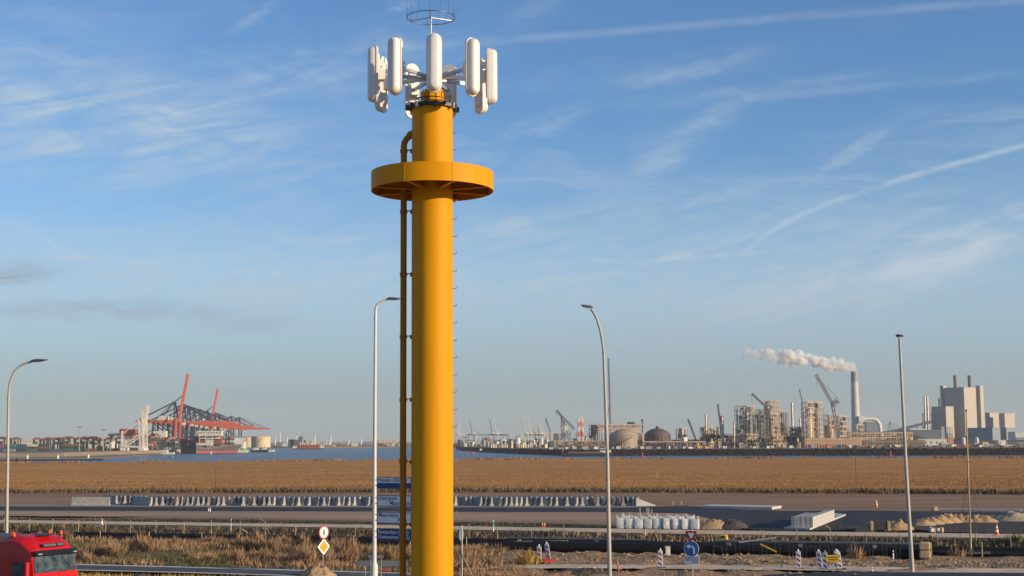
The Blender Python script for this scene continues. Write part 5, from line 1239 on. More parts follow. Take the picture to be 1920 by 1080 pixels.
# ships
t = FT('container_ship', 'dark hulled container ship with red waterline moored at the quay', 'ship', 368, 1640, z0=-4)
zt_ = LZ(t, 368, 834); xb = LX(t, 337); xs = LX(t, 431, 1640); ln = 150
def hull(t, xb, xs, yb, ys, z0, z1, m, name, fl=1.06):
    f = [Vector((0, 0)), Vector((xs, ys)), Vector((xb + xs, yb + ys)), Vector((xb, yb))]
    MB().add([(p.x, p.y, z0) for p in f] + [(p.x * fl, p.y, z1) for p in f], [(3, 2, 1, 0), (4, 5, 6, 7), (0, 1, 5, 4), (1, 2, 6, 5), (2, 3, 7, 6), (3, 0, 4, 7)]).build(name, m, t)
hull(t, xb, xs, 12, 60, 2.2, zt_, 'hull_dark', 'hull'); hull(t, xb * .98, xs * .98, 12, 60, -0.5, 2.2, 'hull_red', 'boot_top', 1.02)
MB().add([(xb * 1.07, 11.6, 0.3), (-.2, -.4, 0.3), (-.2, -.4, zt_ + 4), (xb * 1.10, 11.6, zt_ + 8), (xb * 1.07, 13, 0.3), (-.2, .4, .3), (-.2, .4, zt_ + 4), (xb * 1.1, 13, zt_ + 8)], [(0, 1, 2, 3), (7, 6, 5, 4), (0, 1, 5, 4), (1, 2, 6, 5), (2, 3, 7, 6), (3, 0, 4, 7)]).build('stern', 'hull_black', t)  # blacker plate than the hull side: the stern's shade put into its colour
MB().box((LX(t, 372), 8, LZ(t, 372, 833)), (28, 5, 3)).build('deck_house', 'house_white', t)
MB().box((LX(t, 386), 20, LZ(t, 386, 812.5)), (30, 9, 6)).build('bridge', 'house_white', t); MB().box((LX(t, 386), 24, LZ(t, 386, 818)), (24, 8, 6)).build('bridge', 'house_white', t)
for k in range(9): MB().box((LX(t, 366 + k * 4.9), 18.8 - 4.0 * 0, LZ(t, 386, 811.5)), (1.8, 6.6, 1.2)).build('bridge_window', 'c_dark', t)
for k in range(3): MB().box((LX(t, 372 + k * 14), 26, LZ(t, 386, 826)), (9, 8, 10)).build('superstructure', 'crane_white' if k == 1 else 'c_brown', t)
for k in range(3): MB().bar((LX(t, 370 + k * 12), 10, zt_), (LX(t, 370 + k * 12), 10, zt_ + 18 - k * 2), .5).build('mast', 'house_white', t)
for k in range(11):
    for j in range(rs.choice((2, 3, 4))):
        c = rs.choice(['c_brown', 'c_red', 'c_brown', 'c_dark', 'c_grey', 'c_orange']); o = link_mesh('shipping_container', cmesh[c]); xx = 368 + k * 5.6
        o.location = (V(xx, 840, 1680).x, 1680 + k * 3, -4 + zt_ + j * 2.6); o.rotation_euler.z = R(75); tag(o, cn[c] + ' container on the deck of the dark ship', 'container', cn[c] + ' containers on the ship')
t = FT('green_ship', 'white ship with bright green hull beyond the dark container ship', 'ship', 430, 1760, z0=-4)
hull(t, LX(t, 444), 6, 0, 40, 0, LZ(t, 436, 838), 'hull_green', 'hull'); MB().box((LX(t, 440), 20, LZ(t, 440, 835)), (18, 20, 8)).build('superstructure', 'house_white', t)
for a, b in ((426, 822), (452, 824)): MB().bar((LX(t, a), 22, 0), (LX(t, a), 22, LZ(t, a, b)), 1.6).build('gantry_leg', 'house_white', t)
MB().bar((LX(t, 425), 22, LZ(t, 440, 822)), (LX(t, 453), 22, LZ(t, 440, 823)), 2.4).build('gantry_beam', 'house_white', t); MB().box((LX(t, 440), 24, LZ(t, 440, 827)), (10, 8, 5)).build('bridge', 'house_white', t)
for k in range(5): MB().bar((LX(t, 430 + k * 4.5), 16, 5), (LX(t, 430 + k * 4.5), 16, LZ(t, 440, 828 + (k % 3) * 2)), .9).build('mast', 'crane_white' if k % 2 else 'c_red', t)
def boat(lab, px, d, L, m, hh=1.6, cab='house_white', rz=0.0):
    t = FT('boat', lab, 'boat', px, d, z0=-4, rz=rz)
    MB().prism([(-L / 2, 0), (L / 2 * .92, 0), (L / 2, hh * 1.4), (-L / 2, hh)], -2.6, 2.6, 'y').build('hull', m, t, bevel=.2); MB().box((-L * .22, 0, hh + 1.6), (L * .28, 4, 3.2)).build('cabin', cab, t, bevel=.2); MB().bar((-L * .22, 0, hh + 3), (-L * .22, 0, hh + 8), .3).build('mast', 'dark_steel', t); return t
boat('small white boat at the foot of the sand bank', 317, 1500, 12, 'house_white'); boat('white launch beside the green ship', 452, 1700, 18, 'house_white', 2.2); boat('dark tug before the beige tank', 487, 1750, 22, 'hull_black', 2.4); boat('white workboat right of the dark tug', 502, 1800, 18, 'house_white', 2.0)
t = FT('red_barge', 'barge carrying red containers on the far water', 'barge', 578, 2350, z0=-4); MB().prism([(-26, 0), (24, 0), (28, 2.2), (-26, 2.2)], -5, 5, 'y').build('hull', 'hull_dark', t); MB().box((-22, 0, 4), (7, 7, 4)).build('wheelhouse', 'house_white', t); MB().box((23, 0, 3), (6, 6, 3)).build('bow_house', 'house_white', t)
for k, (a, w) in enumerate(((-9, 15), (10, 19))):
    for j in range(2): MB().box((a, 0, 3.6 + j * 2.7), (w, 8, 2.6)).build('container_stack', 'c_red', t)
t = FT('river_barge', 'long dark barge with white wheelhouse moored below the plant', 'barge', 1100, 1085, z0=-4); MB().prism([(-19, 0), (19, 0), (20, 3.0), (15, 2.4), (-16, 2.4), (-20, 3.6)], -4, 4, 'y').build('hull', 'hull_black', t, bevel=.15); MB().box((-1, 0, 2.9), (27, 6, .9)).build('hatch_cover', 'stack_brown', t)
MB().box((12.4, 0, 4.2), (4.5, 5, 3.6)).build('wheelhouse', 'house_white', t, bevel=.15); MB().box((17, 0, 3.4), (3.5, 4.5, 2.2)).build('deck_house', 'house_white', t); MB().box((12.4, -2.55, 4.9), (3.8, .1, 1.1)).build('window', 'glass', t); MB().bar((-18.5, 0, 3), (-18.5, 0, 6.5), .25).build('mast', 'house_white', t)
boat('tiny white boat far out on the left water', 905, 1500, 9, 'hull_black', 1.0)
for px, d, m, lab in ((886, 1250, 'red_plastic', 'red channel buoy right of the mast'), (1204, 1010, 'red_plastic', 'red channel buoy off the dark dike'), (1669, 960, 'red_plastic', 'red channel buoy left of the right lamp'), (323, 1150, 'sign_green', 'small green buoy near the beach'), (396, 1500, 'house_white', 'pale buoy in front of the dark ship')):
    t = FT('buoy', lab, 'buoy', px, d, z0=-4); MB().lathe([(1.2, -.3), (1.2, .6), (.5, .8), (.35, 3.2), (.05, 3.4)], 12).build('body', m, t, smooth=True); MB().bar((0, 0, 3.3), (0, 0, 4.2), .15).build('top_mark', m, t)
for px, d, lab in ((109, 1060, 'pale marker dolphin on the beach, left'), (166, 1090, 'pale marker dolphin on the beach, right'), (52, 1070, 'small pale marker at the left of the beach')):
    t = FT('beach_marker', lab, 'marker', px, d, z0=-3.2); MB().lathe([(.9, 0), (.9, 2.2), (.5, 2.8)], 10).build('body', 'house_white', t, smooth=True); MB().bar((0, 0, 2.8), (0, 0, 3.6), .2).build('top_mark', 'dark_steel', t)
mb = FT('jetty', 'low dark jetty along the left shore beyond the field', 'jetty', 95, 760, z0=-4); MB().box((0, 0, 3.2), (58, 3, .7)).build('deck', 'rock', mb)
for k in range(12): MB().bar((-28 + k * 5, -1.2, -.5), (-28 + k * 5, -1.2, 3.4 + (1.2 if k < 3 else 0)), .35).build('pile', 'rock', mb)
# beige storage tank at the end of the quay
def tank(lab, px0, px1, top, d, m, dome=0.0, bands=0, group=None, z0=0.0, name='storage_tank', cat='tank', stair=False):
    pc = (px0 + px1) / 2; t = FT(name, lab, cat, pc, d, group, z0); r_ = (px1 - px0) / 2 * d / F; h = LZ(t, pc, top)
    MB().lathe([(r_, 0), (r_, h)], 40).build('shell', m, t, smooth=True)
    MB().lathe([(r_, h), (r_ * .97, h + .3 + dome * .15), (r_ * .8, h + dome * .5), (r_ * .45, h + dome * .88), (.05, h + dome + .35)], 40, cap=False).build('roof', m, t, smooth=True)
    for k in range(bands): MB().lathe([(r_ * 1.012, h * (k + 1) / (bands + 1) - .2), (r_ * 1.012, h * (k + 1) / (bands + 1) + .2)], 40).build('wind_girder', m, t, smooth=True)
    if stair:
        s_ = MB()
        for k in range(14): a = -math.pi / 2 - .9 + k * .11; s_.box((r_ * 1.02 * math.cos(a), r_ * 1.02 * math.sin(a), h * (k + .5) / 14), (2.2, .8, .5), a + 1.57)
        s_.build('spiral_stair', 'steel_dim', t)
    return t
tank('large beige round tank at the end of the crane quay', 471, 507, 819, 2300, 'tank_beige', 2, 2, stair=True); tank('second beige tank half behind the first', 452, 478, 821, 2380, 'tank_beige', 2, 1)
# far skyline between the tank and the mast
for px, top, lab in ((515.5, 818, 'leftmost far wind turbine'), (524.5, 812, 'tall far wind turbine right of the beige tank'), (538, 819, 'small far wind turbine'), (555, 818, 'far wind turbine left of the dark tower'), (558.5, 811, 'tall far wind turbine by the dark tower'), (590, 812, 'tall far wind turbine above the red barge'), (619.5, 813, 'tall far wind turbine standing alone'), (653.5, 823, 'small far turbine left of the white lamp'), (677, 822, 'small far turbine nearest the white lamp')):
    d = 5200; t = FT('wind_turbine', lab, 'wind turbine', px, d, z0=-1); h = LZ(t, px, top); MB().tube((0, 0, 0), (0, 0, h), 3.4, 2.2, 10).build('tower', 'lamp_white', t, smooth=True); MB().box((0, -2, h + 1), (5, 9, 4)).build('nacelle', 'lamp_white', t)
    a0 = rs.uniform(0, 2)
    for k in range(3): a = a0 + k * 2.094; MB().bar((0, -7, h + 1), (math.cos(a) * h * .42, -7, h + 1 + math.sin(a) * h * .42), 1.6, .6).build('blade', 'lamp_white', t)
for k, (a, b, top, m) in enumerate(((541, 551, 824.5, 'clad_dark'), (545, 560, 825, 'tank_dark'), (560, 567, 819, 'clad_dark'), (570, 573, 826, 'tank_dark'), (578, 586, 826.5, 'clad_grey'), (520, 530, 830, 'steel_dim'), (530, 540, 832, 'roof_pale'))):
    t = FT('far_block', ('dark', 'brownish', 'tallest dark', 'slim brown', 'grey', 'low tan', 'low pale')[k] + ' block in the far plant beyond the red barge', 'building', (a + b) / 2, 3150, z0=-1); h = LZ(t, a, top); w = (b - a) * 3150 / F
    MB().box((0, 0, h / 2), (w, 14, h)).build('wall', m, t); MB().box((0, 0, h + .4), (w * .9, 12, .8)).build('roof', m, t)
for k in range(14):
    px = (563, 567, 571, 575, 584, 588, 592, 597, 602, 608, 612, 617, 640, 648)[k]; tank('slim pale silo in the far plant beyond the red barge', px - 1.3, px + 1.3, rs.uniform(826, 832), 3050, 'tank_beige', 1, 0, 'slim silos in the far plant', -1, 'silo', 'silo')
for k in range(11): px = 710.5 + k * 3.3; tank('pale cylindrical silo in the row left of the yellow mast', px - 1.55, px + 1.55, 824.5, 3000, 'tank_beige', .5, 0, 'row of pale silos left of the mast', -1, 'silo', 'silo')
t = FT('silo_shed', 'low shed along the foot of the pale silo row', 'building', 728, 2980, z0=-1); MB().box((0, 0, 3.2), (44, 10, 6.4)).build('wall', 'roof_pale', t); MB().box((0, 0, 6.7), (45, 11, .6)).build('roof', 'clad_grey', t)
for k in range(16):
    px = 604 + k * 9.7 + rs.uniform(-3, 3); t = FT('far_shed', 'low shed on the far shore between the barge and the lamp', 'building', px, 2950 + rs.uniform(0, 60), 'low sheds on the far shore', -1); w, h = rs.uniform(5, 16), rs.uniform(2.5, 7)
    MB().box((0, 0, h / 2), (w, 10, h)).build('wall', rs.choice(('roof_pale', 'roof_pale', 'clad_grey', 'steel_dim', 'c_brown')), t); MB().prism([(-w / 2, h), (w / 2, h), (0, h + 1.2)], -5.2, 5.2, 'y').build('roof', rs.choice(('clad_dark', 'roof_pale')), t)
# ------------------------------------------------------------------ port and plant on the right-hand shore
Z1 = 0.7
# pale cranes with raised booms far away, right of the mast
for i, (px, bx, top, d, lab) in enumerate(((857, 862, 787, 2900, 'leftmost far pale crane right of the mast'), (884, 881, 789, 2900, 'far grey crane with a single raised boom'), (921, 918, 787, 2750, 'left crane of the second far pair'), (930, 926, 783, 2750, 'right crane of the second far pair'), (986, 982, 780, 2600, 'left crane of the pale pair with raised booms'), (994, 990, 780, 2600, 'right crane of the pale pair with raised booms'), (1013, 1012, 790, 2700, 'slim pale crane right of the pair'))):
    m = 'crane_grey' if i in (1, 2) else 'crane_white'; t = FT('harbour_crane', lab, 'crane', px, d, 'far pale cranes with raised booms', Z1); k_ = d / F; zb = LZ(t, px, 815)
    for yy in (-5, 5):
        for xx in (-8, 6): MB().bar((xx, yy, 0), (xx * .7, yy, zb), 1.5).build('leg', m, t)
        MB().bar((2, yy * .5, zb), ((bx - px) * k_, yy * .5, LZ(t, px, top)), 1.7).build('boom', m, t); MB().bar((3, yy * .4, zb + 8), (22, yy * .4, zb), .6).build('stay', m, t)
    MB().bar((-9, 0, zb), (34, 0, zb - 1), 2.2).build('girder', m, t); MB().bar((-8, 0, zb * .45), (8, 0, zb * .45), 1.6).build('portal_beam', m, t); MB().box((4, 0, zb + 2.5), (9, 6, 4)).build('machine_house', 'house_white', t)
for k in range(52):
    px = 858 + k * 4.8 + rs.uniform(-2, 2); d = rs.uniform(1950, 2300); w = rs.uniform(1.5, 6) * d / F; h = rs.choice((2.5, 4, 5, 6, 8, 11)) * rs.uniform(.8, 1.2)
    t = FT('port_shed', 'small pale port building in the cluster right of the mast', 'building', px, d, 'port buildings right of the mast', Z1)
    MB().box((0, 0, h / 2), (w, 12, h), R(20)).build('wall', rs.choice(('roof_pale', 'house_white', 'steel_tan', 'steel_dim', 'steel_dim', 'clad_grey', 'steel_dark')), t); MB().box((0, 0, h + .4), (w * 1.04, 12.4, .8), R(20)).build('roof', rs.choice(('clad_dark', 'house_white', 'steel_dim')), t)
for a, b, top, lab in ((934.5, 949, 825, 'broad white tank in the port right of the mast'), (966, 976, 822, 'white tank left of the pale crane pair'), (1012, 1019, 822, 'upright white silo right of the pale cranes'), (999, 1004, 826, 'small white silo beside the crane legs'), (1005, 1009, 827, 'smallest white silo beside the crane legs')): tank(lab, a, b, top, 1900, 'tank_white', 1, 1, None, Z1)
for k in range(24): px = 921 + k * 3.3; tank('short pale round tank in the row above the dike', px - 1.2, px + 1.2, 834 + rs.uniform(-1, .5), 1550, 'tank_beige' if k % 3 else 'tank_white', .4, 0, 'short tanks above the dike', Z1)
for k in range(44):
    px = 860 + k * 5.6 + rs.uniform(-2, 2); d = rs.uniform(1750, 2300); h = rs.choice((9, 12, 15, 19, 24)) * rs.uniform(.8, 1.15); t = FT('thin_mast', 'thin mast among the port buildings right of the yellow mast', 'mast', px, d, 'thin masts in the port', Z1); m = rs.choice(('steel_dim', 'crane_white', 'steel_dark', 'crane_grey'))
    MB().bar((0, 0, 0), (rs.uniform(-1, 1), 0, h), .75).build('pole', m, t); MB().bar((-2, 0, h * .8), (2.4, 0, h * .8), .5).build('cross_arm', m, t)
for k in range(40):
    px = 925 + k * 5.3 + rs.uniform(-2, 2); d = rs.uniform(1450, 1700); w, h = rs.uniform(2, 6) * d / F, rs.uniform(2, 8); t = FT('port_block', 'low dark or tan plant block behind the dike left of the ribbed tank', 'building', px, d, 'low plant blocks behind the dike', Z1, R(rs.uniform(10, 40)))
    MB().box((0, 0, h / 2), (w, 6, h)).build('wall', rs.choice(('steel_dark', 'steel_dim', 'steel_dark', 'steel_tan', 'roof_pale', 'clad_dark')), t); MB().box((0, 0, h + .3), (w * .7, 4, .8)).build('roof', rs.choice(('steel_dim', 'steel_tan')), t); MB().tube((-w / 2, -3.3, h * .6), (w / 2, -3.3, h * .6), .3, n=6).build('pipe', 'silver', t)
# dark tower block, luffing crane, brown silos
t = FT('silo_block', 'white and dark block building left of the luffing crane', 'building', 1031, 1800, None, Z1); w = LX(t, 1025.5), LX(t, 1037), LX(t, 1048); h = LZ(t, 1031, 812)
MB().box(((w[0] + w[1]) / 2, 0, h / 2), (w[1] - w[0], 12, h)).build('wall', 'roof_pale', t); MB().box(((w[1] + w[2]) / 2, 2, h * .48), (w[2] - w[1], 12, h * .96)).build('wall', 'clad_dark', t); MB().box(((w[0] + w[1]) / 2, 0, h + .5), (w[1] - w[0] + 1, 13, 1)).build('roof', 'crane_white', t)
def luffer(lab, px, base_py, d, hub, tip, tail, m='steel_dark', th=.5, w=1.8, cab=True, name='lattice_crane', apex=None):
    """lattice boom crane: hub and tip in photo pixels"""
    t = FT(name, lab, 'crane', px, d, None, Z1); P = lambda q: Vector((LX(t, q[0]), 0, LZ(t, px, q[1]))); hb, tp = P(hub), P(tip)
    mb = MB(); lattice(mb, hb, tp, w, 14, th); mb.build('boom', m, t)
    mb = MB(); lattice(mb, Vector((LX(t, px), 0, 0)), hb, w * 1.1, 8, th); mb.build('tower', m, t)
    if tail:
        tl = P(tail); mb = MB(); lattice(mb, hb, tl, w, 5, th); mb.build('counter_jib', m, t); MB().box(tuple(tl - Vector((0, 0, 1))), (3, 3, 3)).build('counterweight', m, t)
        if apex: ax = P(apex); MB().bar(hb, ax, th * 1.6).build('apex_post', m, t); MB().bar(ax, tl, th * .8).build('pendant', m, t); MB().bar(ax, hb.lerp(tp, .85), th * .7).build('pendant', m, t)
    if cab: MB().box(tuple(hb + Vector((1.5, -1, -1.5))), (3, 3, 3)).build('cabin', m, t)
    MB().bar(tp, tp - Vector((0, 0, max(6, tp.z * .18))), th * .5).build('hoist_rope', 'dark_steel', t)
    return t
luffer('grey double jib harbour crane left of the middle lamp', 1058, 838, 1750, (1054, 781), (1044, 769), (1075, 802), 'crane_grey', .8, 2.6, True, 'harbour_jib_crane', (1053, 778))
t = FT('crane_portal', 'broad lattice portal under the double jib crane', 'crane portal', 1058, 1752, None, Z1); mb = MB()
for a, b in (((1049, 838), (1056, 798)), ((1069, 838), (1061, 798)), ((1050, 815), (1068, 815)), ((1052, 806), (1066, 824)), ((1066, 806), (1052, 824)), ((1054, 781), (1063, 803)), ((1054, 781), (1054, 803))): mb.bar((LX(t, a[0]), 0, max(0, LZ(t, 1058, a[1]))), (LX(t, b[0]), 0, LZ(t, 1058, b[1])), 1.1)
mb.build('frame', 'crane_grey', t); MB().box((0, 0, LZ(t, 1058, 803)), (9, 7, 6)).build('machine_house', 'house_white', t)
luffer('thin dark leaning boom left of the block building', 1032, 838, 1700, (1031, 807), (1023.5, 784), None, th=.35, w=1.2, cab=False)
for px, top, m, lab in ((1085, 783, 'crane_red', 'left red and white striped stack'), (1089, 780, 'crane_white', 'middle pale striped stack'), (1092.5, 784, 'crane_red', 'right red and white striped stack')):
    t = FT('striped_stack', lab + ' behind the middle lamp', 'stack', px, 1900, None, Z1); h = LZ(t, px, top)
    for k in range(6): MB().lathe([(1.3 - k * .06, h * k / 6), (1.25 - k * .06, h * (k + 1) / 6)], 12).build('ring', ('crane_red', 'crane_white')[k % 2], t, smooth=True)
t = FT('tall_lattice_mast', 'very tall slim dark crane mast right of the middle lamp', 'crane', 1145.5, 1450, None, Z1); h = LZ(t, 1143, 672); mb = MB(); lattice(mb, (0, 0, 0), (LX(t, 1142.8), 0, h), 1.15, 34, .42); mb.build('mast', 'steel_dark', t); MB().bar((LX(t, 1139), 0, LZ(t, 1139, 790)), (LX(t, 1143.8), 0, LZ(t, 1143, 755)), .5).build('luffing_line', 'steel_dark', t); MB().bar((LX(t, 1139), 0, 0), (LX(t, 1139), 0, LZ(t, 1139, 790)), .8).build('back_mast', 'steel_dark', t); MB().box((0, 0, 1.5), (7, 5, 3)).build('crawler', 'steel_dark', t)
# steel process structures
def frame_tower(lab, px0, pxc, px1, top, d, levels, nl, nr, m='steel_tan', m2='steel_dim', vessels=3, seed=1, core=True, taper=1.0, pipes=5):
    """open multi-storey steel structure seen corner-on: left face px0..pxc, right face pxc..px1"""
    rs = random.Random(seed); t = FT('process_structure', lab, 'plant', pxc, d, None, Z1); k_ = d / F; h = LZ(t, pxc, top)
    wl, wr = faces(pxc, d, pxc - px0, px1 - pxc); wr = min(wr, 45)
    el_, er_ = Vector((-math.cos(AR), math.sin(AR), 0)), Vector((math.sin(AR), math.cos(AR), 0))
    P = lambda a, b, z: el_ * (a * wl) + er_ * (b * wr) + Vector((0, 0, z))
    lv = [h * (i + 1) / levels for i in range(levels)]; th = max(.45, k_ * .75)
    for i in range(nl + 1):
        for j in range(nr + 1):
            if i in (0, nl) or j in (0, nr): MB().bar(P(i / nl, j / nr, 0), P(i / nl, j / nr, h * rs.uniform(.97, 1.04)), th).build('column', m if rs.random() < .75 else m2, t)
    for li, z in enumerate(lv):
        mb = MB()
        for (a0, b0), (a1, b1) in (((0, 0), (1, 0)), ((1, 0), (1, 1)), ((1, 1), (0, 1)), ((0, 1), (0, 0))):
            mb.bar(P(a0, b0, z), P(a1, b1, z), th * .8, th); mb.bar(P(a0, b0, z + 1.2), P(a1, b1, z + 1.2), th * .35)
        mb.build('floor_beam', m, t)
        if rs.random() < .92:
            g = MB(); c0, c1 = rs.choice(((0, 1), (0, .6), (.4, 1))); q = [P(.02, c0 * .96 + .02, z), P(.98, c0 * .96 + .02, z), P(.98, c1 * .96 + .01, z), P(.02, c1 * .96 + .01, z)]
            g.add([p - Vector((0, 0, .15)) for p in q] + [p + Vector((0, 0, .1)) for p in q], [(3, 2, 1, 0), (4, 5, 6, 7), (0, 1, 5, 4), (1, 2, 6, 5), (2, 3, 7, 6), (3, 0, 4, 7)]); g.build('deck', m2, t)
        z0 = lv[li - 1] if li else 0
        for face in range(2):
            if rs.random() < .6:
                n_ = nl if face == 0 else nr; s_ = rs.randrange(n_); a, b = s_ / n_, (s_ + 1) / n_
                p, q = (P(a, 0, z0), P(b, 0, z)) if face == 0 else (P(0, a, z0), P(0, b, z)); MB().bar(p, q, th * .5).build('brace', m, t)
    for k in range(vessels):
        a, b = rs.uniform(.15, .85), rs.uniform(.15, .8); r_ = rs.uniform(.9, 2.2) * k_ * 1.3; z0, z1 = sorted((rs.uniform(0, .5) * h, rs.uniform(.45, .98) * h)); c = P(a, b, 0)
        MB().lathe([(.1, z0 - r_ * .5), (r_ * .8, z0 - r_ * .2), (r_, z0), (r_, z1), (r_ * .8, z1 + r_ * .3), (.1, z1 + r_ * .5)], 14, (c.x, c.y, 0)).build('vessel', rs.choice(('silver', m, 'steel_dim')), t, smooth=True)
    for k in range(vessels * 3 + 3):
        a, b = rs.uniform(.05, .9), rs.uniform(.05, .8); c = P(a, b, rs.choice(lv) - h / levels * .5); MB().box(tuple(c), (rs.uniform(2, 5) * k_ * .8, 3, h / levels * rs.uniform(.4, .9)), AR).build('equipment', rs.choice(('steel_dim', 'steel_dim', 'steel_dark', m)), t)
    for k in range(int(pipes * 1.6)):
        a = rs.uniform(0, 1); face = rs.random() < .5; p = P(a, -.02, 0) if face else P(-.02, a, 0); z0, z1 = rs.uniform(0, .3) * h, rs.uniform(.5, 1) * h; q = P(min(1, a + .25), -.02, 0) if face else P(-.02, min(1, a + .25), 0)
        MB().path([p + Vector((0, 0, z0)), p + Vector((0, 0, z1)), q + Vector((0, 0, z1))], th * .55, 6).build('pipe', rs.choice(('silver', m, 'steel_dim')), t)
    return t
frame_tower('dark open steel frame left of the middle lamp', 1105, 1117, 1124, 797, 1400, 5, 3, 2, 'steel_dark', 'steel_dark', 2, 3)
t = tank('ribbed round tank inside the pipe bridge behind the middle lamp', 1143, 1196, 818, 1330, 'tank_ribbed', 7, 5, None, Z1, 'domed_tank', 'tank', True)
rbs = MB(); r_ = 26.5 * 1330 / F
for k in range(40): a = k * math.pi / 20; rbs.bar((r_ * 1.01 * math.cos(a), r_ * 1.01 * math.sin(a), 0), (r_ * 1.01 * math.cos(a), r_ * 1.01 * math.sin(a), LZ(t, 1170, 815)), .35)
rbs.build('rib_cage', 'steel_tan', t)
# pipe bridge over that tank
t = FT('pipe_bridge', 'tan steel pipe bridge spanning above the ribbed tank', 'pipe bridge', 1160, 1350, None, Z1); xa, xb_ = LX(t, 1120), LX(t, 1196); h = LZ(t, 1160, 797)
for k in range(14):
    xx = xa + (xb_ - xa) * k / 13
    for yy in (-24, -18): MB().bar((xx, yy, h * .55 if 2 < k < 12 else 0), (xx, yy, h), .6).build('column', 'steel_tan', t)
for z_ in (h, h - 3.2, h - 6.5):
    for yy in (-24, -18): MB().bar((xa, yy, z_), (xb_, yy, z_), .8).build('beam', 'steel_tan', t)
for k in range(13): MB().bar((xa + (xb_ - xa) * k / 13, -24, h - 6.5 if k % 2 else h), (xa + (xb_ - xa) * (k + 1) / 13, -24, h if k % 2 else h - 6.5), .4).build('brace', 'steel_tan', t)
for yy in (-22, -20): MB().tube((xa, yy, h - 1.5), (xb_, yy, h - 1.5), .8, n=8).build('pipe', 'silver', t, smooth=True)
MB().box((LX(t, 1180), -21, h + 1.6), (7, 3, 2)).build('equipment', 'steel_dark', t)
frame_tower('narrow tan steel frame right of the ribbed tank', 1196, 1203, 1209, 813, 1350, 4, 2, 2, vessels=1, seed=8)
t = FT('flare_stack', 'slim dark flare stack right of the ribbed tank', 'stack', 1205, 1400, None, Z1); h = LZ(t, 1205, 790); MB().tube((0, 0, 0), (0, 0, h), .7, .5, 8).build('stack', 'steel_dark', t); MB().lathe([(.9, h), (1.2, h + 1), (.6, h + 2.4)], 10).build('tip', 'steel_dark', t); MB().box((0, 0, h * .8), (3, 2, .5)).build('platform', 'steel_dark', t)
t = tank('dark brown domed tank in the middle of the plant', 1209, 1257, 815, 1330, 'tank_dark', 6, 1, None, Z1, 'domed_tank', 'tank')
rbs = MB(); r_ = 24 * 1330 / F
for k in range(24): a = k * math.pi / 12; rbs.bar((r_ * 1.01 * math.cos(a), r_ * 1.01 * math.sin(a), 0), (r_ * 1.01 * math.cos(a), r_ * 1.01 * math.sin(a), LZ(t, 1233, 815)), .4)
rbs.build('rib_cage', 'tank_dark', t); hz_ = LZ(t, 1233, 815) + 6; MB().lathe([(1.6, hz_), (1.6, hz_ + 2)], 10).build('vent', 'steel_dark', t)
tank('white upright tank right of the brown domed tank', 1276, 1289, 821, 1310, 'tank_white', .8, 1, None, Z1)
frame_tower('tan framed tower above the white upright tank', 1268, 1280, 1288, 804, 1400, 4, 2, 2, vessels=3, seed=9)
luffer('dark crane boom leaning left above the plant centre', 1303, 838, 1380, (1304, 822), (1291, 786), None, th=.4, w=1.3, cab=False)
luffer('thin dark crane boom left of the silver column', 1356, 838, 1380, (1352, 800), (1347.5, 758), None, th=.4, w=1.2, cab=False)
frame_tower('low tan process block with two slim stacks', 1313, 1326, 1338, 801, 1420, 4, 3, 3, vessels=4, seed=10)
frame_tower('low tan process block right of the two slim stacks', 1330, 1341, 1356, 806, 1400, 4, 3, 3, vessels=4, seed=11)
def column(lab, px, r_px, top, d, m='silver', name='distillation_column', rings=3):
    t = FT(name, lab, 'column', px, d, None, Z1); r_ = r_px * d / F; h = LZ(t, px, top); MB().lathe([(r_, 0), (r_, h - r_), (r_ * .75, h - r_ * .3), (.1, h)], 18).build('shell', m, t, smooth=True)
    for k in range(rings): z_ = h * (.35 + .55 * k / max(1, rings - 1)); MB().lathe([(r_ * 1.5, z_), (r_ * 1.5, z_ + .25)], 16).build('platform', 'steel_tan', t); MB().lathe([(r_ * 1.5, z_ + 1.1), (r_ * 1.5, z_ + 1.25)], 16, cap=False).build('railing', 'steel_tan', t)
    MB().bar((r_ * 1.1, -r_ * .6, 0), (r_ * 1.1, -r_ * .6, h * .95), .35).build('ladder', 'steel_dim', t); return t
for a in ((1324.5, 1.9, 776, 1400, 'slim pale stack on the low process block'), (1329, 1.2, 790, 1400, 'shorter slim stack right of the first'), (1354.5, 2.6, 779, 1380, 'silver column right of the thin dark boom'), (1346, 1.6, 800, 1390, 'short column left of the silver column'), (1377, 1.6, 790, 1400, 'slim column at the left of the big framed towers'), (1487, 2.3, 754, 1450, 'silver column between the two tallest framed towers'), (1501.5, 1.7, 785, 1450, 'short silver column left of the right framed tower')): column(a[4], *a[:4])
frame_tower('large framed tower at the left of the tallest three', 1379, 1402, 1418, 762, 1350, 9, 4, 3, 'steel_tan', 'steel_dim', 6, 12, pipes=10)
frame_tower('dim framed structure behind the gap of the tall towers', 1417, 1428, 1441, 769, 1480, 8, 3, 3, 'steel_dim', 'steel_dark', 4, 13)
frame_tower('tallest framed tower with flared top in the plant', 1435, 1448, 1464, 752, 1330, 11, 4, 3, 'steel_tan', 'steel_dim', 5, 14, pipes=10)
frame_tower('dim framed structure right of the tallest tower', 1462, 1470, 1479, 775, 1480, 7, 3, 2, 'steel_dim', 'steel_dark', 3, 15)
frame_tower('bright framed tower left of the big lattice crane', 1505, 1517, 1545, 755, 1330, 9, 3, 4, 'steel_tan', 'steel_tan', 6, 16, pipes=12)
frame_tower('framed block behind the foot of the lattice crane', 1547, 1556, 1566, 778, 1380, 6, 3, 3, 'steel_tan', 'steel_dim', 4, 17)
frame_tower('framed block just left of the tall chimney', 1567, 1576, 1592, 781, 1400, 6, 3, 3, 'steel_tan', 'steel_dim', 4, 18)
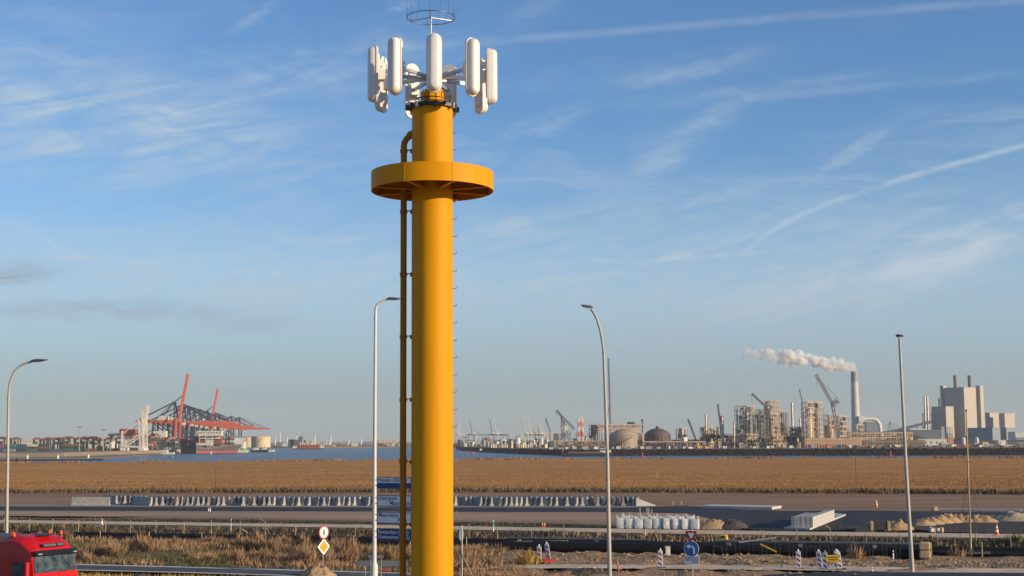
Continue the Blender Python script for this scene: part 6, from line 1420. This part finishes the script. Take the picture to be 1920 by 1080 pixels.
frame_tower('low framed block at the foot of the large framed tower', 1385, 1400, 1420, 815, 1290, 3, 4, 4, 'steel_tan', 'steel_dim', 4, 19)
frame_tower('low framed block at the foot of the tallest tower', 1436, 1450, 1470, 818, 1280, 3, 4, 4, 'steel_tan', 'steel_dim', 4, 20)
frame_tower('low dark process block left of the bright framed tower', 1478, 1492, 1507, 801, 1420, 4, 3, 3, 'steel_dark', 'steel_dark', 4, 21)
frame_tower('low dark process block in the plant centre', 1318, 1345, 1375, 815, 1380, 3, 5, 4, 'steel_dark', 'steel_dark', 6, 22)
frame_tower('small pale frame on the shore in the plant centre', 1323, 1331, 1338, 830, 1200, 2, 2, 2, 'steel_tan', 'steel_tan', 0, 23, pipes=1)
for px0, px1, top, d, lab in ((1262, 1312, 826, 1440, 'dark low hall behind the white upright tank'), (1355, 1392, 818, 1440, 'dark low hall left of the framed towers'), (1415, 1440, 822, 1400, 'dark low hall between the two tall framed towers'), (1468, 1512, 820, 1440, 'dark low hall left of the bright tower')):
    t = FT('plant_hall', lab, 'building', (px0 + px1) / 2, d, None, Z1); w = (px1 - px0) * d / F; h = LZ(t, px0, top); MB().box((0, 0, h / 2), (w, 14, h)).build('wall', 'steel_dark', t); MB().box((0, 0, h + .4), (w * .98, 13, .8)).build('roof', 'steel_dim', t)
    for k in range(int(w / 4)): MB().box((-w / 2 + 2 + k * 4, -7.2, h * .5), (.4, .4, h)).build('pilaster', 'steel_dim', t)
luffer('big grey lattice crane boom reaching left above the plant', 1575, 838, 1330, (1563, 756), (1534, 702), (1573, 752), 'crane_grey', .5, 2.0, True, 'lattice_crane', (1572, 744))
luffer('dark crane boom leaning left of the tallest tower', 1440, 838, 1390, (1438, 763), (1412, 738), None, th=.45, w=1.4, cab=False)
luffer('faint thin mast above the bright framed tower', 1507, 838, 1500, (1506, 752), (1502, 730), None, th=.22, w=.6, cab=False)
# long brick-coloured rack wall and pipe racks
def pipe_rack(lab, px0, px1, top, d, bays, m, m2, lv=2):
    t = FT('pipe_rack', lab, 'pipe rack', (px0 + px1) / 2, d, None, Z1); a, b = LX(t, px0), LX(t, px1); h = LZ(t, px0, top)
    for k in range(bays + 1):
        for yy in (0, 6): MB().bar((a + (b - a) * k / bays, yy, 0), (a + (b - a) * k / bays, yy, h), .5).build('column', m, t)
    for l in range(lv):
        z_ = h * (l + 1) / lv
        for yy in (0, 6): MB().bar((a, yy, z_), (b, yy, z_), .6, .8).build('beam', m, t)
        for yy in (1, 2.5, 4): MB().tube((a, yy, z_ + .7), (b, yy, z_ + .7), .45, n=8).build('pipe', m2, t, smooth=True)
    for k in range(0, bays, 3): MB().bar((a + (b - a) * k / bays, -.2, 0), (a + (b - a) * (k + 1) / bays, -.2, h), .3).build('brace', m, t)
pipe_rack('long tan pipe rack right of the bright tower', 1510, 1625, 824, 1260, 22, 'steel_tan', 'brick_tan', 2); pipe_rack('tall long pipe rack in front of the coal heap', 1592, 1712, 812, 1290, 24, 'steel_tan', 'steel_dim', 3); pipe_rack('low dark pipe rack along the shore', 1620, 1735, 828, 1230, 20, 'steel_dim', 'steel_dim', 2); pipe_rack('low pipe rack at the foot of the brown domed tank', 1205, 1320, 830, 1230, 18, 'steel_dim', 'steel_tan', 1); pipe_rack('low pipe rack left of the ribbed tank', 1040, 1140, 829, 1300, 16, 'steel_dim', 'steel_tan', 2)
t = FT('long_wall', 'long low brick coloured wall below the bright tower', 'wall', 1570, 1245, None, Z1); MB().box((0, 0, 4.4), (56, 3, 3.6)).build('wall', 'brick_tan', t)
for k in range(12): MB().bar((-27 + k * 5, -1, 0), (-27 + k * 5, -1, 3), .6).build('support', 'steel_tan', t)
# chimney with duct
t = FT('chimney', 'tall pale chimney with grey top and steam plume', 'chimney', 1606, 2300, None, Z1); k_ = 2300 / F; h, hb = LZ(t, 1606, 697), LZ(t, 1606, 716); x0 = LX(t, 1604)
MB().lathe([(8.6 * k_, 0), (8.1 * k_, h * .15), (6.4 * k_, hb)], 36).build('shaft', 'chimney', t, smooth=True); MB().lathe([(6.45 * k_, hb), (6.1 * k_, h), (5.2 * k_, h), (5.2 * k_, h - 2)], 36).build('top_band', 'chimney_grey', t, smooth=True)
d_ = FT('flue_duct', 'big pale bent flue duct running right from the chimney', 'duct', 1630, 2290, None, Z1); P = lambda q: (LX(d_, q[0]), 0, LZ(d_, 1630, q[1]))
MB().path([P(q) for q in ((1612, 786), (1630, 785.5), (1640, 786), (1646, 789), (1650, 795), (1651.5, 804), (1652, 835))], 3.6 * k_, 18).build('duct', 'tank_white', d_, smooth=True); MB().box((LX(d_, 1616), 0, LZ(d_, 1616, 786)), (9, 10, 10)).build('elbow_box', 'tank_white', d_)
bl = FT('scrubber_building', 'blue grey scrubber building right of the chimney', 'building', 1636, 2320, None, Z1); hh = LZ(bl, 1636, 791); MB().box((0, 0, hh / 2), (27 * k_, 20, hh)).build('wall', 'clad_blue', bl); MB().box((0, 0, hh + .6), (27 * k_, 20.5, 1.2)).build('roof', 'tank_white', bl)
for k in range(2): MB().box((-4 + k * 8, -10.2, hh * .3), (4, .3, 5)).build('door', 'clad_dark', bl)
frame_tower('tan framed annex at the foot of the chimney', 1606, 1614, 1622, 797, 2250, 4, 2, 2, 'steel_tan', 'steel_tan', 1, 30)
# boiler house and neighbours, corner-on
def house(lab, parts, px, d, extra=None):
    t = FT('power_station_block', lab, 'building', px, d, None, Z1); k_ = d / F
    for nm, pl, pc, pr, top, bot, m, dy in parts:
        mb = MB(); z0 = max(0, LZ(t, pc, bot)) if bot else 0; z1 = LZ(t, pc, top); wl, wr = faces(pc, d, pc - pl, pr - pc)
        rbox(mb, LX(t, pc), dy, z0, z1, max(wl, 1), max(wr, 1)); w_ = mb.build(nm, m, t)
        for k in range(1, int((z1 - z0) / 12)): q = MB(); rbox(q, LX(t, pc) - .0, dy - .25, z0 + k * 12, z0 + k * 12 + .35, max(wl, 1), max(wr, 1)); q.build('cladding_joint', m, w_)
        q = MB(); rbox(q, LX(t, pc), dy - .5, z1, z1 + 1.0, max(wl, 1) * 1.005, max(wr, 1) * 1.01); q.build('parapet', m, w_)
    return t
t = house('tall grey boiler house of the power station', (('wall', 1776, 1811.5, 1833, 727, 0, 'clad_grey', 0),), 1811, 2100)
t = house('slim left stair tower of the boiler house', (('wall', 1767, 1773, 1779, 724.5, 0, 'clad_grey', 0),), 1773, 2130)
t = house('slim right stair tower of the boiler house', (('wall', 1834, 1842, 1848, 724, 0, 'clad_grey', 0),), 1842, 2120)
t = house('lower grey block left of the boiler house', (('wall', 1750, 1776, 1790, 763, 0, 'clad_grey', 0),), 1776, 2090)
t = house('left small block of the pair right of the boiler house', (('wall', 1850, 1858, 1877, 775, 0, 'clad_grey', 0),), 1858, 2150)
t = house('right small block of the pair right of the boiler house', (('wall', 1876, 1886, 1904, 776, 0, 'clad_grey', 0),), 1886, 2120)
t = house('blue grey base hall in front of the boiler house', (('wall', 1815, 1862, 1876, 803, 0, 'clad_blue', 0),), 1862, 2040)
t = house('blue grey base hall under the right small block', (('wall', 1874, 1888, 1905, 803, 0, 'clad_blue', 0),), 1888, 2060)
t = FT('turbine_hall', 'low pale hall at the right edge of the power station', 'building', 1912, 2000, None, Z1); h = LZ(t, 1910, 811); MB().box((20, 0, h / 2), (62, 30, h)).build('wall', 'roof_pale', t); MB().box((20, -15.3, h * .3), (60, .5, h * .5)).build('facade_band', 'clad_blue', t); MB().box((20, 0, h + .5), (63, 31, 1)).build('roof', 'roof_pale', t)
for px, lab in ((1796, 'left brown stack on the boiler house roof'), (1823, 'right brown stack on the boiler house roof')):
    t = FT('roof_stack', lab, 'stack', px, 2150, None, LZ(bl, px, 760, 2150) + Z1); h = LZ(t, px, 704); r_ = 3.2 * 2150 / F
    MB().lathe([(r_, 0), (r_, h)], 20).build('shaft', 'stack_brown', t, smooth=True)
    for z_ in (h, h - 6): MB().lathe([(r_ * 1.15, z_ - .8), (r_ * 1.15, z_)], 20).build('ring', 'stack_brown', t, smooth=True)
for px, lab in ((1737, 'left twin silver exhaust stack beside the power station'), (1742, 'right twin silver exhaust stack beside the power station')): column(lab, px, 1.9, 743, 2080, 'silver', 'exhaust_stack', 1)
frame_tower('dark steel frame around the twin exhaust stacks', 1732, 1740, 1748, 776, 2085, 4, 2, 2, 'steel_dark', 'steel_dark', 1, 41)
t = FT('slim_stack', 'thin stack left behind the boiler house', 'stack', 1764, 2160, None, Z1); MB().tube((0, 0, 0), (0, 0, LZ(t, 1764, 746)), 1.3, 1.0, 8).build('stack', 'stack_brown', t); MB().box((0, 0, LZ(t, 1764, 752)), (4, 4, .6)).build('platform', 'stack_brown', t)
t = FT('conveyor', 'inclined conveyor bridge rising right to the power station', 'conveyor', 1710, 2050, None, Z1); MB().bar((LX(t, 1660), 0, LZ(t, 1660, 812)), (LX(t, 1748), 0, LZ(t, 1748, 791)), 4, 4).build('gallery', 'clad_dark', t)
for k in range(5): px = 1672 + k * 16; MB().bar((LX(t, px), 0, 0), (LX(t, px), 0, LZ(t, px, 811 - (px - 1660) * .24)), .9).build('trestle', 'steel_dark', t)
t = FT('storage_hall', 'dark blue storage hall below the conveyor', 'building', 1715, 2000, None, Z1); h = LZ(t, 1715, 806); MB().box((8, 0, h / 2), (58, 30, h)).build('wall', 'clad_dark', t); MB().box((2, 0, h + .7), (22, 26, 1.4)).build('roof', 'roof_pale', t)
for px, d, rx, h, lab in ((1700, 1900, 45, 17, 'black coal heap below the conveyor'), (1810, 1850, 42, 9, 'dark coal heap in front of the boiler house')):
    o = heap('coal_heap', lab, 1000, 1000, rx, 20, h, 'coal', int(px), rough=.2); o.location = (V(px, 835, d).x, d, Z1)
t = FT('far_gantry', 'far pale gantry crane in the gap right of the chimney', 'crane', 1670, 2900, None, Z1); mb = MB(); apx = (0, 0, LZ(t, 1668, 791))
for a in (-18, -6, 12, 30): mb.bar(apx, (a * 1.1, 0, LZ(t, 1668, 808)), .7)
mb.bar((-22, 0, LZ(t, 1668, 809)), (36, 0, LZ(t, 1668, 809)), 2); mb.build('boom', 'crane_grey', t)
for xx in (-8, 8): MB().bar((xx, 0, 0), apx, 1.4).build('leg', 'crane_grey', t)
for px, top, m, lab in ((1769, 800, 'crane_white', 'left pale lattice mast before the boiler house'), (1780, 800, 'crane_white', 'middle pale lattice mast before the boiler house'), (1785, 800, 'crane_white', 'right pale lattice mast before the boiler house'), (1786, 818, 'crane_red', 'short red lattice tower before the boiler house'), (1779, 820, 'crane_red', 'second short red lattice tower')):
    t = FT('lattice_mast', lab, 'mast', px, 1500, None, Z1); mb = MB(); lattice(mb, (0, 0, 0), (0, 0, LZ(t, px, top)), 2.0, 9, .4); mb.build('mast', m, t); MB().box((0, 0, .6), (3, 3, 1.2)).build('footing', 'concrete', t)
for k in range(60):
    px = 1262 + k * 7.8 + rs.uniform(-3, 3); d = rs.uniform(1270, 1420); t = FT('process_skid', 'low equipment skid with vessels and pipes at the foot of the plant', 'plant', px, d, 'equipment skids at the foot of the plant', Z1, R(rs.uniform(0, 90))); h = rs.uniform(2.5, 8); m = rs.choice(('steel_dim', 'steel_dark', 'steel_tan', 'steel_dark'))
    for a, b in ((-2, -1.5), (2, -1.5), (2, 1.5), (-2, 1.5)): MB().bar((a, b, 0), (a, b, h), .4).build('post', m, t)
    MB().box((0, 0, h), (4.6, 3.6, .4)).build('deck', m, t); MB().box((rs.uniform(-.6, .6), 0, h * .45), (3, 2.4, h * .6)).build('equipment', rs.choice(('steel_dark', 'steel_dim')), t); MB().tube((-2.4, -1.9, h * .7), (2.6, -1.9, h * .7), .3, n=6).build('pipe', 'silver', t)
    if k % 3 == 0: MB().lathe([(.9, 0), (.9, h + 3), (.2, h + 3.8)], 10, (1, .6, 0)).build('vessel', 'silver', t, smooth=True)
# shore clutter: cabins, vans, low bunds
for k in range(58):
    px = 1035 + k * 15.4 + rs.uniform(-5, 5); d = rs.uniform(1150, 1260); w, h = rs.uniform(2.0, 5.5), rs.uniform(1.2, 2.2); m = rs.choice(('house_white', 'house_white', 'roof_pale', 'c_cream', 'c_cream', 'c_grey', 'c_grey', 'c_orange'))
    t = FT('site_cabin', ('white', 'white', 'pale', 'cream', 'orange', 'grey', 'blue', 'red')[('house_white', 'house_white', 'roof_pale', 'c_cream', 'c_orange', 'c_grey', 'c_blue', 'c_red').index(m)] + ' site cabin or vehicle on the shore before the plant', 'cabin', px, d, 'site cabins along the shore', Z1, R(rs.uniform(-30, 30)))
    MB().box((0, 0, h / 2 + .15), (w, 2.4, h)).build('body', m, t); MB().box((0, 0, h + .25), (w * 1.03, 2.5, .18)).build('roof', 'clad_grey', t); MB().box((w * .2, -1.22, h * .6), (w * .3, .06, h * .35)).build('window', 'glass', t)
for px0, px1, top, d, m, lab in ((1848, 1852, 831, 1230, 'clad_blue', 'small blue cabin right of the wooden mast'), (1825, 1851, 831, 1240, 'clad_grey', 'grey container row before the base hall'), (1840, 1850, 830, 1220, 'c_cream', 'cream container block at the shore right'), (1876, 1894, 835, 1200, 'c_cream', 'long cream container at the right shore'), (1720, 1773, 824, 1500, 'roof_pale', 'low pale roofed shed before the coal heap'), (1763, 1775, 831, 1260, 'c_cream', 'cream box left of the red lattice towers'), (1870, 1884, 826, 1500, 'house_white', 'small white tank shed before the base hall')):
    t = FT('shore_building', lab, 'building', (px0 + px1) / 2, d, None, Z1); w = (px1 - px0) * d / F; h = LZ(t, px0, top); MB().box((0, 0, h / 2), (w, 8, h)).build('wall', m, t); MB().box((0, 0, h + .25), (w * 1.02, 8.4, .5)).build('roof', m, t)
    for k in range(max(1, int(w / 6))): MB().box((-w / 2 + 2 + k * 6, -4.06, h * .5), (1.4, .1, h * .4)).build('door', 'clad_dark', t)
t = FT('shore_pipeline', 'long dark pipe bridge along the right shore', 'pipe bridge', 1870, 1600, None, Z1); MB().bar((LX(t, 1790), 0, LZ(t, 1870, 828)), (LX(t, 1990), 0, LZ(t, 1870, 827)), 2, 2.6).build('gallery', 'steel_dark', t)
for k in range(12): MB().bar((LX(t, 1795 + k * 16), 0, 0), (LX(t, 1795 + k * 16), 0, LZ(t, 1870, 829)), .8).build('column', 'steel_dark', t)
for px, lab in ((1807, 'left small white round tank before the base hall'), (1832, 'right small white round tank before the base hall')): tank(lab, px - 3.5, px + 3.5, 823, 1550, 'tank_white', 2, 0, None, Z1)
for k in range(26):
    px = 1590 + k * 12.6 + rs.uniform(-3, 3); t = FT('shore_shrub', 'dark shrub clump on the shore below the pipe racks', 'shrub', px, rs.uniform(1125, 1160), 'shrub clumps on the far shore', Z1); t.scale = (2.2, 2.2, 2.0)
    link_mesh('foliage', SHR[3 if k % 2 else 0], t)

# ------------------------------------------------------------------ steam plume: real volume
sm = bpy.data.materials.new('steam'); sm.use_nodes = True; N = NT(sm.node_tree); sm.node_tree.nodes.remove(sm.node_tree.nodes['Principled BSDF'])
pv_ = N.n('ShaderNodeVolumePrincipled'); pv_.inputs['Color'].default_value = (1, 0.985, 0.96, 1); pv_.inputs['Anisotropy'].default_value = 0.0
t = N.n('ShaderNodeTexCoord'); n_ = N.noise(t.outputs['Object'], 0.085, 6, 0.68, 0.8)
s_ = N.n('ShaderNodeSeparateXYZ'); N.link(t.outputs['Object'], s_.inputs[0])
fade = N.m('POWER', N.ss(s_.outputs[0], -205, -80, 0.30, 1.0), 1.6)
N.link(N.m('MULTIPLY', N.m('MULTIPLY', N.ss(n_, 0.36, 0.60), fade), 0.34), pv_.inputs['Density'])
N.link(pv_.outputs[0], sm.node_tree.nodes['Material Output'].inputs['Volume']); MATS['steam'] = sm
D0 = 2300; c0 = V(1604, 697, D0); bm = bmesh.new(); rs = random.Random(19)
puffs = []
axis = [(1604, 694, 5.5), (1598, 690, 7), (1590, 688, 8.5), (1580, 686.5, 10), (1568, 685, 11), (1556, 685, 13), (1545, 683, 13), (1532, 677, 12), (1518, 674, 11), (1505, 673, 12), (1492, 671, 14), (1480, 670, 12), (1468, 673, 9), (1456, 670, 11), (1442, 664, 11), (1430, 661, 9), (1416, 668, 10), (1402, 665, 10), (1390, 663, 7)]
for (xa_, ya_, ra_), (xb2, yb2, rb2) in zip(axis[:-1], axis[1:]):
    for q in range(7):
        f = rs.random(); r_ = ra_ + (rb2 - ra_) * f
        puffs.append((xa_ + (xb2 - xa_) * f + rs.gauss(0, r_ * .2), ya_ + (yb2 - ya_) * f + rs.gauss(0, r_ * .42), r_ * rs.uniform(.42, .82), rs.gauss(0, r_ * .35)))
for px, py, r_, dy in puffs:
    p = V(px, py, D0 + dy * D0 / F) - c0; rr = r_ * D0 / F
    bmesh.ops.create_icosphere(bm, subdivisions=2, radius=rr, matrix=Matrix.Translation(p) @ Matrix.Rotation(rs.uniform(0, 6), 4, 'Z'))
me = bpy.data.meshes.new('steam_plume'); bm.to_mesh(me); bm.free(); me.materials.append(sm)
so_ = bpy.data.objects.new('steam_plume', me); COL.objects.link(so_); so_.location = c0
rm = so_.modifiers.new('merge', 'REMESH'); rm.mode = 'VOXEL'; rm.voxel_size = 1.1
tx_ = bpy.data.textures.new('puffs', 'CLOUDS'); tx_.noise_scale = 7.0; tx_.noise_depth = 4
dm = so_.modifiers.new('billow', 'DISPLACE'); dm.texture = tx_; dm.strength = 6.5; dm.mid_level = 0.5
tx2 = bpy.data.textures.new('small_puffs', 'CLOUDS'); tx2.noise_scale = 3.0; tx2.noise_depth = 2
dm2 = so_.modifiers.new('small_billow', 'DISPLACE'); dm2.texture = tx2; dm2.strength = 3.0; dm2.mid_level = 0.5
tag(so_, 'white steam plume drifting left from the tall chimney', 'steam', kind='stuff')
sm.cycles.volume_step_rate = 1.0
# ------------------------------------------------------------------ air
hm = bpy.data.materials.new('haze'); hm.use_nodes = True; N = NT(hm.node_tree); hm.node_tree.nodes.remove(hm.node_tree.nodes['Principled BSDF'])
hv = N.n('ShaderNodeVolumePrincipled'); hv.inputs['Color'].default_value = (0.92, 0.95, 1.0, 1); hv.inputs['Density'].default_value = 0.000055; hv.inputs['Anisotropy'].default_value = 0.0
N.link(hv.outputs[0], hm.node_tree.nodes['Material Output'].inputs['Volume']); MATS['haze'] = hm
tag(MB().add([(x, y, z) for z in (-6.5, 190) for x, y in ((-9200, -300), (9200, -300), (9200, 9600), (-9200, 9600))], [(3, 2, 1, 0), (4, 5, 6, 7), (0, 1, 5, 4), (1, 2, 6, 5), (2, 3, 7, 6), (3, 0, 4, 7)]).build('haze', 'haze'), 'thin evening haze over the whole harbour', 'haze', kind='stuff')
